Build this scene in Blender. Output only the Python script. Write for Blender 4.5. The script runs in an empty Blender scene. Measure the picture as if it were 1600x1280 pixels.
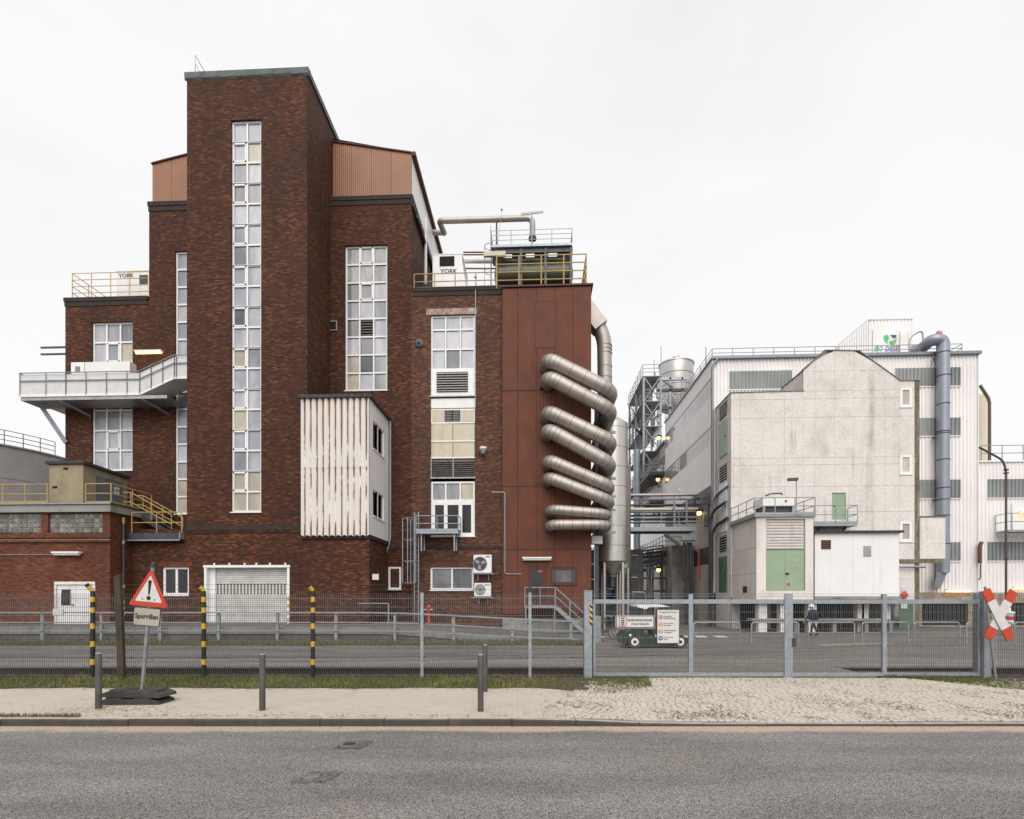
import bpy, bmesh, math, random
from mathutils import Vector, Matrix
random.seed(7)
S = bpy.context.scene
COL = S.collection
# ------------------------------------------------------------------ camera, sky, sun, exposure
TH = math.atan(.0447); CT = math.cos(TH); ST = math.sin(TH)
F = 850.0; H = 934.0; CX = 800.0; E = 1.9
cd = bpy.data.cameras.new('camera'); cam = bpy.data.objects.new('camera', cd); COL.objects.link(cam)
cam.location = (0, 0, E); cam.rotation_euler = (math.pi/2, 0, TH)
cd.sensor_fit = 'HORIZONTAL'; cd.sensor_width = 36; cd.lens = 36*F/1600
cd.shift_y = (H-640)/1600; cd.clip_start = .1; cd.clip_end = 3000
S.camera = cam
S.view_settings.view_transform = 'Standard'; S.view_settings.look = 'None'
S.view_settings.exposure = 0.58; S.view_settings.gamma = 1
S.view_settings.use_curve_mapping = False
SUN_EL = math.radians(44); SUN_AZ = math.radians(178)     # azimuth from +Y clockwise: straight behind the camera
W = bpy.data.worlds.new('World'); S.world = W; W.use_nodes = True
nt = W.node_tree; bg = nt.nodes['Background']
sky = nt.nodes.new('ShaderNodeTexSky'); sky.sky_type = 'NISHITA'; sky.sun_disc = False
sky.sun_elevation = SUN_EL; sky.sun_rotation = SUN_AZ
sky.air_density = 1; sky.dust_density = 4; sky.ozone_density = 1
hs = nt.nodes.new('ShaderNodeHueSaturation'); hs.inputs['Saturation'].default_value = .12
nt.links.new(sky.outputs[0], hs.inputs['Color'])
tc = nt.nodes.new('ShaderNodeTexCoord')
mp = nt.nodes.new('ShaderNodeMapping'); mp.inputs['Scale'].default_value = (1, 1, 2.2)
nz = nt.nodes.new('ShaderNodeTexNoise'); nz.inputs['Scale'].default_value = 1.7; nz.inputs['Detail'].default_value = 5
nt.links.new(tc.outputs['Generated'], mp.inputs[0]); nt.links.new(mp.outputs[0], nz.inputs['Vector'])
rp = nt.nodes.new('ShaderNodeValToRGB')
rp.color_ramp.elements[0].position = .3; rp.color_ramp.elements[0].color = (6.2, 6.2, 6.33, 1)
rp.color_ramp.elements[1].position = .55; rp.color_ramp.elements[1].color = (6.88, 6.88, 6.94, 1)
nt.links.new(nz.outputs['Fac'], rp.inputs[0])
mx = nt.nodes.new('ShaderNodeMix'); mx.data_type = 'RGBA'; mx.inputs[0].default_value = .9   # a closed cloud deck over the clear sky
nt.links.new(hs.outputs[0], mx.inputs[6]); nt.links.new(rp.outputs[0], mx.inputs[7])
nt.links.new(mx.outputs[2], bg.inputs['Color']); bg.inputs['Strength'].default_value = .1
sl = bpy.data.lights.new('sun', 'SUN'); sl.energy = 1.5; sl.angle = math.radians(55); sl.color = (1, .97, .93)
so = bpy.data.objects.new('sun', sl); COL.objects.link(so)
sd = Vector((math.sin(SUN_AZ)*math.cos(SUN_EL), math.cos(SUN_AZ)*math.cos(SUN_EL), math.sin(SUN_EL)))
so.rotation_euler = sd.to_track_quat('Z', 'Y').to_euler(); so.location = (0, 0, 60)

# ------------------------------------------------------------------ helpers
def ray(px, py):
    a = (px-CX)/F; b = (H-py)/F
    return (a*CT-ST, a*ST+CT, b)
def P(px, py, Y):
    d = ray(px, py); k = Y/d[1]; return (d[0]*k, Y, E+d[2]*k)
def PXc(px, py, X):
    d = ray(px, py); k = X/d[0]; return (X, d[1]*k, E+d[2]*k)
def R(x0, y0, x1, y1, Y):
    m = (x0+x1)/2
    return (P(x0, 0, Y)[0], P(x1, 0, Y)[0], P(m, y1, Y)[2], P(m, y0, Y)[2])
def XY(px, Y): return P(px, 0, Y)[0]
def ZY(py, px, Y): return P(px, py, Y)[2]
def CP(px, py, D): return ((px-CX)/F*D, D, E+(H-py)/F*D)        # street frame (along the fence)
def CG(py, z=0): return F*(E-z)/(py-H)
def rotc(v): return (v[0]*CT-v[1]*ST, v[0]*ST+v[1]*CT, v[2])

WL = {}
class MB:
    def __init__(s): s.v = []; s.f = []; s.m = []; s.cur = 0
    def add(s, vs, fs):
        o = len(s.v); s.v += [tuple(v) for v in vs]
        for f in fs: s.f.append([i+o for i in f]); s.m.append(s.cur)
        return s
    def box(s, x0, x1, y0, y1, z0, z1):
        return s.mbox(lambda a, b, c: (a, b, c), x0, x1, y0, y1, z0, z1)
    def mbox(s, M, a0, a1, b0, b1, c0, c1):
        vs = [M(a, b, c) for c in (c0, c1) for b in (b0, b1) for a in (a0, a1)]
        return s.add(vs, [(0, 2, 3, 1), (4, 5, 7, 6), (0, 1, 5, 4), (2, 6, 7, 3), (0, 4, 6, 2), (1, 3, 7, 5)])
    def bar(s, p, q, w, h=None, ref=(0, 0, 1)):
        h = w if h is None else h
        p = Vector(p); q = Vector(q); d = (q-p).normalized(); u = Vector(ref)
        if abs(d.dot(u)) > .95: u = Vector((0, 1, 0))
        a = d.cross(u).normalized(); b = a.cross(d).normalized()
        vs = [c+a*(sa*w/2)+b*(sb*h/2) for c in (p, q) for sa, sb in ((-1, -1), (1, -1), (1, 1), (-1, 1))]
        return s.add(vs, [(0, 1, 2, 3), (7, 6, 5, 4), (0, 4, 5, 1), (1, 5, 6, 2), (2, 6, 7, 3), (3, 7, 4, 0)])
    def tube(s, pts, r, n=8, cap=True):
        pts = [Vector(p) for p in pts]; N = len(pts)
        rs = r if isinstance(r, (list, tuple)) else [r]*N
        t0 = (pts[1]-pts[0]).normalized()
        u = Vector((0, 0, 1)) if abs(t0.z) < .9 else Vector((1, 0, 0))
        u = (u-t0*u.dot(t0)).normalized(); vs = []
        for i, p in enumerate(pts):
            if i == 0: t = t0
            elif i == N-1: t = (pts[i]-pts[i-1]).normalized()
            else: t = ((pts[i+1]-p).normalized()+(p-pts[i-1]).normalized()).normalized()
            u = (u-t*u.dot(t)).normalized(); w = t.cross(u)
            for k in range(n):
                a = 2*math.pi*k/n
                vs.append(p+(u*math.cos(a)+w*math.sin(a))*rs[i])
        fs = [(i*n+k, i*n+(k+1) % n, (i+1)*n+(k+1) % n, (i+1)*n+k) for i in range(N-1) for k in range(n)]
        if cap: fs += [list(range(n))[::-1], [(N-1)*n+k for k in range(n)]]
        return s.add(vs, fs)
    def lathe(s, c, prof, n=32, ax='z'):
        vs = []
        for r, z in prof:
            for k in range(n):
                a = 2*math.pi*k/n; x, y = r*math.cos(a), r*math.sin(a)
                vs.append((c[0]+x, c[1]+y, c[2]+z) if ax == 'z' else (c[0]+x, c[1]+z, c[2]+y) if ax == 'y' else (c[0]+z, c[1]+x, c[2]+y))
        N = len(prof)
        fs = [(i*n+k, i*n+(k+1) % n, (i+1)*n+(k+1) % n, (i+1)*n+k) for i in range(N-1) for k in range(n)]
        fs += [list(range(n))[::-1], [(N-1)*n+k for k in range(n)]]
        return s.add(vs, fs)
    def prism(s, poly, M, d0, d1):
        n = len(poly)
        vs = [M(a, d0, c) for a, c in poly]+[M(a, d1, c) for a, c in poly]
        return s.add(vs, [list(range(n)), list(range(n, 2*n))[::-1]]+[(i, (i+1) % n, n+(i+1) % n, n+i) for i in range(n)])
    def quad(s, a, b, c, d): return s.add([a, b, c, d], [(0, 1, 2, 3)])
    def skin(s, M, a0, a1, c0, c1, holes=(), rev=.2):
        xs = sorted({a0, a1, *[h[0] for h in holes], *[h[1] for h in holes]})
        zs = sorted({c0, c1, *[h[2] for h in holes], *[h[3] for h in holes]})
        xs = [x for x in xs if a0 <= x <= a1]; zs = [z for z in zs if c0 <= z <= c1]
        for i in range(len(xs)-1):
            for j in range(len(zs)-1):
                mx_, mz_ = (xs[i]+xs[i+1])/2, (zs[j]+zs[j+1])/2
                if any(h[0] < mx_ < h[1] and h[2] < mz_ < h[3] for h in holes): continue
                s.quad(M(xs[i], 0, zs[j]), M(xs[i+1], 0, zs[j]), M(xs[i+1], 0, zs[j+1]), M(xs[i], 0, zs[j+1]))
        for h in holes:
            for p, q in (((h[0], h[2]), (h[0], h[3])), ((h[1], h[2]), (h[1], h[3])), ((h[0], h[2]), (h[1], h[2])), ((h[0], h[3]), (h[1], h[3]))):
                if p[0] == q[0] and p[0] in (a0, a1) or p[1] == q[1] and p[1] in (c0, c1): continue
                s.quad(M(p[0], 0, p[1]), M(q[0], 0, q[1]), M(q[0], rev, q[1]), M(p[0], rev, p[1]))
        return s
    def block(s, x0, x1, y0, y1, z0, z1, holes=(), rev=.25, lholes=(), rholes=()):
        s.skin(FR(y0), x0, x1, z0, z1, holes, rev)
        s.skin(RT(x1), y0, y1, z0, z1, rholes, rev); s.skin(LF(x0), y0, y1, z0, z1, lholes, rev)
        s.quad((x0, y0, z1), (x1, y0, z1), (x1, y1, z1), (x0, y1, z1))
        s.quad((x0, y1, z0), (x1, y1, z0), (x1, y1, z1), (x0, y1, z1))
        return s
    def build(s, name, mat, parent=None, smooth=False, camf=False, recalc=True):
        vs = [rotc(v) for v in s.v] if camf else s.v
        if parent is not None: o = WL[parent.name]
        else:
            xs = [v[0] for v in vs]; ys = [v[1] for v in vs]
            o = ((min(xs)+max(xs))/2, (min(ys)+max(ys))/2, min(v[2] for v in vs))
        me = bpy.data.meshes.new(name)
        me.from_pydata([(v[0]-o[0], v[1]-o[1], v[2]-o[2]) for v in vs], [], s.f)
        mats = mat if isinstance(mat, (list, tuple)) else [mat]
        for m in mats: me.materials.append(MT[m])
        if len(mats) > 1: me.polygons.foreach_set('material_index', s.m)
        if recalc:
            b = bmesh.new(); b.from_mesh(me); bmesh.ops.recalc_face_normals(b, faces=b.faces); b.to_mesh(me); b.free()
        if smooth: smooth_by_angle(me)
        me.update()
        ob = bpy.data.objects.new(name, me); COL.objects.link(ob)
        if parent is None: ob.location = o
        else: ob.parent = parent
        WL[ob.name] = o
        return ob
def smooth_by_angle(me, ang=40):
    b = bmesh.new(); b.from_mesh(me)
    for f in b.faces: f.smooth = True
    for e in b.edges:
        if len(e.link_faces) == 2 and e.calc_face_angle(0) > math.radians(ang): e.smooth = False
    b.to_mesh(me); b.free()
def FR(y): return lambda a, d, c: (a, y+d, c)          # a wall that faces the street
def RT(x): return lambda a, d, c: (x-d, a, c)          # a wall that faces right
def LF(x): return lambda a, d, c: (x+d, a, c)          # a wall that faces left
def UP(z): return lambda a, d, c: (a, c, z-d)
def tag(o, label, cat, group=None):
    o['label'] = label; o['category'] = cat
    if group: o['group'] = group
    return o
def struct(o, kind='structure'): o['kind'] = kind; return o
def thing(name, label, cat, loc=(0, 0, 0), group=None, camf=False):
    o = bpy.data.objects.new(name, None); COL.objects.link(o); o.empty_display_size = .2
    loc = rotc(loc) if camf else loc
    o.location = loc; WL[o.name] = tuple(loc); return tag(o, label, cat, group)
def copy_tree(o, d, parent=None):
    c = o.copy(); COL.objects.link(c)
    if parent is None: c.location = o.location+Vector(d)
    else: c.parent = parent
    WL[c.name] = tuple(c.location)
    for ch in list(o.children): copy_tree(ch, d, c)
    return c
def fillet(pts, r, n=6):
    pts = [Vector(p) for p in pts]; out = [pts[0]]
    for i in range(1, len(pts)-1):
        a = (pts[i-1]-pts[i]); b = (pts[i+1]-pts[i]); rr = min(r, a.length*.49, b.length*.49)
        p0 = pts[i]+a.normalized()*rr; p1 = pts[i]+b.normalized()*rr
        for k in range(n+1):
            t = k/n; out.append(p0*(1-t)**2+pts[i]*2*t*(1-t)+p1*t*t)
    return out+[pts[-1]]
def railing(t, path, h, nr, sp, r, mat, camf=False, kick=0, posts=True, z_end=None):
    """posts and rails along a path of base points"""
    path = [Vector(p) for p in path]
    for i in range(len(path)-1):
        a, b = path[i], path[i+1]; L = (b-a).length; n = max(1, round(L/sp))
        if posts:
            for k in range(n+(1 if i == len(path)-2 else 0)):
                p = a+(b-a)*(k/n)
                MB().tube([p, p+Vector((0, 0, h))], r*1.05, 6).build('post', mat, t, camf=camf)
    for j in range(nr):
        z = Vector((0, 0, h*(j+1)/nr))
        MB().tube([p+z for p in path], r, 6).build('rail', mat, t, camf=camf)
    if kick:
        m = MB()
        for i in range(len(path)-1): m.bar(path[i]+Vector((0, 0, kick/2)), path[i+1]+Vector((0, 0, kick/2)), .012, kick)
        m.build('kick_plate', mat, t, camf=camf)
def text(body, size, M, a, c, mat, parent, align='CENTER', name='lettering', shear=0, bold=0, sx=1, camf=False, rotf=None):
    cu = bpy.data.curves.new('t', 'FONT'); cu.body = body; cu.size = size; cu.align_x = align
    cu.extrude = .0015; cu.shear = shear; cu.offset = bold; cu.resolution_u = 2
    ob = bpy.data.objects.new('t', cu); COL.objects.link(ob)
    me = bpy.data.meshes.new_from_object(ob.evaluated_get(bpy.context.evaluated_depsgraph_get()))
    vs = [M(a+v.co.x*sx, -.004-v.co.z, c+v.co.y) for v in me.vertices]
    if rotf: vs = [rotf(v) for v in vs]
    fs = [list(p.vertices) for p in me.polygons]
    bpy.data.objects.remove(ob); bpy.data.curves.remove(cu); bpy.data.meshes.remove(me)
    m = MB(); m.add(vs, fs); return m.build(name, mat, parent, camf=camf)

# ------------------------------------------------------------------ materials
MT = {}
def newmat(name):
    m = bpy.data.materials.new(name); m.use_nodes = True; MT[name] = m
    return m, m.node_tree, m.node_tree.nodes['Principled BSDF']
def N(t, typ, **kw):
    n = t.nodes.new(typ)
    for k, v in kw.items():
        if k.startswith('i_'): n.inputs[k[2:].replace('_', ' ')].default_value = v
        else: setattr(n, k, v)
    return n
def pos(t, scale=(1, 1, 1)):
    g = N(t, 'ShaderNodeNewGeometry'); m = N(t, 'ShaderNodeMapping'); m.inputs['Scale'].default_value = scale
    t.links.new(g.outputs['Position'], m.inputs['Vector']); return m.outputs[0]
def noise(t, scale, detail=4, vec=None, rough=.55):
    n = N(t, 'ShaderNodeTexNoise', i_Scale=scale, i_Detail=detail, i_Roughness=rough)
    t.links.new(vec if vec is not None else pos(t), n.inputs['Vector']); return n.outputs['Fac']
def ramp(t, fac, stops):
    r = N(t, 'ShaderNodeValToRGB'); e = r.color_ramp.elements
    while len(e) < len(stops): e.new(.5)
    for el, (p, c) in zip(e, stops):
        el.position = p; el.color = (*c, 1) if isinstance(c, tuple) else (c, c, c, 1)
    t.links.new(fac, r.inputs[0]); return r.outputs[0]
def mixc(t, fac, a, b, mode='MIX'):
    m = N(t, 'ShaderNodeMix', data_type='RGBA', blend_type=mode)
    for i, x in ((0, fac), (6, a), (7, b)):
        if isinstance(x, (int, float)): m.inputs[i].default_value = x
        elif isinstance(x, tuple): m.inputs[i].default_value = (*x, 1)
        else: t.links.new(x, m.inputs[i])
    return m.outputs[2]
def math_(t, op, a, b=0, clamp=False):
    m = N(t, 'ShaderNodeMath', operation=op, use_clamp=clamp)
    for i, x in ((0, a), (1, b)):
        if isinstance(x, (int, float)): m.inputs[i].default_value = x
        else: t.links.new(x, m.inputs[i])
    return m.outputs[0]
def bump(t, b, h, dist=.01, strength=.6):
    n = N(t, 'ShaderNodeBump', i_Strength=strength, i_Distance=dist)
    t.links.new(h, n.inputs['Height']); t.links.new(n.outputs[0], b.inputs['Normal'])
def sepxyz(t):
    g = N(t, 'ShaderNodeNewGeometry'); s = N(t, 'ShaderNodeSeparateXYZ'); t.links.new(g.outputs['Position'], s.inputs[0]); return s.outputs
def mat(name, c, rough=.6, metal=0, c2=None, vs=2.0, dirt=None, da=.5, ds=1.2, streak=False, bmp=0, bs=30, spec=.5, ribs=0, rdepth=.01, coat=0):
    m, t, b = newmat(name)
    b.inputs['Roughness'].default_value = rough; b.inputs['Metallic'].default_value = metal
    b.inputs['Specular IOR Level'].default_value = spec
    if coat: b.inputs['Coat Weight'].default_value = coat; b.inputs['Coat Roughness'].default_value = .15
    c2 = c2 or tuple(x*.8 for x in c)
    col = mixc(t, ramp(t, noise(t, vs, 5), [(.35, 0.), (.65, 1.)]), c, c2)
    if dirt:
        v = pos(t, (1, 1, .12)) if streak else pos(t)
        f = ramp(t, noise(t, ds*(3 if streak else 1), 6, v, .65), [(.62-.25*da, 0.), (.80-.2*da, 1.)])
        col = mixc(t, math_(t, 'MULTIPLY', f, min(1, .4+da*.6)), col, dirt)
    t.links.new(col, b.inputs['Base Color'])
    if ribs:
        s = sepxyz(t); w = math_(t, 'SINE', math_(t, 'MULTIPLY', math_(t, 'ADD', s[0], s[1]), 2*math.pi/ribs))
        bump(t, b, w, rdepth, 1.0)
    elif bmp: bump(t, b, noise(t, bs, 4), bmp)
    return m
def brick(name, dark, mid, red, hi, mortar, big=.35, bw=.23, rh=.077):
    m, t, b = newmat(name); b.inputs['Roughness'].default_value = .75; b.inputs['Specular IOR Level'].default_value = .25
    s = sepxyz(t); c = N(t, 'ShaderNodeCombineXYZ')
    t.links.new(math_(t, 'ADD', s[0], s[1]), c.inputs[0]); t.links.new(s[2], c.inputs[1])
    br = N(t, 'ShaderNodeTexBrick', i_Scale=1, i_Mortar_Size=.009, i_Mortar_Smooth=.2, i_Bias=0.0, i_Brick_Width=bw, i_Row_Height=rh)
    br.inputs['Color1'].default_value = (0, 0, 0, 1); br.inputs['Color2'].default_value = (1, 1, 1, 1)
    t.links.new(c.outputs[0], br.inputs['Vector'])
    # brick to brick shade, pushed about by a slow patchy firing difference
    f = math_(t, 'ADD', br.outputs['Color'], math_(t, 'MULTIPLY', math_(t, 'SUBTRACT', noise(t, big, 3), .5), .5))
    f = math_(t, 'ADD', f, math_(t, 'MULTIPLY', math_(t, 'SUBTRACT', noise(t, 26, 3, pos(t, (1, 1, 2.2))), .5), .3))
    col = ramp(t, f, [(.05, dark), (.35, mid), (.78, red), (1.02, hi)])
    soot = ramp(t, noise(t, .5, 6, pos(t, (1, 1, .35)), .6), [(.42, 0.), (.75, .6)])
    col = mixc(t, soot, col, tuple(x*.55 for x in mid))
    bloom = ramp(t, noise(t, 1.1, 7, pos(t, (1, 1, .6)), .7), [(.68, 0.), (.84, .16)])
    col = mixc(t, bloom, col, (.30, .25, .22))
    col = mixc(t, br.outputs['Fac'], col, mixc(t, soot, mortar, tuple(x*.6 for x in mortar)))
    t.links.new(col, b.inputs['Base Color'])
    bump(t, b, math_(t, 'SUBTRACT', 1.0, br.outputs['Fac']), .006, .7)
brick('brick', (.032, .013, .009), (.068, .022, .0115), (.102, .030, .0135), (.185, .064, .026), (.052, .028, .018))
brick('brick_wing', (.038, .019, .014), (.084, .031, .017), (.125, .043, .021), (.21, .088, .043), (.11, .074, .053))
brick('brick_red', (.075, .023, .012), (.135, .038, .018), (.17, .049, .022), (.22, .074, .035), (.10, .056, .038))
brick('brick_pale', (.22, .15, .12), (.34, .24, .19), (.42, .31, .25), (.5, .4, .33), (.4, .36, .32), bw=.11, rh=.25)
brick('brick_plinth', (.2, .15, .1), (.34, .27, .19), (.4, .32, .23), (.5, .4, .3), (.35, .3, .25))
mat('cornice', (.040, .022, .017), .85, c2=(.022, .016, .014), vs=3, dirt=(.06, .042, .035), da=.3)
mat('coping', (.11, .125, .115), .6, c2=(.07, .085, .08), vs=2, dirt=(.2, .2, .19), da=.3, metal=.2)
mat('zinc', (.42, .42, .43), .45, .5, c2=(.3, .3, .31), vs=3)
mat('rust_panel', (.150, .046, .021), .72, c2=(.115, .036, .018), vs=1.1, dirt=(.185, .066, .034), da=.35, streak=True, ribs=.11, rdepth=.012)
mat('rust_hatch', (.095, .028, .016), .7, c2=(.075, .022, .014), vs=3, ribs=.11, rdepth=.006)
mat('rust_trim', (.09, .03, .02), .7, c2=(.06, .022, .016), vs=3)
mat('orange_panel', (.30, .128, .060), .5, c2=(.26, .108, .05), vs=.8, dirt=(.26, .11, .06), da=.25, streak=True, ribs=.115, rdepth=.004)
mat('white_panel', (.82, .795, .78), .5, c2=(.76, .735, .72), vs=.7, dirt=(.45, .44, .40), da=.12, streak=True)
mat('balustrade', (.66, .645, .64), .5, c2=(.58, .57, .565), vs=1.5, dirt=(.4, .39, .38), da=.3, streak=True)
mat('white_clean', (.78, .77, .75), .45, c2=(.72, .71, .70), vs=1)
mat('frame_white', (.80, .79, .78), .4, c2=(.74, .73, .72), vs=4)
mat('corrugated_white', (.84, .81, .79), .45, c2=(.77, .74, .73), vs=.5, dirt=(.5, .48, .45), da=.1, streak=True)
mat('corrugated_translucent', (.30, .31, .31), .3, c2=(.20, .21, .215), vs=.35, dirt=(.40, .40, .36), da=.35, streak=True)
mat('stucco', (.33, .28, .18), .9, c2=(.27, .225, .14), vs=1.5, dirt=(.16, .13, .08), da=.35, bmp=.02, bs=45)
def concrete_face(name, c, c2):
    m, t, b = newmat(name); b.inputs['Roughness'].default_value = .9; b.inputs['Specular IOR Level'].default_value = .2
    col = mixc(t, ramp(t, noise(t, .7, 6, None, .65), [(.35, 0.), (.65, 1.)]), c, c2)
    col = mixc(t, ramp(t, noise(t, 11, 4, None, .7), [(.42, 0.), (.70, .6)]), col, tuple(x*.66 for x in c2))
    col = mixc(t, ramp(t, noise(t, .35, 7, None, .7), [(.50, 0.), (.70, .42)]), col, (.46, .42, .385))
    st = ramp(t, noise(t, 1.5, 5, pos(t, (1, 1, .05)), .6), [(.54, 0.), (.72, .75)])          # rain runs
    col = mixc(t, math_(t, 'MULTIPLY', st, ramp(t, noise(t, .5, 3), [(.4, 0.), (.6, 1.)])), col, (.30, .27, .205))
    v = N(t, 'ShaderNodeTexVoronoi', i_Scale=3.2); t.links.new(pos(t), v.inputs['Vector'])
    col = mixc(t, ramp(t, v.outputs['Distance'], [(.03, .7), (.075, 0.)]), col, (.22, .19, .16))   # blow holes and chipped spots
    t.links.new(col, b.inputs['Base Color']); bump(t, b, noise(t, 16, 5), .012, .5)
concrete_face('concrete', (.77, .715, .675), (.68, .635, .60))
concrete_face('concrete_light', (.80, .745, .70), (.71, .66, .62))
mat('beige_wall', (.50, .44, .36), .7, c2=(.42, .37, .30), vs=1, dirt=(.25, .21, .17), da=.35, streak=True)
mat('concrete_mossy', (.17, .15, .09), .9, c2=(.10, .095, .06), vs=2, dirt=(.36, .32, .27), da=.5, ds=2, streak=True)
mat('concrete_grey', (.30, .285, .265), .85, c2=(.22, .21, .195), vs=1.2, dirt=(.14, .13, .12), da=.4)
mat('galvanised', (.35, .37, .395), .48, .5, c2=(.27, .29, .31), vs=9)
mat('galvanised_dull', (.30, .31, .325), .5, .55, c2=(.23, .24, .25), vs=8, dirt=(.17, .17, .17), da=.2)
mat('wire', (.17, .175, .18), .5, .4, c2=(.12, .125, .13), vs=8)
mat('louvre_pale', (.56, .52, .485), .7, c2=(.47, .44, .41), vs=3, dirt=(.3, .27, .24), da=.3, streak=True)
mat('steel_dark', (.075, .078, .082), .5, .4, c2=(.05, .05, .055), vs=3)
mat('steel_grey', (.24, .255, .285), .45, .5, c2=(.19, .205, .235), vs=3)
mat('stainless', (.46, .42, .38), .55, .75, c2=(.39, .355, .32), vs=1.5, dirt=(.42, .38, .33), da=.3, streak=True)
mat('stainless_band', (.20, .18, .16), .5, .7, c2=(.15, .135, .12), vs=4)
mat('silo_steel', (.56, .53, .50), .38, .85, c2=(.50, .475, .45), vs=.8, dirt=(.4, .37, .33), da=.3, streak=True)
mat('tank_grey', (.30, .28, .27), .6, .1, c2=(.25, .235, .225), vs=.5, dirt=(.38, .36, .345), da=.35, streak=True)
mat('duct_bluegrey', (.30, .32, .37), .4, .4, c2=(.26, .28, .33), vs=2, dirt=(.22, .23, .25), da=.2)
mat('yellow', (.46, .32, .10), .55, c2=(.34, .24, .09), vs=6, dirt=(.35, .22, .08), da=.25)
mat('yellow_pale', (.66, .46, .13), .5, c2=(.55, .38, .10), vs=6)
mat('yellow_post', (.60, .37, .02), .45, c2=(.5, .3, .02), vs=8, dirt=(.3, .19, .04), da=.25)
mat('black_paint', (.012, .012, .013), .45, c2=(.02, .02, .02), vs=5)
mat('black_rubber', (.03, .027, .026), .75, c2=(.045, .04, .038), vs=6, dirt=(.12, .105, .09), da=.3)
mat('bollard_brown', (.085, .072, .066), .6, .2, c2=(.06, .052, .048), vs=4, dirt=(.13, .11, .1), da=.25)
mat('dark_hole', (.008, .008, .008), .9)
mat('door_white', (.72, .70, .70), .5, c2=(.65, .63, .63), vs=1.2, dirt=(.35, .30, .26), da=.18)
mat('door_green', (.29, .375, .26), .5, c2=(.265, .345, .235), vs=1, dirt=(.14, .22, .12), da=.12)
mat('door_green_dark', (.09, .16, .095), .5, c2=(.07, .13, .08), vs=1)
mat('shutter', (.66, .65, .62), .4, .1, c2=(.55, .54, .51), vs=2.5, dirt=(.38, .36, .33), da=.2)
mat('cream', (.58, .52, .40), .6, c2=(.52, .46, .34), vs=1.5, dirt=(.36, .30, .2), da=.3, streak=True)
mat('louvre', (.10, .085, .075), .5, .2, c2=(.17, .15, .135), vs=6)
mat('louvre_light', (.36, .34, .32), .5, .2, c2=(.28, .265, .25), vs=6)
mat('roof_dark', (.035, .031, .028), .8, c2=(.055, .05, .045), vs=2)
mat('machine_green', (.045, .045, .022), .4, c2=(.06, .058, .035), vs=3, dirt=(.12, .11, .06), da=.2)
mat('cart_green', (.016, .04, .034), .35, c2=(.012, .03, .025), vs=3, coat=.3)
mat('red_paint', (.50, .045, .018), .5, c2=(.42, .04, .018), vs=5)
mat('red_sign', (.50, .05, .02), .4, c2=(.44, .045, .02), vs=6, dirt=(.4, .07, .04), da=.2, coat=.1)
mat('white_sign', (.62, .60, .575), .4, c2=(.56, .545, .52), vs=6, dirt=(.4, .37, .33), da=.22, coat=.2)
mat('beige_sign', (.40, .37, .31), .45, c2=(.35, .325, .27), vs=7, dirt=(.22, .2, .17), da=.3)
mat('blue_paint', (.03, .10, .28), .5)
mat('logo_green', (.10, .50, .25), .5); mat('logo_lime', (.22, .55, .16), .5); mat('logo_violet', (.12, .09, .32), .5)
mat('orange_plastic', (.55, .14, .02), .3, coat=.5)
mat('wood_old', (.060, .045, .026), .85, c2=(.035, .028, .018), vs=5, dirt=(.10, .08, .05), da=.4, streak=True, bmp=.01, bs=20)
mat('rail_rust', (.032, .016, .011), .85, c2=(.02, .011, .009), vs=6)
mat('rail_top', (.30, .27, .25), .4, .7, c2=(.2, .17, .15), vs=8)
mat('ballast', (.045, .033, .026), .95, c2=(.02, .016, .014), vs=14, dirt=(.10, .08, .06), da=.45, ds=9, bmp=.03, bs=18)
mat('soil', (.085, .06, .038), .95, c2=(.05, .038, .025), vs=9, dirt=(.14, .12, .06), da=.4, ds=5, bmp=.02, bs=25)
mat('ground', (.12, .10, .08), .95, c2=(.09, .08, .065), vs=.3)
mat('paint_yellow_worn', (.34, .29, .19), .8, c2=(.24, .21, .16), vs=3)
mat('paint_white', (.62, .60, .57), .7, c2=(.45, .435, .41), vs=4)
mat('navy_cloth', (.012, .016, .032), .8, c2=(.018, .022, .04), vs=6)
mat('skin', (.42, .24, .17), .55); mat('helmet_white', (.78, .77, .75), .3, coat=.4)
mat('hair_dark', (.02, .015, .012), .7)
mat('copper_pipe', (.16, .07, .045), .5, .3, c2=(.11, .05, .035), vs=6)
mat('pipe_brown', (.12, .09, .07), .55, .3, c2=(.09, .065, .05), vs=4)
mat('pump_steel', (.26, .25, .25), .45, .6, c2=(.12, .115, .11), vs=5)
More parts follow.
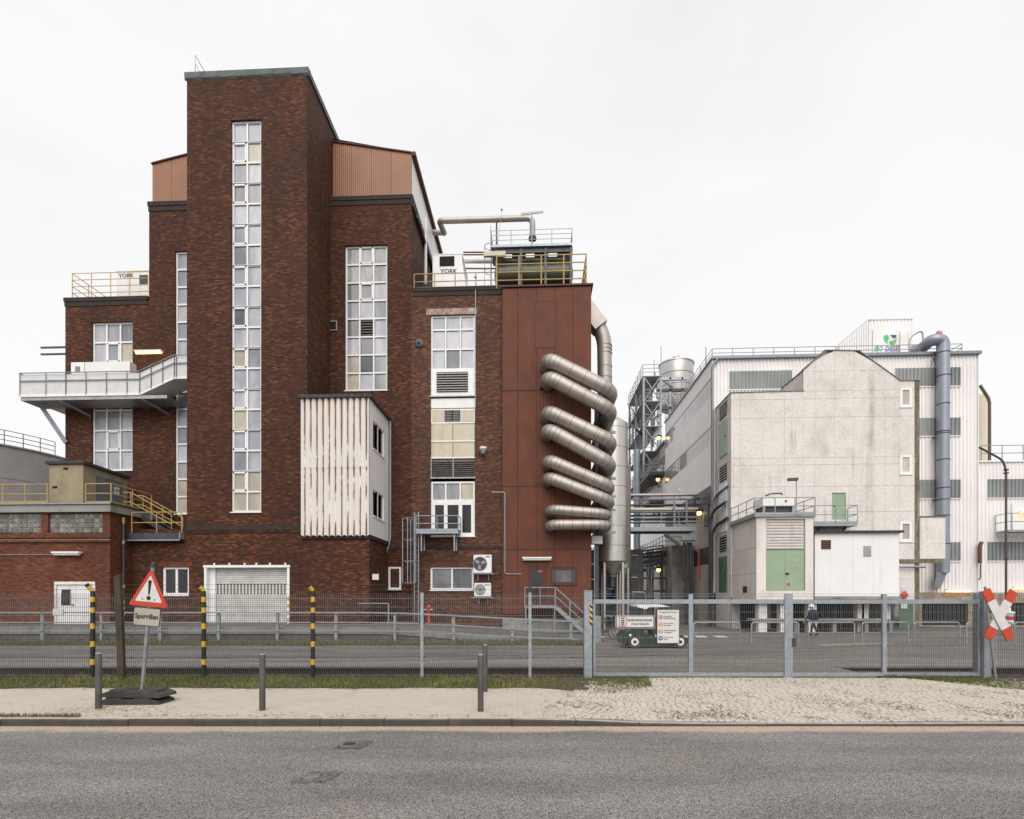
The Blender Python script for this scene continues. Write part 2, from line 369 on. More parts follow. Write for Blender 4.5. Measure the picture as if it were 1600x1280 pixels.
def glass(name, c, c2, vs=1.4, rough=.06, emit=0, ec=(1, .75, .4)):
    m, t, b = newmat(name); b.inputs['Roughness'].default_value = rough; b.inputs['Specular IOR Level'].default_value = .4
    mpn = N(t, 'ShaderNodeMapping'); mpn.inputs['Rotation'].default_value = (0, math.radians(38), 0); mpn.inputs['Scale'].default_value = (1.1, .3, .45)
    t.links.new(pos(t), mpn.inputs['Vector'])
    big = ramp(t, noise(t, .55, 2, mpn.outputs[0]), [(.36, 0.), (.5, .6), (.52, .35), (.68, 1.)])   # diagonal reflections painted into the glass colour, running on across the panes
    f = math_(t, 'ADD', math_(t, 'MULTIPLY', big, .6), math_(t, 'MULTIPLY', noise(t, vs, 3, pos(t, (1.6, 1.6, .7))), .4))
    oi = N(t, 'ShaderNodeObjectInfo')
    f = math_(t, 'ADD', f, math_(t, 'MULTIPLY', math_(t, 'SUBTRACT', oi.outputs['Random'], .5), .35))
    col = ramp(t, f, [(.25, c), (.75, c2)])
    t.links.new(col, b.inputs['Base Color'])
    b.inputs['Coat Weight'].default_value = .15; b.inputs['Coat Roughness'].default_value = .03
    wv = N(t, 'ShaderNodeBump', i_Strength=.08, i_Distance=.02); t.links.new(noise(t, 1.3, 2), wv.inputs['Height']); t.links.new(wv.outputs[0], b.inputs['Coat Normal'])
    if emit:
        t.links.new(mixc(t, 1., col, ec, 'MULTIPLY'), b.inputs['Emission Color']); b.inputs['Emission Strength'].default_value = emit
glass('glass_pale', (.31, .32, .37), (.53, .52, .535))
glass('glass_mid', (.19, .195, .22), (.36, .355, .37))
glass('glass_grey', (.10, .10, .105), (.24, .24, .245))
glass('glass_dark', (.012, .012, .013), (.04, .037, .033), 2.5)
glass('glass_warm', (.34, .31, .26), (.52, .47, .37), 1, emit=.05)
glass('glass_curtain', (.22, .215, .21), (.52, .51, .50), 6)
glass('glass_lit', (.55, .42, .22), (.62, .52, .33), 1, emit=.45)
glass('band_translucent', (.33, .305, .285), (.47, .45, .46), 2)
def lamp_mat(name, c, s):
    m, t, b = newmat(name); b.inputs['Base Color'].default_value = (*c, 1)
    b.inputs['Emission Color'].default_value = (*c, 1); b.inputs['Emission Strength'].default_value = s
lamp_mat('lamp_warm', (1, .64, .22), 2.6); lamp_mat('lamp_cool', (1, .93, .75), 1.2)
def glassblock():
    m, t, b = newmat('glass_block'); b.inputs['Roughness'].default_value = .12
    oi = N(t, 'ShaderNodeObjectInfo')
    f = math_(t, 'ADD', noise(t, 9, 3), math_(t, 'MULTIPLY', math_(t, 'SUBTRACT', oi.outputs['Random'], .5), .5))
    t.links.new(ramp(t, f, [(.3, (.075, .07, .055)), (.8, (.27, .26, .22))]), b.inputs['Base Color'])
    b.inputs['Coat Weight'].default_value = .5; bump(t, b, noise(t, 22, 2), .02, .4)
glassblock()
def rusty_sheet():
    m, t, b = newmat('rusty_sheet'); b.inputs['Roughness'].default_value = .6
    s = sepxyz(t)
    # valleys hold the wet; rust creeps down from the eaves, the screw line and up from the bottom edge
    n1 = noise(t, 2.2, 6, pos(t, (2.6, 2.6, .35)), .7); n2 = noise(t, 7, 5, pos(t, (1.6, 1.6, .5)), .7)
    val = math_(t, 'MULTIPLY', math_(t, 'ADD', math_(t, 'COSINE', math_(t, 'MULTIPLY', math_(t, 'SUBTRACT', s[0], RX0), 2*math.pi/RPITCH)), 1.), .5)
    val = math_(t, 'POWER', math_(t, 'SUBTRACT', 1., val), 6.)
    def near(z, up, dn):
        d = math_(t, 'SUBTRACT', s[2], z)
        a = math_(t, 'SUBTRACT', 1., math_(t, 'DIVIDE', math_(t, 'ABSOLUTE', d), up), True)
        c_ = math_(t, 'SUBTRACT', 1., math_(t, 'DIVIDE', math_(t, 'MULTIPLY', d, -1.), dn), True)
        return math_(t, 'MULTIPLY', math_(t, 'GREATER_THAN', d, -dn), math_(t, 'MINIMUM', c_, math_(t, 'MAXIMUM', a, math_(t, 'LESS_THAN', d, 0.))), True)
    z = math_(t, 'MAXIMUM', near(RZT, .1, 2.6), math_(t, 'MULTIPLY', near(RZM, .12, .5), .75))
    z = math_(t, 'MAXIMUM', z, math_(t, 'SUBTRACT', 1., math_(t, 'MULTIPLY', math_(t, 'SUBTRACT', s[2], RZB), 1.3), True))
    base = math_(t, 'ADD', math_(t, 'MULTIPLY', z, .75), .22)
    f = math_(t, 'MULTIPLY', val, math_(t, 'ADD', math_(t, 'MULTIPLY', math_(t, 'SUBTRACT', n1, .42), 4.2), base))
    f = math_(t, 'ADD', f, math_(t, 'MULTIPLY', math_(t, 'SUBTRACT', n2, .5), .22), True)
    rust = ramp(t, n2, [(.3, (.11, .04, .018)), (.7, (.30, .13, .055))])
    wht = ramp(t, n1, [(.2, (.74, .72, .69)), (.8, (.66, .62, .57))])
    t.links.new(mixc(t, ramp(t, f, [(.27, 0.), (.46, 1.)]), wht, rust), b.inputs['Base Color'])
RPITCH = (XY(577, 26.4)-XY(471, 26.4))/11; RX0 = XY(471, 26.4)
RZT = ZY(622, 524, 26.4); RZM = ZY(731, 524, 26.4); RZB = ZY(836, 524, 26.4)
rusty_sheet()
def asphalt(name, a, b_, sand=False, sc=75, patch=.5, dk=.8):
    m, t, b = newmat(name); b.inputs['Roughness'].default_value = .85; b.inputs['Specular IOR Level'].default_value = .3
    v = N(t, 'ShaderNodeTexVoronoi', i_Scale=sc); t.links.new(pos(t), v.inputs['Vector'])
    sp = N(t, 'ShaderNodeSeparateColor'); t.links.new(v.outputs['Color'], sp.inputs[0])
    f = math_(t, 'ADD', math_(t, 'MULTIPLY', sp.outputs[0], .75), math_(t, 'MULTIPLY', noise(t, sc*.45, 3), .4))
    col = ramp(t, f, [(.2, a), (.55, tuple((x+y)/2.3 for x, y in zip(a, b_))), (.95, b_)])
    big = ramp(t, noise(t, patch, 5, pos(t, (.35, 1.6, 1))), [(.35, dk), (.65, 1.0)])
    col = mixc(t, 1., col, big, 'MULTIPLY')
    warm = ramp(t, noise(t, .8, 4, pos(t, (.5, 1, 1))), [(.45, (1., .99, 1.)), (.7, (1., .96, .90))])
    col = mixc(t, 1., col, warm, 'MULTIPLY')
    if sand:   # sand blown against the kerb
        s = sepxyz(t)
        d = math_(t, 'ADD', math_(t, 'MULTIPLY', s[0], -ST), math_(t, 'MULTIPLY', s[1], CT))
        e = math_(t, 'SUBTRACT', d, math_(t, 'ADD', 7.93, math_(t, 'MULTIPLY', noise(t, 1.4, 5), .34)))
        k = ramp(t, math_(t, 'ADD', math_(t, 'MULTIPLY', e, 3.0), math_(t, 'MULTIPLY', math_(t, 'SUBTRACT', noise(t, 30, 3), .5), .5)), [(.0, 0.), (.45, 1.)])
        col = mixc(t, k, col, ramp(t, noise(t, 40, 4), [(.3, (.36, .28, .21)), (.7, (.50, .41, .32))]))
    t.links.new(col, b.inputs['Base Color']); bump(t, b, f, .008, .8)
asphalt('asphalt', (.042, .039, .038), (.42, .395, .38), True, 115, .9, .70)
asphalt('asphalt_patch', (.04, .037, .034), (.24, .22, .20), sc=70)
asphalt('asphalt_yard', (.10, .090, .083), (.29, .265, .245), sc=40, patch=.6, dk=.62)
asphalt('asphalt_yard_old', (.13, .118, .105), (.33, .305, .275), sc=40, patch=.8, dk=.7)
def paving(name, c1, c2, mort, bw, rh, dirtc, amt, leaf=True):
    m, t, b = newmat(name); b.inputs['Roughness'].default_value = .9; b.inputs['Specular IOR Level'].default_value = .2
    s = sepxyz(t); c = N(t, 'ShaderNodeCombineXYZ')
    X = math_(t, 'ADD', math_(t, 'MULTIPLY', s[0], CT), math_(t, 'MULTIPLY', s[1], ST))
    Y = math_(t, 'SUBTRACT', math_(t, 'MULTIPLY', s[1], CT), math_(t, 'MULTIPLY', s[0], ST))
    t.links.new(X, c.inputs[0]); t.links.new(Y, c.inputs[1])
    br = N(t, 'ShaderNodeTexBrick', i_Scale=1, i_Mortar_Size=.006, i_Mortar_Smooth=.4, i_Brick_Width=bw, i_Row_Height=rh)
    br.inputs['Color1'].default_value = (*c1, 1); br.inputs['Color2'].default_value = (*c2, 1); br.inputs['Mortar'].default_value = (*mort, 1)
    t.links.new(c.outputs[0], br.inputs['Vector'])
    sand = ramp(t, noise(t, .9, 6, None, .62), [(.38, 0.), (.62, .85)])     # loose sand over the joints
    col = mixc(t, sand, br.outputs['Color'], ramp(t, noise(t, 60, 3), [(.3, tuple(x*.88 for x in c1)), (.7, tuple(x*1.08 for x in c1))]))
    dd = ramp(t, noise(t, 2.3, 8, None, .72), [(.54, 0.), (.72, amt)])
    col = mixc(t, dd, col, dirtc)
    t.links.new(col, b.inputs['Base Color']); bump(t, b, math_(t, 'ADD', math_(t, 'MULTIPLY', br.outputs['Fac'], -.5), noise(t, 50, 3)), .01, .5)
paving('pavement', (.485, .435, .365), (.43, .385, .325), (.33, .29, .235), .2, .1, (.30, .245, .18), .45)
mat('cobble', (.50, .44, .38), .85, c2=(.42, .37, .32), vs=7, dirt=(.28, .22, .16), da=.35, ds=2, bmp=.01, bs=60)
mat('debris', (.10, .075, .045), .95, c2=(.05, .042, .025), vs=9)
mat('cobble_joint', (.40, .335, .26), .95, c2=(.25, .205, .15), vs=6, dirt=(.12, .095, .06), da=.35, ds=3)
mat('kerb_top', (.42, .375, .32), .85, c2=(.30, .27, .235), vs=5)
mat('kerb_stone', (.06, .052, .046), .8, c2=(.045, .04, .036), vs=5, dirt=(.14, .12, .10), da=.2, bmp=.01, bs=35)
def veg(name, a, b_, tr=.3):
    m, t, b = newmat(name); b.inputs['Roughness'].default_value = .6; b.inputs['Specular IOR Level'].default_value = .2
    t.links.new(ramp(t, noise(t, 5, 4), [(.3, a), (.7, b_)]), b.inputs['Base Color'])
veg('grass', (.075, .10, .024), (.155, .165, .052)); veg('grass_light', (.15, .20, .05), (.28, .27, .09)); veg('grass_dry', (.16, .13, .05), (.10, .10, .03)); veg('leaf', (.24, .12, .05), (.36, .24, .13)); veg('leaf_pale', (.5, .42, .32), (.4, .3, .2))
def hazard():
    m, t, b = newmat('hazard'); b.inputs['Roughness'].default_value = .4
    s = sepxyz(t); f = math_(t, 'FRACT', math_(t, 'MULTIPLY', math_(t, 'ADD', math_(t, 'MULTIPLY', s[0], 1.), s[2]), 7.5))
    t.links.new(mixc(t, math_(t, 'GREATER_THAN', f, .5), (.012, .012, .012), (.60, .45, .12)), b.inputs['Base Color'])
hazard()
# ------------------------------------------------------------------ ground, road, pavement (street frame)
def sm(x, a, b):
    t = max(0, min(1, (x-a)/(b-a))); return t*t*(3-2*t)
def hz(X, D): return -.075*sm(X, .2, 2.6)*(1-sm(D, 8.6, 11))
struct(MB().quad((-1500, -300, -.32), (1500, -300, -.32), (1500, 2500, -.32), (-1500, 2500, -.32)).build('ground', 'ground'))
road = struct(MB().quad((-70, -14, -.11), (70, -14, -.11), (70, 8.56, -.11), (-70, 8.56, -.11)).build('road', 'asphalt', camf=True))
def edge_noise(x, s=1.0): return (math.sin(x*1.7*s)+math.sin(x*4.1*s+1)*.6+math.sin(x*9.7*s+2)*.35)*.5
def patch(px0, px1, y0, y1, slant):
    D0, D1 = CG(y1, -.11), CG(y0, -.11); m = MB()
    a = (px0-CX)/F*D0; b = (px1-CX)/F*D0
    sx = slant
    m.add([(a, D0, -.106), (b, D0, -.106), (b+sx+.03, (D0+D1)/2, -.106), (b+sx*2, D1, -.106), (a+sx*2, D1, -.106)], [(0, 1, 2, 3, 4)])
    m.build('asphalt_patch', 'asphalt_patch', road, camf=True)
patch(518, 562, 1158, 1171, .04); patch(452, 506, 1206, 1224, .05)
def manhole(px, py, r, lab):
    D = CG(py, -.11); X = (px-CX)/F*D
    t = thing('manhole_cover', lab, 'manhole cover', (X, D, -.106), 'round covers in the road', True)
    MB().lathe((X, D, -.106), [(r, 0), (r, .012), (r*.82, .012), (r*.82, .004)], 24).build('rim', 'galvanised_dull', t, True, True)
    m = MB().lathe((X, D, -.106), [(r*.78, 0), (r*.78, .011)], 24)
    for k in range(-2, 3): m.box(X-r*.55, X+r*.55, D+k*r*.24-.006, D+k*r*.24+.006, -.095, -.091)
    m.build('lid', 'steel_dark' if r > .11 else 'galvanised_dull', t, camf=True)
manhole(546, 1164, .12, 'dark round manhole cover in the upper asphalt patch, nearer the kerb')
manhole(486, 1215, .09, 'pale round manhole cover in the lower asphalt patch, nearest the viewer')
# kerb, every stone
kerb = thing('kerb', 'x', 'kerb'); del kerb['label'], kerb['category']; struct(kerb)
x = -14.0
while x < 15:
    L = 1.0; z = hz(x+.5, 8.6)
    dz = random.uniform(-.004, .004)
    m = MB(); y0 = 8.5+random.uniform(-.006, .006)
    za, zb = hz(x, 8.6)+dz, hz(x+L, 8.6)+dz
    a, b = x+.005, x+L-.005
    m.add([(a, y0, -.2), (b, y0, -.2), (b, y0, zb-.02), (a, y0, za-.02), (a, y0+.02, za), (b, y0+.02, zb), (b, 8.63, zb), (a, 8.63, za)],
          [(0, 1, 2, 3), (3, 2, 5, 4), (0, 3, 4, 7), (1, 6, 5, 2)])
    m.cur = 1; m.f.append([4, 5, 6, 7]); m.m.append(1)
    m.build('kerb_stone', ['kerb_stone', 'kerb_top'], kerb, camf=True); x += L
# pavement sheet with the dip of the gateway
def sheet(name, mt, xs, ys, fz, parent=None):
    m = MB(); n = len(ys)
    m.v = [(x, y, fz(x, y)) for x in xs for y in ys]
    m.f = [(i*n+j, (i+1)*n+j, (i+1)*n+j+1, i*n+j+1) for i in range(len(xs)-1) for j in range(n-1)]; m.m = [0]*len(m.f)
    return m.build(name, mt, parent, camf=True, recalc=False)
def frange(a, b, s):
    n = int(round((b-a)/s)); return [a+(b-a)*i/n for i in range(n+1)]
pav = struct(sheet('pavement', 'pavement', [-70]+frange(-12, 12, .4)+[70], frange(8.62, 12.9, .27)+[12.96, 12.961], lambda x, y: -.35 if y > 12.9605 else hz(x, y)+.004*math.sin(x*.9+y*1.3)-.002))
# gateway setts
def cob_edge(D): return .75+.9*sm(D, 8.6, 12.7)+.25*edge_noise(D*3)
dw = struct(sheet('driveway', 'cobble_joint', frange(.3, 12.5, .4), frange(8.635, 12.9, .3), lambda x, y: hz(x, y)+.006-(.02 if x < cob_edge(y) else 0)))
def sett_verts(w, l, h, j):
    b = .012; v = []
    for z, i in ((-.02, 0), (h-.008, 0), (h, b)):
        for sx, sy in ((-1, -1), (1, -1), (1, 1), (-1, 1)): v.append((sx*(w/2-i)+j.uniform(-.006, .006), sy*(l/2-i)+j.uniform(-.006, .006), z+(j.uniform(-.003, .003) if i else 0)))
    f = [(0, 1, 5, 4), (1, 2, 6, 5), (2, 3, 7, 6), (3, 0, 4, 7), (4, 5, 9, 8), (5, 6, 10, 9), (6, 7, 11, 10), (7, 4, 8, 11), (8, 9, 10, 11)]
    return v, f
rs = random.Random(3); setts = []
y = 8.70
while y < 12.75:
    xx = cob_edge(y)+rs.uniform(0, .1)
    while xx < 12:
        w = rs.uniform(.10, .155)
        yy = y+.035*math.sin(xx*1.1+y*.7)
        setts.append((xx+w/2, yy, w-.014, .095, hz(xx, yy)+.010+rs.uniform(-.004, .005), rs.uniform(-.05, .05))); xx += w
    y += .108
in_view = [s_ for s_ in setts if s_[0] < (1620-CX)/F*s_[1]]
near = sorted(in_view, key=lambda q: q[1])[:300]; ns = set(map(id, near))
proto_sett = []
for k in range(6):
    v, f = sett_verts(.12, .095, .010, rs); me = bpy.data.meshes.new('sett'); me.from_pydata(v, [], f); me.materials.append(MT['cobble'])
    proto_sett.append(me)
for k, q in enumerate(near):
    o = bpy.data.objects.new('sett', proto_sett[k % 6]); COL.objects.link(o); o.parent = dw
    p = rotc((q[0], q[1], q[4])); w0 = WL[dw.name]
    o.location = (p[0]-w0[0], p[1]-w0[1], p[2]-w0[2]); o.rotation_euler = (0, 0, TH+q[5]); o.scale = (q[2]/.12, 1, 1)
m = MB()
for q in in_view:
    if id(q) in ns: continue
    v, f = sett_verts(q[2], q[3], .010, rs); c_, s_ = math.cos(q[5]), math.sin(q[5])
    m.add([(q[0]+a*c_-b*s_, q[1]+a*s_+b*c_, q[4]+c) for a, b, c in v], f)
struct(m.build('setts', 'cobble', dw, camf=True, recalc=False), 'stuff')
# grass verge
def verge_edge(X):
    e = 11.42
    if X > .4: e -= .62*sm(X, .4, 1.9)
    if X > 2.0: e += .62*sm(X, 2.0, 3.0)+1.4*sm(X, 2.9, 3.25)
    if X > 8.7: e = 12.8-.85*sm(X, 9.0, 10.0)-1.1*sm(X, 9.6, 10.6)
    elif X > 3.2: e = 13
    return e+.07*edge_noise(X*1.5)
m = MB(); xs = frange(-20, 13, .12)
for i in range(len(xs)-1):
    a, b = xs[i], xs[i+1]; ea, eb = verge_edge(a), verge_edge(b)
    if min(ea, eb) > 12.85: continue
    m.quad((a, ea, hz(a, ea)+.008), (b, eb, hz(b, eb)+.008), (b, 12.93, .03), (a, 12.93, .03))
struct(m.build('verge', 'soil', camf=True))
rg = random.Random(11)
def blades(name, n, samp, hmin, hmax, w, mt, bend=.5):
    m = MB()
    for _ in range(n):
        p = samp()
        if p is None: continue
        x, y, z = p; h = rg.uniform(hmin, hmax); a = rg.uniform(0, 6.28); l = rg.uniform(0, bend)*h; a2 = rg.uniform(0, 6.28)
        dx, dy = math.cos(a)*w/2, math.sin(a)*w/2; lx, ly = math.cos(a2)*l, math.sin(a2)*l
        m.add([(x-dx, y-dy, z), (x+dx, y+dy, z), (x+dx*.6+lx*.4, y+dy*.6+ly*.4, z+h*.6), (x-dx*.6+lx*.4, y-dy*.6+ly*.4, z+h*.6), (x+lx, y+ly, z+h)], [(0, 1, 2, 3), (3, 2, 4)])
    return m.build(name, mt, camf=True, recalc=False)
def dens(x, y): return .5+.5*math.sin(x*1.3+1.7*math.sin(y*2.1+x*.4))*math.sin(x*.53+y*1.9+.8)
def s_verge():
    x = rg.uniform(-13, 11); e = verge_edge(x)
    y = rg.uniform(e-.04, 12.95)
    if e > 12.85 or rg.random() > .25+.75*dens(x, y): return None
    if abs(x-(.75)) < .9 and rg.random() < .5: return None
    return (x, y, .01)
tag_ = struct(blades('grass', 30000, s_verge, .03, .12, .012, 'grass', .9), 'stuff')
def s_tuft():
    p = s_verge()
    return p if p and math.sin(p[0]*3.1+math.sin(p[1]*4))+math.sin(p[0]*1.37+2) > .5 else None
struct(blades('grass', 14000, s_tuft, .04, .14, .012, 'grass_light', .9), 'stuff')
struct(blades('dry_grass', 15000, s_verge, .02, .09, .012, 'grass_dry', 1.6), 'stuff')
def s_kerb():
    x = rg.uniform(-9, -6.9) if rg.random() < .6 else rg.uniform(-7.2, 9)
    y = 8.66+abs(rg.gauss(0, .05)); return (x, y, hz(x, y)) if x < -6.9 or rg.random() < .12 else None
struct(blades('kerb_weeds', 1500, s_kerb, .02, .075, .010, 'grass_dry', 1.2), 'stuff')
def leaves(name, n, samp, mt, s0=.012, s1=.03):
    m = MB()
    for _ in range(n):
        p = samp()
        if p is None: continue
        x, y, z = p; a = rg.uniform(0, 6.28); r = rg.uniform(s0, s1); u = (math.cos(a)*r, math.sin(a)*r); w = (-math.sin(a)*r*.5, math.cos(a)*r*.5)
        k = rg.uniform(0, .4)*r
        m.add([(x-u[0], y-u[1], z+.004), (x+w[0], y+w[1], z+k+.004), (x+u[0], y+u[1], z+.006), (x-w[0], y-w[1], z+k+.003)], [(0, 3, 2, 1)])
    return m.build(name, mt, camf=True, recalc=False)
def s_leaf():
    r = rg.random()
    if r < .40: x = rg.uniform(-12, 4); y = verge_edge(x)+rg.gauss(-.02, .12); y = y if y < 12.9 else 12.5
    elif r < .55: x = rg.uniform(-13, 11); y = rg.uniform(11.4, 12.9)
    elif r < .85: x = rg.uniform(.5, 9.5); y = 8.7+abs(rg.gauss(0, .8))
    else: x = rg.uniform(-8, 9); y = 8.65+abs(rg.gauss(0, .12))
    return (x, y, hz(x, y)+.012)
struct(leaves('fallen_leaves', 2600, s_leaf, 'leaf', .012, .034), 'stuff')
def s_base():
    x = -6.9+rg.gauss(0, .55); y = 9.2+rg.gauss(0, .22); return (x, y, .004) if y > 8.66 else None
struct(leaves('straw_litter', 420, s_base, 'leaf', .008, .026), 'stuff')
struct(leaves('pale_litter', 200, lambda: (rg.uniform(-12, 2.6), rg.uniform(11.5, 12.8), .05), 'leaf_pale', .012, .035), 'stuff')
def s_deb():
    x = rg.uniform(.8, 10.5); y = 8.75+abs(rg.gauss(0, 1.1)) if rg.random() < .6 else rg.uniform(8.8, 12.7)
    k = math.sin(x*2.3+math.sin(y*5.1))+math.sin(x*5.7+1.3*y)+math.sin(y*3.3+x)
    return (x, y, hz(x, y)+.02) if k > .7 and y < 12.8 else None
struct(leaves('sett_debris', 7000, s_deb, 'debris', .008, .026), 'stuff')
struct(blades('sett_weeds', 2500, s_deb, .012, .04, .012, 'grass_dry', 1.6), 'stuff')
struct(leaves('pavement_specks', 1500, lambda: (rg.uniform(-9, 1), rg.uniform(8.7, 11.5), .004), 'debris', .004, .011), 'stuff')
struct(leaves('road_grit', 260, lambda: (rg.uniform(-8.5, 9), 8.48-abs(rg.gauss(0, .16)), -.108), 'wood_old', .006, .02), 'stuff')
# railway: a bed between verge and works road, rails level with the road
struct(MB().quad((-70, 12.9, -.2), (70, 12.9, -.2), (70, 15, -.2), (-70, 15, -.2)).build('track_bed', 'ballast', camf=True))
XL, XR = 1.95, 8.85
struct(MB().box(XL, XR, 12.955, 14.955, -.3, -.003).build('track_crossing', 'asphalt_yard_old', camf=True))
trk = thing('railway_track', 'rusty railway track in a sunken bed just behind the mesh fence', 'railway track', (0, 14, -.2), camf=True)
for D in (13.3, 14.74):
    m = MB(); m.box(-40, 40, D-.07, D+.07, -.16, -.14); m.box(-40, 40, D-.012, D+.012, -.14, -.04); m.box(-40, 40, D-.035, D+.035, -.04, .0)
    m.cur = 1; m.box(-40, 40, D-.03, D+.03, .0, .004)
    m.build('rail', ['rail_rust', 'rail_top'], trk, camf=True)
x = -14.2
while x < 13:
    if not (XL-.2 < x < XR+.2): MB().box(x, x+.24, 12.99, 14.93, -.28, -.165).build('sleeper', 'wood_old', trk, camf=True)
    x += .62
# works yard
struct(MB().add([(-90, 14.95, -.35), (90, 14.95, -.35), (90, 14.95, 0), (-90, 14.95, 0), (90, 160, 0), (-90, 160, 0)], [(0, 1, 2, 3), (3, 2, 4, 5)]).build('yard', 'asphalt_yard', camf=True))
struct(MB().add([(x, 14.97, .004) for x in frange(-40, 40, 1)]+[(x, 16.9+.25*edge_noise(x*.4), .004) for x in frange(-40, 40, 1)][::-1], [list(range(162))]).build('yard_strip', 'asphalt_yard_old', camf=True))
def curve_rail(pts, lab):
    pts = [(q[0], q[1]) for q in pts]; m = MB()
    fine = []
    for i in range(len(pts)-1):
        for k in range(6):
            t = k/6; t = t; fine.append((pts[i][0]*(1-t)+pts[i+1][0]*t, pts[i][1]*(1-t)+pts[i+1][1]*t))
    fine.append(pts[-1])
    for w0, w1, c, z in ((-.035, .035, 0, .009), (.035, .075, 1, .007)):
        m.cur = c
        for a, b in zip(fine, fine[1:]): m.quad((a[0], a[1]+w0, z), (b[0], b[1]+w0, z), (b[0], b[1]+w1, z), (a[0], a[1]+w1, z))
    o = m.build('sunk_rail', ['rail_top', 'dark_hole'], camf=True); struct(o)
def yl(px, py): D = CG(py); return ((px-CX)/F*D, D)
curve_rail([yl(-60, 1034), yl(300, 1034.5), yl(580, 1033.5), yl(800, 1030), yl(1000, 1025), yl(1250, 1018), yl(1500, 1010)], '')
curve_rail([yl(-60, 1027), yl(300, 1027.5), yl(580, 1027), yl(800, 1024), yl(1000, 1020), yl(1250, 1014), yl(1500, 1007)], '')
for a, b, c_ in ((1062, 1058, 17), (1090, 1084, 17), (1122, 1112, 18), (934, 926, 14)):
    p, q = yl(a, 996.5), yl(b, 993.5); w_ = c_/F*p[1]
    struct(MB().quad((p[0], p[1], .006), (p[0]+w_, p[1], .006), (q[0]+w_, q[1], .006), (q[0], q[1], .006)).build('road_marking', 'paint_white', camf=True))
p, q = yl(1285, 1009), yl(1390, 1005)
struct(MB().quad((p[0], p[1]-.1, .006), (q[0], q[1]-.3, .006), (q[0], q[1]+.1, .006), (p[0], p[1]+.5, .006)).build('road_marking', 'paint_yellow_worn', camf=True))
# far verge, raised apron with its concrete edge
m = MB(); xs = frange(-40, 3.0, .5)
for i in range(len(xs)-1):
    a, b = xs[i], xs[i+1]; m.quad((a, 21.7+.25*edge_noise(a), .008), (b, 21.7+.25*edge_noise(b), .008), (b, 23.75, .05), (a, 23.75, .05))
struct(m.build('verge', 'soil', camf=True))
def s_far():
    x = rg.uniform(-23, 2.9); y = 21.75+2.0*rg.random()**.7; return (x, y, .01) if rg.random() < .25+.75*dens(x, y) else None
struct(blades('grass', 15000, s_far, .05, .16, .028, 'grass', 1.), 'stuff')
struct(blades('dry_grass', 5000, lambda: (rg.uniform(-23, 2.9), 21.65+abs(rg.gauss(0, .35)), .01), .03, .08, .03, 'grass_dry', 1.4), 'stuff')
struct(leaves('fallen_leaves', 1800, lambda: (rg.uniform(-23, 3.), 21.6+abs(rg.gauss(0, .45)), .05), 'leaf', .02, .055), 'stuff')
def apz(X): return .60*(1-sm(X, -6.5, 2.9))
m = MB(); pr = [(x, apz(x)) for x in frange(-45, -7, 19)+frange(-6.5, 2.9, .5)]
m.prism([(pr[0][0], -.25)]+pr+[(pr[-1][0], -.25)], FR(0), 23.75, 33)
struct(m.build('apron', 'asphalt_yard', camf=True))
m = MB()
for a, b in zip(pr, pr[1:]):
    m.add([(a[0], 23.69, a[1]-.28), (b[0], 23.69, b[1]-.28), (b[0], 23.69, b[1]+.02), (a[0], 23.69, a[1]+.02), (a[0], 23.9, a[1]+.02), (b[0], 23.9, b[1]+.02), (a[0], 23.9, a[1]-.1), (b[0], 23.9, b[1]-.1)], [(0, 1, 2, 3), (3, 2, 5, 4), (4, 5, 7, 6)])
struct(m.build('apron_edge', 'concrete_grey', camf=True))
gr = thing('guard_rail', 'grey steel guard rail with box posts along the apron edge before the brick building', 'guard rail', (-8, 23.4, 0), camf=True)
gx = [-25+91.7*i for i in range(11)]
def grz(px): return 1.29-.40*sm(px, 560, 960)
for px in gx:
    X = (px-CX)/F*23.4; MB().box(X-.06, X+.06, 23.36, 23.46, -.1, grz(px)).build('post', 'galvanised', gr, camf=True)
for off, w, h in ((-.03, .07, .06), (-.45, .03, .045), (-.80, .03, .05)):
    m = MB(); q = frange(-30, 905, 20)
    for a, b in zip(q, q[1:]): m.bar(((a-CX)/F*23.4, 23.32, grz(a)+off), ((b-CX)/F*23.4, 23.32, grz(b)+off), w, h)
    m.build('rail', 'galvanised', gr, camf=True)
MB().box((85-CX)/F*23.3, (101-CX)/F*23.3, 23.2, 23.26, 1.15, 1.42).build('reflector', 'white_sign', gr, camf=True)
m = MB().box((923-CX)/F*23.2, (938-CX)/F*23.2, 23.1, 23.5, 0, 1.12); o = m.build('guard_rail_end', 'galvanised', camf=True)
tag(o, 'square galvanised post ending the guard rail beside the gate', 'post')

# ------------------------------------------------------------------ fence, gate, bollards, signs (street frame)
FD = 12.8
def fx(px, D=FD): return (px-CX)/F*D
fence = thing('mesh_fence', 'long double wire mesh fence with grey and striped posts left of the gate', 'fence', (-6, FD, 0), camf=True)
fence2 = thing('mesh_fence', 'short double wire mesh fence at the right edge behind the crossing cross', 'fence', (10.8, FD, 0), camf=True)
def mesh_panel(t, x0, x1, z0, z1, D=FD):
    m = MB(); n = max(2, round((x1-x0)/.05)); r = .003
    for k in range(n+1):
        x = x0+(x1-x0)*k/n; m.box(x-r, x+r, D-r, D+r, z0, z1+.02)
    z = z0+.02
    while z < z1+.01:
        for s_ in (-1, 1): m.box(x0, x1, D+s_*.007-.0045, D+s_*.007+.0045, z-.0045, z+.0045)
        z += .2
    m.build('mesh_panel', 'wire', t, camf=True, recalc=False)
posts = [(-25, 1), (147, 1), (320, 1), (490, 1), (660, 0), (828, 0)]
edges = [fx(p) for p, _ in posts]+[fx(911)]
for a, b in zip(edges, edges[1:]): mesh_panel(fence, a+.03, b-.03, .06, 1.98)
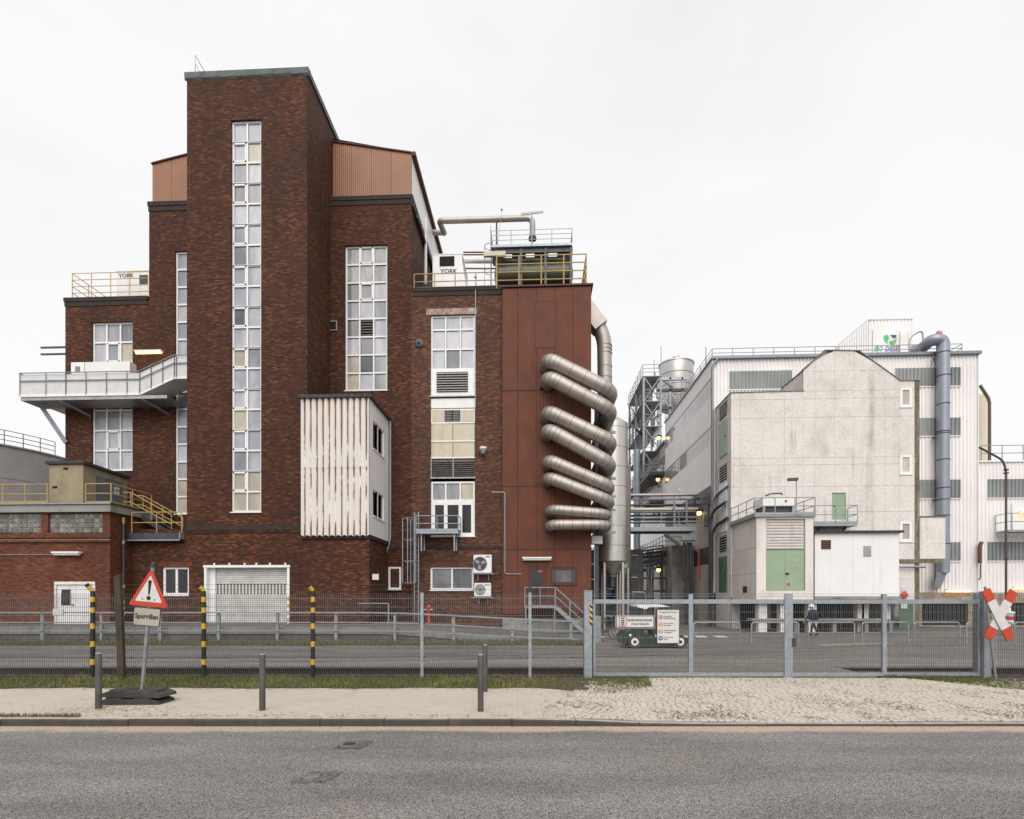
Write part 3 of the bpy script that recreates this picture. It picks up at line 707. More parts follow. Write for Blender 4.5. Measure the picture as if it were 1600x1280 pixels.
for k, (px, st) in enumerate(posts):
    X = fx(px); D = FD-.045; m = MB(); r = .048 if st else .036
    if st:
        z = 0; i = 0
        for z1, c in ((.33, 0), (.46, 1), (.75, 0), (.88, 1), (1.17, 0), (1.30, 1), (1.55, 0), (1.67, 1), (1.80, 0), (1.92, 1), (2.06, 0)):
            m.cur = c; m.tube([(X, D, z), (X, D, z1)], r, 12, cap=False); z = z1
        m.cur = 1; m.tube([(X, D, 2.06), (X-.06, D-.05, 2.16)], r, 12); m.cur = 0; m.tube([(X-.06, D-.05, 2.16), (X-.09, D-.075, 2.22)], r, 12)
        m.build('post', ['black_paint', 'yellow_post'], fence, True, True)
    else:
        m.box(X-.036, X+.036, D-.03, D+.03, -.05, 2.02); m.cur = 1; m.bar((X, D, 2.02), (X, D-.05, 2.24), .06)
        m.build('post', ['galvanised', 'steel_dark'], fence, camf=True)
    for z in (.1, .5, .9, 1.3, 1.7): MB().box(X-.065, X+.065, D-.012, D+.03, z-.012, z+.012).build('clamp', 'steel_dark', fence, camf=True)
for z, dy in ((2.09, -.02), (2.2, -.06)):
    MB().tube([(edges[0], FD-.045+dy, z), (edges[-1], FD-.045+dy, z)], .0035, 4).build('barbed_wire', 'steel_dark', fence, camf=True)
mesh_panel(fence2, fx(1560), fx(1560)+2.4, .06, 1.98)
MB().box(fx(1560)+2.4, fx(1560)+2.47, FD-.08, FD-.01, 0, 2.02).build('post', 'galvanised', fence2, camf=True)
# sliding gate in two leaves
def leaf(pxs, lab):
    t = thing('gate_leaf', lab, 'gate', (fx((pxs[0]+pxs[-1])/2), FD, 0), 'leaves of the steel gate', True)
    a, b = fx(pxs[0]), fx(pxs[-1]); w = .06
    MB().box(a, b, FD-.03, FD+.03, 1.76, 1.86).build('top_rail', 'galvanised', t, camf=True)
    MB().box(a, b, FD-.03, FD+.03, .06, .14).build('bottom_rail', 'galvanised', t, camf=True)
    for i, px in enumerate(pxs):
        X = fx(px); dx = w if i == 0 else -w if i == len(pxs)-1 else 0
        MB().box(min(X, X+dx)-(0 if dx else .05), max(X, X+dx)+(0 if dx else .05), FD-.034, FD+.034, .061, 1.99 if not dx else 1.86).build('stile', 'galvanised', t, camf=True)
    for p, q in zip(pxs, pxs[1:]): mesh_panel(t, fx(p)+.06, fx(q)-.06, .14, 1.74)
    for z in (1.93, 1.985): MB().tube([(a, FD, z), (b, FD, z)], .004, 4).build('wire', 'galvanised_dull', t, camf=True)
    return t
g1 = leaf([926, 1079, 1230], 'left leaf of the galvanised steel gate, carrying two signs')
g2 = leaf([1232, 1381, 1530], 'right leaf of the galvanised steel gate, beside the crossing cross')
MB().box(fx(1224), fx(1237), FD-.06, FD-.034, .02, 2.0).build('meeting_post', 'galvanised', g1, camf=True)
MB().box(fx(1236), fx(1241), FD-.09, FD-.045, .75, .95).build('lock', 'steel_dark', g2, camf=True)
def gpost(x0, x1, lab, round_=False):
    t = thing('gate_post', lab, 'gate post', (fx((x0+x1)/2), FD-.05, 0), camf=True)
    if round_:
        X = fx(1547); MB().tube([(X, FD+.22, 0), (X, FD+.22, 2.02)], .17, 24).build('column', 'galvanised', t, True, True)
        MB().lathe((X, FD+.22, 1.02), [(.173, 0), (.173, .02)], 24).build('clamp_band', 'copper_pipe', t, camf=True)
        MB().box(fx(1531), fx(1538), FD-.12, FD+.02, 0, 2.05).build('post', 'galvanised', t, camf=True)
        MB().box(fx(1540), fx(1543.5), FD-.10, FD-.07, 1.3, 1.78).build('hazard_plate', 'hazard', t, camf=True)
    else:
        MB().box(fx(x0), fx(x1), FD-.12, FD+.10, 0, 2.05).build('post', 'galvanised', t, camf=True)
        MB().box(fx(924.5), fx(925.6), FD-.13, FD+.05, 0, 2.06).build('guide_rail', 'steel_dark', t, camf=True)
        MB().box(fx(920.5), fx(924.3), FD-.135, FD-.122, 1.25, 1.75).build('hazard_plate', 'hazard', t, camf=True)
        MB().box(fx(x0)-.012, fx(x1)+.012, FD-.13, FD+.11, 2.05, 2.07).build('cap', 'galvanised_dull', t, camf=True)
gpost(912, 924, 'square galvanised gate post with hazard stripes, left of the gate')
gpost(1530, 1556, 'stout gate post with round column behind the crossing cross', True)
# signs on the gate
def rrect(x0, x1, z0, z1, r, n=4):
    out = []
    for cx, cz, a0 in ((x1-r, z1-r, 0), (x0+r, z1-r, 90), (x0+r, z0+r, 180), (x1-r, z0+r, 270)):
        for k in range(n+1):
            a = math.radians(a0+90*k/n); out.append((cx+r*math.cos(a), cz+r*math.sin(a)))
    return out
SD = FD-.06; SF = FR(SD)
def cz(py, D=SD): return E+(H-py)/F*D
t = thing('fire_access_sign', 'long white fire access sign with red truck symbol on the gate', 'sign', (fx(992, SD), SD, cz(982)), camf=True)
a, b, c, d = fx(961.5, SD), fx(1023, SD), cz(982), cz(961)
MB().prism(rrect(a, b, c, d, .05), SF, 0, .03).build('frame', 'galvanised', t, camf=True)
MB().prism(rrect(a+.022, b-.022, c+.022, d-.022, .03), SF, -.004, 0).build('rim', 'steel_dark', t, camf=True)
MB().prism(rrect(a+.035, b-.035, c+.035, d-.035, .02), SF, -.007, -.004).build('panel', 'white_sign', t, camf=True)
pa = a+.08; m = MB()
m.prism(rrect(pa, pa+.18, c+.045, d-.045, .02), SF, -.010, -.007); m.cur = 1; m.prism(rrect(pa+.02, pa+.16, c+.062, d-.062, .01), SF, -.012, -.010)
m.cur = 2; m.box(pa+.055, pa+.125, SD-.014, SD-.012, c+.075, d-.075); m.cur = 1
for k in range(3): m.box(pa+.07, pa+.11, SD-.016, SD-.014, c+.095+k*.05, c+.117+k*.05)
m.build('symbol', ['red_sign', 'white_sign', 'black_paint'], t, camf=True)
S2 = FR(SD-.006)
text('FEUERWEHRZUFAHRT', .075, S2, (pa+.2+b-.05)/2, c+.165, 'black_paint', t, bold=.001, sx=.78, camf=True)
text('STÄNDIG FREIHALTEN', .05, S2, (pa+.2+b-.05)/2, c+.085, 'black_paint', t, bold=.001, sx=.85, camf=True)
t = thing('site_rules_sign', 'tall white site rules sign with three red circles and a blue one', 'sign', (fx(1044, SD), SD, cz(1006)), camf=True)
a, b, c, d = fx(1026, SD), fx(1062, SD), cz(1006), cz(952)
MB().prism(rrect(a, b, c, d, .02), SF, 0, .03).build('frame', 'steel_dark', t, camf=True)
MB().prism(rrect(a+.018, b-.018, c+.018, d-.018, .01), SF, -.005, 0).build('panel', 'white_sign', t, camf=True)
text('Vertragsgelände der ADM Hamburg AG', .030, S2, (a+b)/2, d-.075, 'black_paint', t, sx=.86, camf=True)
rows = [('red_sign', 'Zulässige Höchst-', 'geschwindigkeit 15 km/h'), ('red_sign', 'Rauchen und offenes', 'Feuer verboten'), ('red_sign', 'Verbot von Mobiltelefonen', 'und Fotografieren'), ('blue_paint', 'Kopfschutz im Werk', 'benutzen')]
for k, (mc, l1, l2) in enumerate(rows):
    zc = d-.19-k*.163; m = MB(); xc = a+.09
    m.lathe((xc, SD-.0055, zc), [(.052, 0), (.052, -.003)], 24, 'y')
    if mc == 'red_sign':
        m.cur = 1; m.lathe((xc, SD-.0085, zc), [(.038, 0), (.038, -.002)], 24, 'y'); m.cur = 2
        if k == 0: m.box(xc-.022, xc-.012, SD-.0125, SD-.0105, zc-.02, zc+.02); m.box(xc-.002, xc+.02, SD-.0125, SD-.0105, zc-.02, zc+.02)
        else: m.bar((xc-.02, SD-.012, zc-.01), (xc+.015, SD-.012, zc+.015), .014, .003); m.cur = 0; m.bar((xc-.026, SD-.0135, zc+.026), (xc+.026, SD-.0135, zc-.026), .008, .003)
    else:
        m.cur = 1; m.lathe((xc, SD-.0085, zc), [(.022, 0), (.022, -.002)], 16, 'y')
    m.build('symbol', [mc, 'white_sign', 'black_paint'], t, camf=True)
    text(l1, .034, S2, a+.16, zc+.008, 'black_paint', t, 'LEFT', sx=.8, camf=True); text(l2, .034, S2, a+.16, zc-.036, 'black_paint', t, 'LEFT', sx=.8, camf=True)
# crossing cross (red tips on white arms)
XD = FD-.42
t = thing('crossing_cross', 'red and white railway crossing cross leaning before the right gate post', 'crossing sign', (fx(1562, XD), XD, 0), camf=True)
MB().tube([(fx(1560, XD), XD+.06, -.05), (fx(1543, XD), XD+.06, E+(H-917)/F*XD)], .03, 10).build('post', 'galvanised_dull', t, camf=True)
def arm(p, q, D, w):
    p = Vector(CP(*p, D)); q = Vector(CP(*q, D)); m = MB()
    for t0, t1, c in ((0, .22, 0), (.22, .78, 1), (.78, 1, 0)): m.cur = c; m.bar(p+(q-p)*t0, p+(q-p)*t1, .03, w, (0, 1, 0)) if False else m.bar(p+(q-p)*t0, p+(q-p)*t1, w, .03, (0, 1, 0))
    m.build('arm', ['red_sign', 'white_sign'], t, camf=True)
arm((1584, 924), (1543, 997), XD+.04, .20); arm((1540, 922), (1579, 999), XD, .20)
# bollards
t0 = thing('bollard', 'slim dark bollard nearest the left edge, beside the warning sign foot', 'bollard', (0, 0, 0), 'dark steel bollards on the pavement')
MB().lathe((0, 0, -.05), [(.05, 0), (.05, .985), (.046, .99)], 20).build('tube', 'bollard_brown' if 'bollard_brown' in MT else 'black_rubber', t0, True)
MB().lathe((0, 0, .94), [(.047, 0), (.045, .012), (.02, .02)], 20).build('cap', 'galvanised', t0, True)
def put(o, px, py, lab):
    D = CG(py); o.location = rotc((fx(px, D), D, 0)); WL[o.name] = tuple(o.location); o['label'] = lab
blab = [(154, 1107, 'slim dark bollard nearest the left edge, beside the warning sign foot'), (410, 1110, 'slim dark bollard standing alone on the left pavement, right of the warning sign'), (751, 1111, 'front one of the two bollards close together mid pavement'), (758, 1081, 'rear bollard of the close pair, at the grass edge')]
for i, (px, py, lab) in enumerate(blab):
    o = t0 if i == 0 else copy_tree(t0, (0, 0, 0)); put(o, px, py, lab)
# old timber post
o = MB(); b0 = CP(187, 1054, FD-.25); b0 = (b0[0], b0[1], -.05)
t1 = Vector(CP(184, 900, FD-.25)); bb = Vector(b0)+Vector((.06, 0, 0))
o.add([tuple(bb+Vector((sx*.07, sy*.045, 0))) for sx, sy in ((-1, -1), (1, -1), (1, 1), (-1, 1))]+[tuple(t1+Vector((sx*.07+random.uniform(-.01, .01), sy*.045, dz))) for sx, sy, dz in ((-1, -1, 0), (1, -1, .03), (1, 1, .05), (-1, 1, 0))], [(0, 1, 5, 4), (1, 2, 6, 5), (2, 3, 7, 6), (3, 0, 4, 7), (4, 5, 6, 7)])
tag(o.build('timber_post', 'wood_old', camf=True), 'weathered leaning timber post between striped fence post and warning sign', 'post')
# warning sign on its recycled rubber feet
WD = 10.0; wb = ((222-CX)/F*WD, WD); TA = math.radians(5.1)
def tilt(v):
    x, z = v[0]-wb[0], v[2]-.2; return (wb[0]+x*math.cos(TA)+z*math.sin(TA), v[1], .2+z*math.cos(TA)-x*math.sin(TA))
t = thing('warning_sign', 'red bordered exclamation triangle above a Spurrillen plate on leaning post', 'road sign', (*wb, 0), camf=True)
def tb(m, name, mt): m.v = [tilt(v) for v in m.v]; return m.build(name, mt, t, camf=True)
tb(MB().box(wb[0]-.024, wb[0]+.024, WD-.024, WD+.024, .18, 2.52), 'post', 'galvanised_dull')
tb(MB().lathe((wb[0], WD, 2.52), [(.035, -.06), (.035, .02), (.02, .04)], 10), 'post_cap', 'steel_dark')
def tri(cx, z0, s, r):
    h = s*.866+.06; pts = [(cx-s/2, z0), (cx+s/2, z0), (cx, z0+h)]; out = []
    for i in range(3):
        p = Vector(pts[i]); a = (Vector(pts[i-1])-p).normalized(); b = (Vector(pts[(i+1) % 3])-p).normalized()
        for k in range(5):
            u = k/4; out.append(tuple((p+a*r)*(1-u)**2+p*2*u*(1-u)+(p+b*r)*u*u))
    return out
zt = 1.745; cxs = wb[0]+.0
tb(MB().prism(tri(cxs, zt, .735, .07), FR(WD-.03), -.012, .0), 'panel', 'red_sign')
tb(MB().prism(tri(cxs, zt+.085, .50, .03), FR(WD-.03), -.015, -.012), 'field', 'white_sign')
m = MB(); m.prism([(cxs-.030, zt+.46), (cxs+.030, zt+.46), (cxs+.014, zt+.215), (cxs-.014, zt+.215)], FR(WD-.03), -.018, -.015)
m.lathe((cxs, WD-.045, zt+.155), [(.04, 0), (.04, -.003)], 16, 'y'); m.lathe((cxs, WD-.045, zt+.455), [(.031, 0), (.031, -.003)], 16, 'y'); tb(m, 'exclamation_mark', 'black_paint')
m = MB()
for dx in (-.11, .11): m.lathe((cxs+dx, WD-.045, zt+.13), [(.012, 0), (.012, -.006)], 8, 'y')
tb(m, 'bolt', 'steel_dark')
pz = 1.385; px_ = cxs-.005
tb(MB().prism(rrect(px_-.245, px_+.245, pz, pz+.335, .03), FR(WD-.03), -.012, 0), 'plate_frame', 'steel_dark')
tb(MB().prism(rrect(px_-.232, px_+.232, pz+.013, pz+.322, .025), FR(WD-.03), -.015, -.012), 'plate', 'beige_sign')
text('Spurrillen', .128, FR(WD-.044), px_, pz+.135, 'black_paint', t, bold=.003, sx=.86, camf=True, rotf=tilt)
def foot(z, dx, dy, rot):
    m = MB(); w, l = .57, .23; c_, s_ = math.cos(rot), math.sin(rot)
    prof = [(-w, 0), (-w+.02, .05), (-w+.2, .115), (-.12, .115), (-.10, .095), (.10, .095), (.12, .115), (w-.2, .115), (w-.02, .05), (w, 0)]
    m.prism(prof, lambda a, d, c: (a, d, c+z), -l, l)
    for s2 in (-1, 1): m.box(s2*.33-.12, s2*.33+.12, -.12, .12, z+.09, z+.122)
    m.box(-.16, -.03, -l-.004, -l+.1, z+.04, z+.07)
    m.v = [(wb[0]+dx+a*c_-b*s_, WD+dy+a*s_+b*c_, c) for a, b, c in m.v]
    m.build('foot_plate', 'black_rubber', t, camf=True)
foot(0, -.02, -.14, .02); foot(.122, 0.0, -.10, -.06)
# ------------------------------------------------------------------ brick works (plant frame)
def window(parent, M, r, cols, rows, pick=None, fw=.065, rec=.10, name='window', frame='frame_white', sash=None, special=None, sill=True):
    """one window: bars in one mesh, every pane an own sub-part"""
    a0, a1, c0, c1 = r; rows_ = rows if isinstance(rows, list) else [1]*rows
    tot = sum(rows_); zs = [c1]
    for q in rows_: zs.append(zs[-1]-(c1-c0)*q/tot)
    cs = [a0+(a1-a0)*k/cols for k in range(cols+1)]; m = MB(); d0, d1 = rec, rec+.08
    for k, x in enumerate(cs):
        w = fw if 0 < k < cols else fw*1.1
        lo, hi = (x-w/2, x+w/2) if 0 < k < cols else (x, x+w) if k == 0 else (x-w, x)
        m.mbox(M, lo, hi, d0, d1, c0, c1)
    for k, z in enumerate(zs):
        hi, lo = (z+fw/2, z-fw/2) if 0 < k < len(zs)-1 else (z, z-fw) if k == 0 else (z+fw, z)
        m.mbox(M, a0, a1, d0-.004, d1, lo, hi)
    if sill: m.mbox(M, a0-.03, a1+.03, -.05, d1, c0-.05, c0-.003)
    w = m.build(name, frame, parent)
    MB().mbox(M, a0+.01, a1-.01, d0+.067, d0+.07, c0+.01, c1-.01).build('gasket_shade', 'dark_hole', w)  # black backing draws the gasket outline and paints the frame's top shadow
    for i in range(len(rows_)):
        for j in range(cols):
            x0, x1, z1, z0 = cs[j]+fw/2, cs[j+1]-fw/2, zs[i]-fw/2, zs[i+1]+fw/2
            sp = special(i, j) if special else None
            if sp == 'skip': continue
            if sp == 'louvre':
                m = MB(); n = 6
                for k in range(n): zc = z0+(z1-z0)*(k+.5)/n; m.mbox(M, x0, x1, d0+.01, d0+.05, zc-.035, zc+.02)
                m.build('vent_slats', 'louvre', w); MB().mbox(M, x0, x1, d1-.01, d1, z0, z1).build('pane', 'dark_hole', w); continue
            if sash and sash(i, j):
                m = MB(); q = .07
                for p in ((x0, x0+q, z0, z1), (x1-q, x1, z0, z1), (x0, x1, z0, z0+q), (x0, x1, z1-q, z1)): m.mbox(M, p[0], p[1], d0-.02, d1-.01, p[2], p[3])
                m.build('sash', frame, w)
            MB().mbox(M, x0+.02, x1-.02, d0+.06, d0+.066, z0+.02, z1-.025).build('pane', pick(i, j) if pick else 'glass_pale', w)
    return w
rw = random.Random(5)
def pk(weights):
    names = [n for n, _ in weights]; ws = [w for _, w in weights]
    return lambda i, j: rw.choices(names, ws)[0]
BB = thing('brick_building', 'tall dark brick factory with stair tower, long white windows and orange roof cladding', 'building', (XY(390, 26.9), 28, 0))
YT, YW = 26.9, 30.0
GZ = -.2
# --- tower
x0, x1, _, zt_ = R(292, 121, 480, 900, YT); zl = ZY(826, 385, YT)
tw = R(361, 187, 408, 800, YT)
MB().block(x0, x1, YT, 33, zl, zt_, [tw], .3).build('tower_wall', 'brick', BB)
def tpick(i, j):
    if i >= 17: return 'glass_warm'
    if (i, j) in ((1, 1), (11, 0), (14, 0)): return 'glass_warm'
    if (i, j) in ((3, 0), (9, 0)): return 'glass_grey'
    return rw.choices(['glass_pale', 'glass_mid'], [.8, .2])[0]
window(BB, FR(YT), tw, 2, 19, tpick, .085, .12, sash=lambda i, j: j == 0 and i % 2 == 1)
m = MB()
for k in range(1, 19, 2):
    z = tw[3]-(tw[3]-tw[2])*k/19; m.box(tw[0], tw[1], YT+.108, YT+.112, z-.016, z+.016)
m.build('window_joints', 'steel_dark', BB)
# crown of the tower: lead flashing in bays, a little wavy
cw = (x1-x0+.18)/7
for k in range(7):
    a = x0-.09+k*cw; dz = random.uniform(-.03, .03)
    MB().add([(a, YT-.07, zt_+.02+dz), (a+cw-.01, YT-.07, zt_+.06+dz), (a+cw-.01, YT-.08, zt_+.33), (a, YT-.08, zt_+.33), (a+cw-.01, YT+.3, zt_+.40), (a, YT+.3, zt_+.40), (a, YT, zt_-.05), (a+cw-.01, YT, zt_-.05)], [(0, 1, 2, 3), (3, 2, 4, 5), (0, 6, 7, 1)]).build('flashing', 'coping', BB)
MB().box(x1-.02, x1+.08, YT-.08, 33.1, zt_+.04, zt_+.34).build('flashing', 'coping', BB)
MB().box(x0-.08, x0+.02, YT-.06, 33.1, zt_+.04, zt_+.34).build('flashing', 'coping', BB)
MB().box(x0, x1, YT, 33, zt_+.001, zt_+.3).build('roof', 'roof_dark', BB)
m = MB(); pa = Vector(P(305, 112, YT+.4)); m.tube([pa, pa+Vector((0, 0, .85)), pa+Vector((.42, .6, .05))], .02, 5); m.tube([pa+Vector((0, 0, .4)), pa+Vector((.2, .3, .02))], .012, 5); m.build('roof_ladder_hoop', 'galvanised_dull', BB)
# string course on the tower and the ground-floor block
MB().box(x0, x1+.05, YT-.07, YT+.02, zl-.09, zl+.16).build('string_course', 'cornice', BB)
MB().box(x0, x1+.04, YT-.04, YT+.02, zl-.2, zl-.1).build('string_course', 'brick', BB)
gb = R(198, 838, 480, 990, YT)
gwin = R(253, 886, 295, 930, YT); gdoor = R(320, 885, 452, 974, YT)
MB().block(gb[0], x1, YT+.002, YW+.5, GZ, zl-.001, [gwin, (gdoor[0], gdoor[1], .55, gdoor[3])], .9).build('base_wall', 'brick', BB)
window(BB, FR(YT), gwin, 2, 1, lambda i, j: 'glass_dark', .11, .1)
MB().box(gwin[0]-.15, gwin[1]+.15, YT-.012, YT+.05, gwin[3]+.01, gwin[3]+.26).build('lintel', 'brick_red', BB)
# garage door: steel surround and a slatted roller shutter
gz = .6
m = MB(); m.box(gdoor[0]-.02, gdoor[0]+.10, YT-.03, YT+.35, gz, gdoor[3]); m.box(gdoor[1]-.10, gdoor[1]+.02, YT-.03, YT+.35, gz, gdoor[3]); m.box(gdoor[0]-.06, gdoor[1]+.06, YT-.05, YT+.35, gdoor[3]-.06, gdoor[3]+.06); m.box(gdoor[0]+.1, gdoor[0]+.4, YT+.24, YT+.3, gz, gdoor[3]-.06)
gd = m.build('garage_frame', 'frame_white', BB)
for k in range(4): MB().box(gdoor[1]-.09, gdoor[1]+.025, YT-.036, YT-.03, gz+.1+k*.35, gz+.28+k*.35).build('hazard_tape', 'yellow_post', gd)
for fx_ in (.12, .3, .48, .62, .78, .96): X = gdoor[0]+(gdoor[1]-gdoor[0])*fx_; MB().box(X-.05, X+.03, YT-.06, YT, gdoor[3]+.07, gdoor[3]+.17).build('bracket', 'frame_white', gd)
sh = MB().box(gdoor[0]+.38, gdoor[1]-.1, YT+.36, YT+.40, gz, gdoor[3]).build('roller_shutter', 'dark_hole', BB)
n = 27; hgt = (gdoor[3]-.06-gz)/n; sx0, sx1 = gdoor[0]+.40, gdoor[1]-.12
for k in range(n):
    z = gz+k*hgt; m = MB()
    if 14 <= k <= 18:   # vision slats
        m.box(sx0, sx1, YT+.31, YT+.35, z, z+hgt*.28); nn = 22
        for q in range(nn+1): xq = sx0+(sx1-sx0)*q/nn; m.box(xq-.035, xq+.035, YT+.312, YT+.35, z+hgt*.28, z+hgt*.99)
    else: m.add([(sx0, YT+.34, z), (sx1, YT+.34, z), (sx1, YT+.30, z+hgt*.35), (sx0, YT+.30, z+hgt*.35), (sx1, YT+.30, z+hgt*.75), (sx0, YT+.30, z+hgt*.75), (sx1, YT+.345, z+hgt*.98), (sx0, YT+.345, z+hgt*.98)], [(0, 1, 2, 3), (3, 2, 4, 5), (5, 4, 6, 7)])
    m.build('slat', 'shutter', sh)
# --- wings
lw = R(102, 472, 233, 800, YW); ml = R(233, 318, 302, 800, YW)
wa = R(143, 503, 207, 735, YW); wb_ = R(273, 392, 296, 803, YW)
wb_ = (wb_[0], wb_[0]+.86, wb_[2], wb_[3])
MB().block(lw[0], lw[1], YW, 44, GZ, lw[3], [wa], .3).build('wing_wall', 'brick', BB)
MB().block(lw[1]+.001, x0+1.2, YW-.003, 41, GZ, ml[3], [wb_], .3).build('wing_wall', 'brick', BB)
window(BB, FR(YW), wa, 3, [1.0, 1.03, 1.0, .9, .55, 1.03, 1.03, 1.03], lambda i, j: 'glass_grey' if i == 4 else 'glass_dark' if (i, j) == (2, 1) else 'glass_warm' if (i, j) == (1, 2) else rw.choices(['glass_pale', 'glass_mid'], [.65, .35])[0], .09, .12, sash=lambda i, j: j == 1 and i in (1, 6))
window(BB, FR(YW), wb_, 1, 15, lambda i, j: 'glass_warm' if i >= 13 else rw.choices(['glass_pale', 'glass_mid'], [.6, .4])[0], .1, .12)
def cornice(a, b, z, y, h=.42, side=None):
    h *= .85
    MB().box(a-.06, b+.06, y-.07, y+.3, z-h*.4, z+.02).build('cornice', 'cornice', BB)
    MB().box(a-.03, b+.03, y-.035, y+.3, z-h, z-h*.4-.002).build('cornice', 'cornice', BB)
    MB().box(a-.075, b+.075, y-.085, y+.35, z+.021, z+.05).build('coping', 'coping', BB)
cornice(lw[0], lw[1]-.12, ZY(466, 167, YW), YW, .5)
cornice(ml[0], x0+1, ZY(317, 260, YW), YW-.003, .55)
mr = R(512, 310, 643, 800, YW); rwg = R(643, 452, 786, 990, YW)
wc = R(539, 383, 605, 610, YW); wd = R(673, 492, 742, 840, YW)
MB().block(x1-1.2, mr[1], YW-.002, 41, GZ, mr[3], [wc], .3).build('wing_wall', 'brick', BB)
wg1 = R(607, 886, 627, 921, YW); wg2 = R(672, 886, 740, 922, YW)
MB().block(mr[1]+.001, rwg[1]+.3, YW, 41, GZ, rwg[3], [wd, wg2], .3).build('wing_wall', 'brick_wing', BB)
cornice(x1-1, mr[1], ZY(308, 580, YW), YW-.002, .52)
MB().box(mr[1], mr[1]+.12, YW-.1, 41, ZY(318, 643, YW)-.2, ZY(308, 643, YW)).build('cornice', 'cornice', BB)
cornice(mr[1]+.13, rwg[1]-.05, ZY(450, 714, YW), YW, .5)
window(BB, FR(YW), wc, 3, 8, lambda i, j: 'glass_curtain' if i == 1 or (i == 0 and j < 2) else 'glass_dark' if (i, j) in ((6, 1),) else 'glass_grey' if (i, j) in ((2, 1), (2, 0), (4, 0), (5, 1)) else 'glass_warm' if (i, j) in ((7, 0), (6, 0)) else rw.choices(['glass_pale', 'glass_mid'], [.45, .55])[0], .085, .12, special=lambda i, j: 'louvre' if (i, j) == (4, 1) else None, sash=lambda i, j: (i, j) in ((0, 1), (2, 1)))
# window stack on the right wing: glazing, vents, cream panels, door glazing
def sub(y0, y1, xa=673, xb=742): return R(xa, y0, xb, y1, YW)
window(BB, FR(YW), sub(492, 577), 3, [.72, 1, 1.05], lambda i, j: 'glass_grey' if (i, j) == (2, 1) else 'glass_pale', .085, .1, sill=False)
q = sub(577, 618); pn = MB().box(q[0], q[1], YW+.06, YW+.2, q[2], q[3]-.003).build('vent_panel', 'frame_white', BB)
MB().box(q[0]-.04, q[1]+.04, YW-.05, YW+.2, q[2]-.07, q[2]-.002).build('sill', 'zinc', BB)
v = sub(581, 612, 682, 731); m = MB(); MB().box(v[0], v[1], YW+.03, YW+.06, v[2], v[3]).build('vent_back', 'dark_hole', pn)
for k in range(8): z = v[2]+(v[3]-v[2])*(k+.5)/8; m = MB().add([(v[0], YW-.02, z-.05), (v[1], YW-.02, z-.05), (v[1], YW+.03, z+.03), (v[0], YW+.03, z+.03)], [(0, 1, 2, 3)]); m.build('vent_slat', 'louvre_light', pn)
q = sub(622, 637); MB().box(q[0], q[1], YW+.06, YW+.2, q[2], q[3]).build('panel', 'white_panel', BB)
q = sub(638, 661); fr = MB().box(q[0], q[1], YW+.09, YW+.2, q[2], q[3]-.003).build('vent_frame', 'frame_white', BB)
for a, b, c in ((675, 693, 'cream'), (694, 719, 0), (720, 740, 'cream')):
    v = sub(640, 658, a, b)
    if c: MB().box(v[0], v[1], YW+.07, YW+.09, v[2], v[3]).build('panel', c, fr)
    else:
        MB().box(v[0], v[1], YW+.08, YW+.09, v[2], v[3]).build('vent_back', 'dark_hole', fr)
        for s_ in (0, 1):
            for k in range(7): z = v[2]+(v[3]-v[2])*(k+.4)/7; w2 = (v[1]-v[0])/2; MB().box(v[0]+s_*w2+.03, v[0]+(s_+1)*w2-.03, YW+.03, YW+.07, z, z+.03).build('vent_slat', 'louvre_light', fr)
for y0, y1 in ((662, 688), (690, 714)):
    for k in range(2):
        a = 673+k*34.5; v = sub(y0, y1, a, a+34.2); MB().box(v[0]+.01, v[1]-.01, YW+.08, YW+.15, v[2], v[3]).build('panel', 'cream', BB)
    v = sub(y1, y1+2); MB().box(v[0], v[1], YW+.04, YW+.16, v[2], v[3]).build('sill', 'frame_white', BB)
q = sub(717, 746); fr = MB().box(q[0], q[1], YW+.12, YW+.2, q[2]+.002, q[3]-.01).build('vent_frame', 'louvre', BB)
for s_ in (0, 1):
    a = q[0]+(q[1]-q[0])*s_/2+.05; b = q[0]+(q[1]-q[0])*(s_+1)/2-.05
    for k in range(8): z = q[2]+.06+(q[3]-q[2]-.1)*k/8; MB().add([(a, YW+.02, z-.01), (b, YW+.02, z-.01), (b, YW+.1, z+.075), (a, YW+.1, z+.075)], [(0, 1, 2, 3)]).build('vent_slat', 'louvre', fr)
    MB().box(a-.05, a, YW+.0, YW+.12, q[2], q[3]).build('vent_stile', 'louvre_light', fr)
MB().box(q[0]-.02, q[1]+.02, YW-.02, YW+.1, q[2]-.06, q[2]).build('sill', 'zinc', BB)
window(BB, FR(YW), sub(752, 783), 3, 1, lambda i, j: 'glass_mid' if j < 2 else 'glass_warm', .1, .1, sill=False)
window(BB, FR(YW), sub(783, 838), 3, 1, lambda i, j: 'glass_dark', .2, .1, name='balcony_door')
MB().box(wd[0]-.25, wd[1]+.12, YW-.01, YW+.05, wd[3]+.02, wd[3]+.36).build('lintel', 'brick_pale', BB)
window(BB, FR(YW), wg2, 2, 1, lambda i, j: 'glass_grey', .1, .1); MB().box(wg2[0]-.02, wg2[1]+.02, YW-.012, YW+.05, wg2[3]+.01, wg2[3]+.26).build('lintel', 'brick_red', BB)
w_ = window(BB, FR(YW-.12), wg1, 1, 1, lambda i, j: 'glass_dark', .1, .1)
q = R(605, 855, 786, 858, YW); MB().box(q[0], q[1], YW-.05, YW+.02, q[2], q[3]+.05).build('string_course', 'cornice', BB)
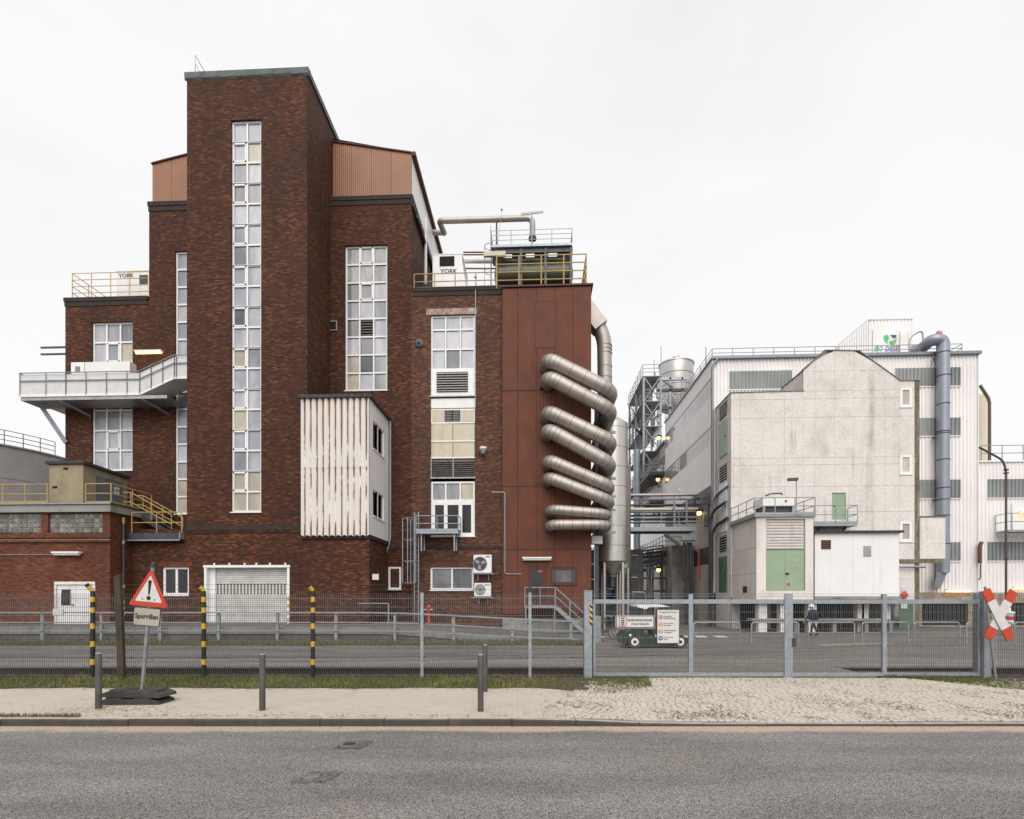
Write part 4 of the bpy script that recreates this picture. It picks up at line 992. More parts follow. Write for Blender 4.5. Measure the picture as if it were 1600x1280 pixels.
# plinth block under the clad bay
bx = R(472, 842, 577, 990, 26.6); MB().block(bx[0], bx[1], 26.6, YW+.1, GZ, bx[3]).build('base_wall', 'brick', BB)
MB().box(bx[0]-.02, bx[1]+.1, 26.5, 26.62, bx[3]+.0, bx[3]+.12).build('string_course', 'cornice', BB); MB().box(bx[1]+.0, bx[1]+.1, 26.62, YW, bx[3]+.001, bx[3]+.12).build('string_course', 'cornice', BB)
# --- penthouse cladding, panel by panel, each with its own sloping head
YP = 30.35
def pent(xs, tops, bot):
    for (a, ta), (b, tb2) in zip(zip(xs, tops), zip(xs[1:], tops[1:])):
        A, B = P(a, ta, YP), P(b, tb2, YP); zb = bot
        MB().prism([(A[0]+.008, zb), (B[0]-.008, zb), (B[0]-.008, B[2]), (A[0]+.008, A[2])], FR(YP), 0, .08).build('cladding_panel', 'orange_panel', BB)
        MB().bar((A[0], YP+.02, A[2]+.03), (B[0], YP+.02, B[2]+.03), .2, .07).build('verge_trim', 'rust_trim', BB)
zb = ZY(318, 580, YP)+.3
pent([238, 268, 300], [257, 249, 241], zb); pent([505, 517, 549, 580, 611, 643], [220, 222, 226.5, 231, 235.5, 240], zb)
xr = XY(643, YP); zr_ = P(643, 240, YP)[2]; xl = XY(238, YP); xm = (xl+xr)/2; zm = zr_+1.6
m = MB(); m.add([(xr, YP+.08, zb), (xr, 40.4, zb), (xr, 40.4, zr_), (xr, YP+.08, zr_)], [(0, 1, 2, 3)]); m.build('gable_wall', 'white_panel', BB)
m = MB(); m.add([(xr+.12, YP, zr_+.05), (xr+.12, 40.6, zr_+.05), (xm, 40.6, zm+.05), (xm, YP, zm+.05), (xl-.12, YP, zr_), (xl-.12, 40.6, zr_)], [(0, 1, 2, 3), (3, 2, 5, 4)]); m.build('roof', 'roof_dark', BB)
MB().box(xr+.02, xr+.22, YP, 40.7, zr_-.1, zr_+.12).build('gutter', 'rust_trim', BB)
MB().bar((xr+.25, YP+.3, zb-.9), (xr+.25, 36, zb-.9), .12).build('wall_duct', 'steel_dark', BB)
# --- rust-clad block
RB = thing('rust_clad_block', 'rust red metal clad block at the right end of the brick building', 'building', (XY(855, 29.7), 32, 0))
YR = 29.7
rb = R(785, 448, 924, 966, YR)
MB().box(rb[0], rb[1], YR+.12, 41, rb[2], rb[3]).build('core', 'rust_trim', RB)
cols = [785, 809, 838, 867, 895, 924]; rws = [449, 608, 760, 857, 960]
dr = R(825, 885, 854, 940, YR); wr = R(860, 886, 902, 913, YR)
for i in range(5):
    for j in range(4):
        q = R(cols[i], rws[j], cols[i+1], rws[j+1], YR); z0, z1 = ZY(rws[j+1], 855, YR), ZY(rws[j], 855, YR)
        a, b = XY(cols[i], YR)+.009, XY(cols[i+1], YR)-.009
        hl = [h for h in (dr, wr) if h[0] < b and h[1] > a] if j == 3 else []
        hl = [(max(h[0], a), min(h[1], b), max(h[2], z0), h[3]) for h in hl]
        m = MB().skin(FR(YR-.002*(j % 2)), a, b, z0+.012, z1-.012, hl, .1)
        for p in ((a, a, z0, z1), (b, b, z0, z1)): m.quad((p[0], YR, p[2]), (p[0], YR+.08, p[2]), (p[0], YR+.08, p[3]), (p[0], YR, p[3]))
        m.build('cladding_panel', 'rust_panel', RB)
MB().box(rb[0]-.06, rb[1]+.1, YR-.08, 41, rb[3], rb[3]+.1).build('roof_edge', 'rust_trim', RB)
for y in (608, 857): z = ZY(y, 855, YR); MB().box(rb[0], rb[1]+.02, YR-.03, YR+.02, z-.06, z+.05).build('joint_trim', 'rust_trim', RB)
q = R(835, 470, 870, 545, YR); MB().prism(rrect(q[0], q[1], q[2], q[3], .1), FR(YR), -.012, .02).build('hatch_panel', 'rust_hatch', RB)
MB().prism(rrect(q[0]+.09, q[1]-.09, q[2]+.09, q[3]-.14, .05), FR(YR), -.022, -.012).build('hatch_plate', 'rust_panel', RB)
q = dr; d_ = MB().box(q[0], q[1], YR+.03, YR+.08, q[2], q[3]).build('door', 'rust_trim', RB); MB().box(q[0]+.22, q[1]-.22, YR+.015, YR+.03, q[2]+.9, q[3]-.2).build('pane', 'glass_dark', d_); MB().box(q[0]+.55, q[1]-.22, YR+.0, YR+.015, q[3]-.33, q[3]-.22).build('door_notice', 'red_sign', d_)
window(RB, FR(YR), wr, 1, 1, lambda i, j: 'glass_grey', .12, .02, frame='rust_trim')
MB().box(rb[0], rb[1], YR+.02, YR+.3, -.2, rb[2]-.01).build('plinth', 'concrete_grey', RB)
# --- white corrugated bay
YB = 26.4
bay = thing('clad_bay', 'white corrugated bay streaked with rust, hung between tower and right wing', 'bay', (XY(524, YB), 28, RZB))
xa, xb = XY(471, YB), XY(577, YB)
def corr(name, mt, parent, a0, a1, z0, z1, y, pitch, amp, ph=0, n=8, trap=False, M=None, ripple=0):
    m = MB(); k = max(2, int((a1-a0)/pitch*n)); M = M or FR(y); vs = []
    for i in range(k+1):
        a = a0+(a1-a0)*i/k; u = ((a-ph)/pitch) % 1.0; c = math.cos(2*math.pi*u)
        d = -amp*(max(-1, min(1, c*2.2)) if trap else c)
        vs.append((a, d))
    for a, d in vs: m.v.append(M(a, d, z0-(ripple*(1+d/amp)*.5 if ripple else 0)))
    for a, d in vs: m.v.append(M(a, d, z1))
    L = k+1; m.f = [(i, i+1, L+i+1, L+i) for i in range(k)]; m.m = [0]*k
    return m.build(name, mt, parent, recalc=False, smooth=not trap)
for j in range(2):
    z0, z1 = (RZM-.02, RZT) if j == 0 else (RZB, RZM)
    for i in range(3):
        a = xa+(xb-xa)*i/3; corr('corrugated_sheet', 'rusty_sheet', bay, a, xa+(xb-xa)*(i+1)/3, z0, z1, YB-.012*(1-j), RPITCH, .055, RX0, ripple=.08*j)
MB().box(xa+.02, xb-.02, YB+.07, YB+.12, RZB, RZT).build('backing', 'rust_trim', bay)
w1 = (27.02, 29.0, 9.43, 10.85); w2 = (27.02, 29.0, 6.02, 7.37)
zb_ = RZB+.02
for a, b in ((YB, 26.95), (26.95, 27.7), (27.7, 28.4), (28.4, 29.1), (29.1, YW)):
    hl = [(max(a, h[0]), min(b, h[1]), h[2], h[3]) for h in (w1, w2) if h[0] < b and h[1] > a]
    m = MB().skin(RT(xb), a+.006, b-.006, zb_, RZT, hl, .12); m.build('side_panel', 'white_panel', bay)
for w_ in (w1, w2): window(bay, RT(xb), w_, 2, 1, lambda i, j: 'glass_dark', .07, .04, frame='white_panel')
MB().box(xa+.05, xb-.13, YB+.13, YW, zb_, RZT-.01).build('core', 'dark_hole', bay)
MB().box(xa-.1, xb+.15, YB-.16, YW, RZT-.02, RZT+.14).build('roof', 'roof_dark', bay)
m = MB()
for k in range(11): m.box(xa+k*RPITCH+.1, xa+k*RPITCH+.16, YB-.17, YB-.16, RZT, RZT+.14)
m.build('gutter_clips', 'steel_dark', bay)
o = thing('downpipe', 'pale grey downpipe on the right corner of the corrugated bay', 'downpipe', (xb+.12, YW-.2, .6))
MB().tube(fillet([(xb+.10, YW-.12, RZT), (xb+.10, YW-.12, RZB+.05), (xb-.35, 26.75+3, RZB-1.3), (xb-.35+.1, YW-.25, .6)], .3), .055, 8).build('pipe', 'galvanised', o, True)
# --- low brick building with glass blocks (left front)
YL = 25.6
LB = thing('low_brick_building', 'low red brick building with glass block windows and white door, far left', 'building', (XY(80, YL), 26.5, 0))
ll = R(-60, 800, 172, 990, YL); zt2 = ZY(801, 90, YL)
g1_ = R(-20, 802, 64, 833, YL); g2_ = R(75, 802, 160, 833, YL); dl = R(85, 909, 149, 976, YL)
MB().block(ll[0], ll[1], YL, 31, GZ, zt2, [g1_, g2_, (dl[0], dl[1], .5, dl[3])], .2).build('wall', 'brick_red', LB)
MB().box(ll[0], ll[1]+.15, YL-.18, 31, zt2+.002, zt2+.36).build('roof_slab', 'concrete_grey', LB)
MB().box(ll[0], ll[1]+.2, YL-.24, 31, zt2+.361, zt2+.44).build('roof_edge', 'roof_dark', LB); MB().box(ll[0], ll[1]+.21, YL-.26, YL-.2, zt2+.365, zt2+.43).build('edge_trim', 'galvanised', LB)
z = ZY(838, 90, YL); MB().box(ll[0], ll[1]+.05, YL-.06, YL+.02, z-.08, z).build('string_course', 'brick_red', LB)
z = ZY(846, 90, YL); MB().box(ll[0], ll[1]+.07, YL-.09, YL+.02, z-.05, z+.06).build('string_course', 'brick_red', LB); MB().box(ll[0], ll[1]+.08, YL-.1, YL, z+.061, z+.085).build('course_cap', 'galvanised_dull', LB)
for g, nc in ((g1_, 11), (g2_, 11)):
    fr = MB().box(g[0], g[1], YL+.12, YL+.2, g[2], g[3]).build('glass_block_window', 'concrete_grey', LB)
    for i in range(nc):
        for j in range(4):
            w2_, h2_ = (g[1]-g[0])/nc, (g[3]-g[2])/4; a, c = g[0]+i*w2_, g[2]+j*h2_
            MB().add([(a+.012, YL+.12, c+.012), (a+w2_-.012, YL+.12, c+.012), (a+w2_-.012, YL+.12, c+h2_-.012), (a+.012, YL+.12, c+h2_-.012), (a+.04, YL+.09, c+.04), (a+w2_-.04, YL+.09, c+.04), (a+w2_-.04, YL+.09, c+h2_-.04), (a+.04, YL+.09, c+h2_-.04)], [(0, 1, 5, 4), (1, 2, 6, 5), (2, 3, 7, 6), (3, 0, 4, 7), (4, 5, 6, 7)]).build('glass_block', 'glass_block', fr)
m = MB(); m.box(dl[0], dl[0]+.1, YL-.02, YL+.15, .5, dl[3]); m.box(dl[1]-.1, dl[1], YL-.02, YL+.15, .5, dl[3]); m.box(dl[0], dl[1], YL-.021, YL+.15, dl[3]-.14, dl[3]); df = m.build('door_frame', 'concrete_light', LB)
mid = dl[0]+(dl[1]-dl[0])*.5
for a, b in ((dl[0]+.1, mid-.008), (mid+.008, dl[1]-.1)):
    d_ = MB().box(a, b, YL+.05, YL+.1, .6, dl[3]-.14).build('door', 'door_white', LB)
    if a < mid-.2:
        q = R(95, 921, 109, 946, YL); MB().box(q[0], q[1], YL+.035, YL+.05, q[2], q[3]).build('pane', 'glass_dark', d_); MB().box(mid-.2, mid-.08, YL+.0, YL+.05, q[2]+.0, q[2]+.05).build('handle', 'steel_dark', d_)
# stucco shed on that roof
YS = 26.0; ss = R(77, 726, 130, 787, YS); zs0 = zt2+.44
SH = thing('stucco_shed', 'small ochre stucco shed with dark metal doors on the low brick roof', 'shed', ((ss[0]+ss[1])/2, 27.5, zs0))
ye = 28.9; dz1 = ZY(745, 203, 28.9)
ztop = ss[3]; zba = ztop-.1
m = MB(); m.add([(ss[0], YS, zs0), (ss[1], YS, zs0), (ss[1], YS, ztop), (ss[0], YS, ztop), (ss[1], ye, zs0), (ss[1], ye, zba), (ss[0], ye, zs0), (ss[0], ye, zba)], [(0, 1, 2, 3), (1, 4, 5, 2), (0, 3, 7, 6), (4, 6, 7, 5), (3, 2, 5, 7)]); m.build('wall', 'stucco', SH)
m = MB(); e_ = .12; m.add([(ss[0]-e_, YS-e_, ztop+.02), (ss[1]+e_, YS-e_, ztop+.02), (ss[1]+e_, ye+e_, zba+.02), (ss[0]-e_, ye+e_, zba+.02)]+[(ss[0]-e_, YS-e_, ztop+.16), (ss[1]+e_, YS-e_, ztop+.16), (ss[1]+e_, ye+e_, zba+.16), (ss[0]-e_, ye+e_, zba+.16)], [(0, 1, 2, 3), (4, 5, 6, 7), (0, 1, 5, 4), (1, 2, 6, 5), (2, 3, 7, 6), (3, 0, 4, 7)]); m.build('roof', 'roof_dark', SH)
for a, b in ((26.75, 27.55), (27.57, 28.55)): d_ = MB().mbox(RT(ss[1]), a, b, -.03, .02, zs0+.05, ztop-.36).build('door', 'steel_grey', SH)
for a in (0, 1): MB().mbox(RT(ss[1]), 27.95, 28.3, -.045, -.03, zs0+1.15-a*.22, zs0+1.3-a*.22).build('door_notice', 'white_sign', SH)
for px, py in ((103, 732), (86, 761)): q = P(px, py, YS); MB().box(q[0]-.12, q[0]+.12, YS-.02, YS+.02, q[2]-.06, q[2]+.04).build('vent', 'dark_hole', SH)
# --- railings on the low roof, stair to the block
t = thing('roof_railing', 'yellow roof railing left of the ochre shed', 'railing', (XY(40, YL), YL, zs0), 'yellow railings of the brick works')
railing(t, [(XY(-30, YL), YL, zs0), (XY(74, YL), YL, zs0)], ZY(757, 40, YL)-zs0, 2, 1.0, .028, 'yellow', kick=.13)
t = thing('roof_railing', 'yellow roof railing before the dark doors of the ochre shed', 'railing', (XY(150, YL), YL, zs0), 'yellow railings of the brick works')
railing(t, [(XY(134, YL), YL, zs0), (ll[1]+.05, YL, zs0), (ll[1]+.05, 28.4, zs0)], ZY(756, 150, YL)-zs0, 2, 1.3, .028, 'yellow', kick=.1)
# stair platform and steel stair
zp = ZY(834, 245, YT)
st = thing('steel_stair', 'yellow railed steel stair between low roof and platform, left of the tower', 'stairs', (XY(245, YT), YT, zp), 'yellow railings of the brick works')
pA = XY(204, YT); pB = XY(287, YT)
MB().box(pA, pB, YT-.35, YT-.01, zp-.35, zp).build('platform', 'steel_dark', st); MB().box(pA-.03, pB+.04, YT-.38, YT-.35, zp-.40, zp-.34).build('platform_edge', 'galvanised', st); MB().box(pB, pB+.05, YT-.36, YT, zp-.3, zp+.02).build('platform_end', 'galvanised', st)
railing(st, [(XY(206, YT-.3), YT-.3, zp), (XY(284, YT-.3), YT-.3, zp)], ZY(802, 245, YT)-zp, 2, 1.3, .025, 'yellow')
sa = Vector((XY(214, 28), 28.0, zs0-.1)); sb = Vector((XY(277, 28), 28.0, zp+.05))
for dy in (-.45, .45):
    MB().bar(sa+Vector((0, dy, 0)), sb+Vector((0, dy, 0)), .05, .24).build('stringer', 'steel_dark', st)
    for hh in (.5, 1.0): MB().tube(fillet([sa+Vector((-.4, dy, hh)), sa+Vector((0, dy, hh)), sb+Vector((0, dy, hh))], .15), .028, 6).build('handrail', 'yellow', st, True)
    for k in (0, .5, 1): p = sa+(sb-sa)*k+Vector((0, dy, 0)); MB().tube([p, p+Vector((0, 0, 1.0))], .026, 6).build('post', 'yellow', st)
for k in range(8): p = sa+(sb-sa)*((k+.5)/8); MB().box(p.x-.13, p.x+.13, 27.58, 28.42, p.z-.01, p.z+.02).build('tread', 'steel_dark', st)
# downpipe with striped guard between low building and block
dq = P(193, 795, YT-.6); o = thing('downpipe', 'dark downpipe with yellow bands at the corner of the low brick building', 'downpipe', (dq[0], YT-.6, .6))
m = MB(); z = .6
for z1, c in ((1.0, 0), (1.16, 1), (1.3, 0), (1.45, 1), (1.6, 0), (1.75, 1), (2.4, 0), (2.55, 1), (4.6, 0), (4.75, 1), (5.6, 0), (5.9, 1)): m.cur = c; m.tube([(dq[0], YT-.6, z), (dq[0], YT-.6, z1)], .075 if z1 < 3 else .06, 10, cap=False); z = z1
m.build('pipe', ['steel_dark', 'yellow'], o, True)
# wall light and conduit on low building
def strip_light(px0, px1, py, Y, lab, lit=False):
    a, b = XY(px0, Y), XY(px1, Y); z = ZY(py, (px0+px1)/2, Y)
    t = thing('strip_light', lab, 'wall light', ((a+b)/2, Y-.15, z))
    MB().box(a, b, Y-.3, Y-.08, z+.06, z+.14).build('housing', 'white_clean', t); MB().tube([(a+.05, Y-.19, z+.02), (b-.05, Y-.19, z+.02)], .07, 8).build('tube', 'lamp_warm' if lit else 'frame_white', t, True)
    m = MB()
    for u in (.25, .75): x = a+(b-a)*u; m.bar((x, Y-.15, z+.1), (x, Y+.02, z-.1), .03)
    m.build('bracket', 'galvanised_dull', t)
strip_light(88, 131, 867, YL, 'white strip light on the low red brick wall above the white door')
strip_light(816, 862, 875, YR, 'white strip light above the rust red entrance door')
strip_light(215, 257, 554, YW, 'glowing warm strip light on brick above the white balcony', True)
o = MB(); z = ZY(867, 60, YL); o.tube([(XY(-20, YL), YL-.03, z), (XY(88, YL), YL-.03, z)], .025, 6); tag(o.build('conduit', 'galvanised_dull', None, True), 'thin grey conduit along the low red brick wall', 'conduit')
# --- storage tank behind, far left
tx = P(0, 700, 42); T = thing('storage_tank', 'large grey round storage tank behind the ochre shed', 'tank', (XY(-40, 46), 46, 0))
cxk = XY(-45, 46); rk = 8.6; zk = ZY(694, 0, 38)+.95
MB().lathe((cxk, 46, 0), [(rk, 0), (rk, zk), (rk+.12, zk), (rk+.12, zk+.12), (0.1, zk+.5)], 64).build('shell', 'tank_grey', T, True)
m = MB()
for z in (zk-2.6, zk-5.1): m.lathe((cxk, 46, z), [(rk+.015, 0), (rk+.015, .05)], 64)
m.build('weld_seam', 'steel_grey', T, True)
pts = [(cxk+rk*math.cos(a), 46+rk*math.sin(a), zk+.1) for a in [math.radians(-110+8*k) for k in range(14)]]
railing(T, pts, 1.15, 3, 5, .03, 'pipe_brown', posts=True)
# --- white balcony walkway on the left wing
YK = 28.6
K = thing('balcony_walkway', 'white panelled walkway balcony wrapping the left brick wing', 'balcony', (XY(150, YK), 29.3, ZY(620, 150, YK)))
ka, kb, kc = P(31, 616, YK), P(218, 614, YK), P(272, 588, YK)
kx0, kx1, kx2, kx3 = ka[0], kb[0], kc[0], XY(292, YK)
kz = ka[2]; kz2 = kc[2]; hk = 1.13
def slab(a, b, za, zb, y0, y1, th, mt, nm):
    m = MB(); m.add([(a, y0, za-th), (b, y0, zb-th), (b, y0, zb), (a, y0, za), (a, y1, za-th), (b, y1, zb-th), (b, y1, zb), (a, y1, za)], [(0, 1, 2, 3), (5, 4, 7, 6), (3, 2, 6, 7), (0, 4, 5, 1), (0, 3, 7, 4), (1, 5, 6, 2)]); return m.build(nm, mt, K)
slab(kx0, kx1+.05, kz, kz, YK, YW-.01, .16, 'white_panel', 'deck'); slab(kx1+.06, kx2, kz, kz2, YK, YW-.01, .14, 'white_panel', 'ramp_deck'); slab(kx2+.01, x0+.1, kz2, kz2, YK, YW-.01, .14, 'white_panel', 'deck')
MB().box(kx0, lw[0]-.01, YW-.01, 33, kz-.16, kz).build('deck', 'white_panel', K)
MB().box(kx0-.005, kx1+1.5, YK+.05, YW, kz-.34, kz-.165).build('deck_beam', 'zinc', K)
def kpanel(a, b, za, zb):
    m = MB(); y = YK+.03; m.add([(a+.02, y, za+.02), (b-.02, y, zb+.02), (b-.02, y, zb+hk-.06), (a+.02, y, za+hk-.06), (a+.02, y+.02, za+.02), (b-.02, y+.02, zb+.02), (b-.02, y+.02, zb+hk-.06), (a+.02, y+.02, za+hk-.06)], [(0, 1, 2, 3), (5, 4, 7, 6), (3, 2, 6, 7), (0, 4, 5, 1), (0, 3, 7, 4), (1, 5, 6, 2)]); m.build('balustrade_panel', 'balustrade', K)
def kpost(a, za): MB().tube([(a, YK, za-.1), (a, YK, za+hk)], .028, 6).build('post', 'galvanised_dull', K)
segs = [kx0+(kx1-kx0)*u for u in (0, .22, .385, .555, .725, .895, 1)]
for a, b in zip(segs, segs[1:]): kpanel(a, b, kz, kz)
for a in segs: kpost(a, kz)
for k in range(3): a, b = kx1+(kx2-kx1)*k/3, kx1+(kx2-kx1)*(k+1)/3; kpanel(a, b, kz+(kz2-kz)*k/3, kz+(kz2-kz)*(k+1)/3); kpost(b, kz+(kz2-kz)*(k+1)/3)
kpanel(kx2, kx3, kz2, kz2); kpost(kx2+.12, kz2)
for hh in (hk, hk*.62): MB().tube([(kx0, YK-.03, kz+hh), (kx1, YK-.03, kz+hh), (kx2, YK-.03, kz2+hh), (kx3+.1, YK-.03, kz2+hh)], .03, 6).build('rail', 'galvanised_dull', K, True)
railing(K, [(kx0, YK, kz), (kx0, 33, kz)], hk, 3, 1.2, .028, 'galvanised_dull')
MB().bar(P(66, 637, 29.4), P(103, 692, 29.95), .16, .22).build('brace', 'steel_grey', K)
for px in (92, 222): a = XY(px, YK); MB().bar((a, YK+.1, kz-.36), (a+.6, YW, kz-.8), .1).build('brace', 'zinc', K)
u = thing('air_unit', 'low white air handling unit standing on the white balcony', 'air conditioner', (XY(160, 29.4), 29.4, kz), 'air conditioning units')
q = R(117, 568, 207, 600, 29.3); MB().box(q[0]+.75, q[1], 29.1, 29.6, kz+.01, q[3]).build('casing', 'white_clean', u); MB().box(q[0], q[0]+.74, 29.05, 29.6, kz+.01, q[3]-.02).build('casing', 'white_panel', u)
MB().box(q[0]+.25, q[0]+.52, 29.03, 29.05, q[3]-.55, q[3]-.25).build('vent_grille', 'steel_grey', u)
for k in range(2):
    z = ZY(543 if k == 0 else 553.5, 85, YW+1); o = MB(); o.bar((XY(64, YW+1), YW+1, z), (XY(110, YW+1), YW+1, z), .09); tag(o.build('steel_beam', 'pipe_brown'), ['upper', 'lower'][k]+' rusty steel beam jutting from the left brick wing', 'beam')
# --- roofs: railings and air units
def ac_box(q, y0, y1, lab, txt=True, hole=True, tx=None, cham=.0):
    t = thing('rooftop_air_unit', lab, 'air conditioner', ((q[0]+q[1])/2, (y0+y1)/2, q[2]), 'air conditioning units')
    MB().box(q[0], q[1], y0, y1, q[2], q[3]).build('casing', 'white_clean', t)
    w, h = q[1]-q[0], q[3]-q[2]; m = MB(); m.box(q[0]-.02, q[1]+.02, y0-.02, y1, q[3]+.001, q[3]+.05); m.build('lid', 'white_panel', t)
    for u in (.35, .68): MB().box(q[0]+w*u-.006, q[0]+w*u+.006, y0-.004, y0, q[2], q[3]).build('panel_joint', 'zinc', t)
    return t, w, h
zrl = ZY(465, 167, YW)+.06
t = thing('roof_railing', 'pale yellow railing on the roof of the left brick wing', 'railing', (XY(170, 30.2), 30.2, zrl), 'yellow railings of the brick works')
railing(t, [(XY(113, 30.25), 36, zrl), (XY(113, 30.25), 30.25, zrl), (XY(233, 30.25), 30.25, zrl)], ZY(426, 170, 30.25)-zrl, 4, 1.15, .025, 'yellow_pale')
q = R(182, 424, 236, 462, 31.2); t, w, h = ac_box((q[0], q[1], zrl, q[3]), 31.2, 33, 'white rooftop air unit on the left brick wing, beside the tower')
text('YORK', .34, FR(31.2), q[0]+w*.28, q[3]-.36, 'black_paint', t, bold=.01); g = R(218, 430, 231, 444, 31.2); MB().box(g[0], g[1], 31.18, 31.2, g[2], g[3]).build('fan_grille', 'steel_dark', t)
zrr = ZY(450, 714, YW)+.06
t = thing('roof_railing', 'yellow railing along the right brick wing roof, before the white air unit', 'railing', (XY(710, 30.2), 30.2, zrr), 'yellow railings of the brick works')
railing(t, [(XY(647, 30.2), 30.2, zrr), (XY(776, 30.2), 30.2, zrr)], ZY(427, 710, 30.2)-zrr, 2, 1.3, .03, 'yellow')
q = R(676, 398, 722, 447, 31.5)
t, w, h = ac_box((q[0], q[1], zrr, q[3]), 31.5, 34, 'tall white rooftop air unit with black opening on the right brick wing')
g = R(687, 401, 710, 416, 31.5); MB().box(g[0], g[1], 31.47, 31.5, g[2], g[3]).build('air_opening', 'dark_hole', t); text('YORK', .36, FR(31.5), (g[0]+g[1])/2+.1, g[2]-.42, 'black_paint', t, bold=.012)
MB().add([(q[1], 31.5, zrr), (q[1]+.35, 31.5, zrr), (q[1], 31.5, q[3]-.4), (q[1], 33.5, zrr), (q[1]+.35, 33.5, zrr), (q[1], 33.5, q[3]-.4)], [(0, 1, 2), (3, 5, 4), (1, 4, 5, 2)]).build('side_hood', 'white_panel', t)
# chiller on the rust block: dark vessel in a cage, galvanised platform above
zrb = rb[3]+.1; YC = 31.0
t = thing('chiller', 'dark olive chiller vessel under galvanised platform on the rust red block', 'chiller', (XY(838, YC+1), YC+1, zrb))
q = R(776, 395, 892, 440, YC+.6)
MB().lathe((q[0], YC+1.2, (q[2]+q[3])/2-.15), [(.3, -.15), (.62, 0), (.62, q[1]-q[0]), (.3, q[1]-q[0]+.15)], 24, 'x').build('vessel', 'machine_green', t, True)
MB().lathe((q[0]+.3, YC+1.0, q[3]-.25), [(.2, 0), (.2, q[1]-q[0]-.6)], 12, 'x').build('condenser', 'machine_green', t, True)
MB().box(q[0]-.1, q[1]+.1, YC+.7, YC+2.1, zrb+.02, zrb+.28).build('skid', 'steel_dark', t)
for u in (0, .33, .66, 1): x = q[0]+(q[1]-q[0])*u; MB().box(x-.07, x+.07, YC+.5, YC+.62, zrb, q[3]+.25).build('column', 'steel_dark', t)
MB().box(q[0]-.1, q[1]+.1, YC+.55, YC+.8, q[3]-.02, q[3]+.25).build('beam', 'steel_dark', t); MB().box(q[0]+.2, q[1], YC+1.6, YC+1.75, zrb+.3, q[3]).build('back_panel', 'steel_dark', t)
for k in range(9): x = q[0]+.2+k*.42; MB().box(x, x+.22, YC+.35, YC+.5, zrb+.01, zrb+.16).build('foot_block', 'concrete_light', t)
for k in range(3): x = q[0]+.4+k*1.3; MB().box(x, x+.5, YC+.45, YC+.5, q[3]-.35, q[3]-.15).build('control_box', 'white_clean', t)
for k in range(4): x = q[0]+1.2+k*.17; MB().lathe((x, YC+.45, (q[2]+q[3])/2-.3), [(.05, 0), (.05, -.05)], 8, 'y').build('gauge', 'copper_pipe', t)
strip = R(756, 394, 790, 401, YC+.4); MB().box(strip[0], strip[1], YC+.3, YC+.5, strip[2], strip[3]).build('insulated_pipe', 'cream', t)
t = thing('roof_platform', 'galvanised platform railing with caged ladder above the chiller', 'platform', (XY(830, YC+.5), YC+.5, q[3]+.25))
zpl = q[3]+.26; p0, p1 = XY(767, YC+.5), XY(894, YC+.5); MB().box(p0, p1, YC+.4, YC+2.2, zpl, zpl+.14).build('deck', 'galvanised', t)
railing(t, [(p0, YC+2.1, zpl+.14), (p0, YC+.45, zpl+.14), (p1, YC+.45, zpl+.14), (p1, YC+2.1, zpl+.14)], ZY(359, 830, YC+.45)-zpl-.14, 3, 1.25, .022, 'galvanised')
lx = XY(757, YC+.6)
for k in range(3):
    z = zrb+.5+k*1.45; MB().tube([(lx+.35+.35*math.cos(a)*(-1), YC+.6+.32*math.sin(a), z) for a in [math.radians(-90+22.5*i) for i in range(9)]], .02, 5).build('cage_hoop', 'galvanised', t)
for dy in (-.22, .22): MB().tube([(lx+.38, YC+.6+dy, zrb), (lx+.38, YC+.6+dy, zpl+1.2)], .022, 5).build('ladder_rail', 'galvanised', t)
MB().tube([(lx, YC+.6, zrb+.4), (lx, YC+.6, zrb+3.4)], .018, 5).build('cage_strap', 'galvanised', t)
for k in range(12): z = zrb+.2+k*.28; MB().tube([(lx+.38, YC+.38, z), (lx+.38, YC+.82, z)], .014, 5).build('rung', 'galvanised', t)
t = thing('roof_railing', 'tall yellow railing along the front edge of the rust red block', 'railing', (XY(850, 29.9), 29.9, zrb), 'yellow railings of the brick works')
railing(t, [(XY(776, 29.95), 29.95, zrb), (XY(916, 29.95), 29.95, zrb), (XY(916, 29.95), 34, zrb)], ZY(399, 845, 29.95)-zrb, 4, 1.12, .036, 'yellow')
def pipe(name, pts, r, lab, mt='stainless', fr=.5, n=16, cat='pipe', bands=None):
    t = thing(name, lab, cat, tuple(pts[0])); pts2 = fillet(pts, fr, 8)
    MB().tube(pts2, r, n).build('tube', mt, t, True)
    return t, pts2
yk = 33.0
t, _ = pipe('roof_pipe', [P(676, 363, 36), P(694, 364, 36), P(694, 364, 33.4), P(686, 345, 32.2), P(700, 345, 32.2), P(832, 341, 32.2), P(832, 372, 32.2)], .17, 'insulated metal pipe running over the roof above the chiller', 'stainless', .35)
a = P(776, 346, 32.2); MB().tube([(a[0], 32.2, zrb+2.7), a], .05, 8).build('support', 'pipe_brown', t)
MB().lathe(P(832, 372, 32.2), [(.24, -.1), (.24, .02), (.2, .08)], 12).build('flange', 'steel_dark', t)
m = MB(); a = P(831, 331, YC+.4); m.tube([a, (a[0], a[1], zpl)], .03, 6); m.bar(P(814, 335, YC+.4), P(849, 331, YC+.4), .05, .12); m.bar(P(817, 333, YC+.5), P(848, 330, YC+.5), .05, .03)
tag(m.build('mast', 'galvanised_dull'), 'thin mast with crossbar rising from the chiller platform', 'mast')
m = MB(); a = P(784, 329, 31.6); m.tube([a, (a[0]-.25, 31.6, zpl+.1)], .012, 5); m.lathe(a, [(.05, 0), (.07, .05), (.02, .12)], 8); tag(m.build('lightning_rod', 'galvanised'), 'thin lightning rod with dark tip above the roof pipe', 'rod')
t, _ = pipe('gable_pipe', [P(665, 340, 33), P(665, 345, 33), P(665, 445, 33)], .09, 'thin white pipe up the gable wall behind the air unit', 'white_panel', .1)
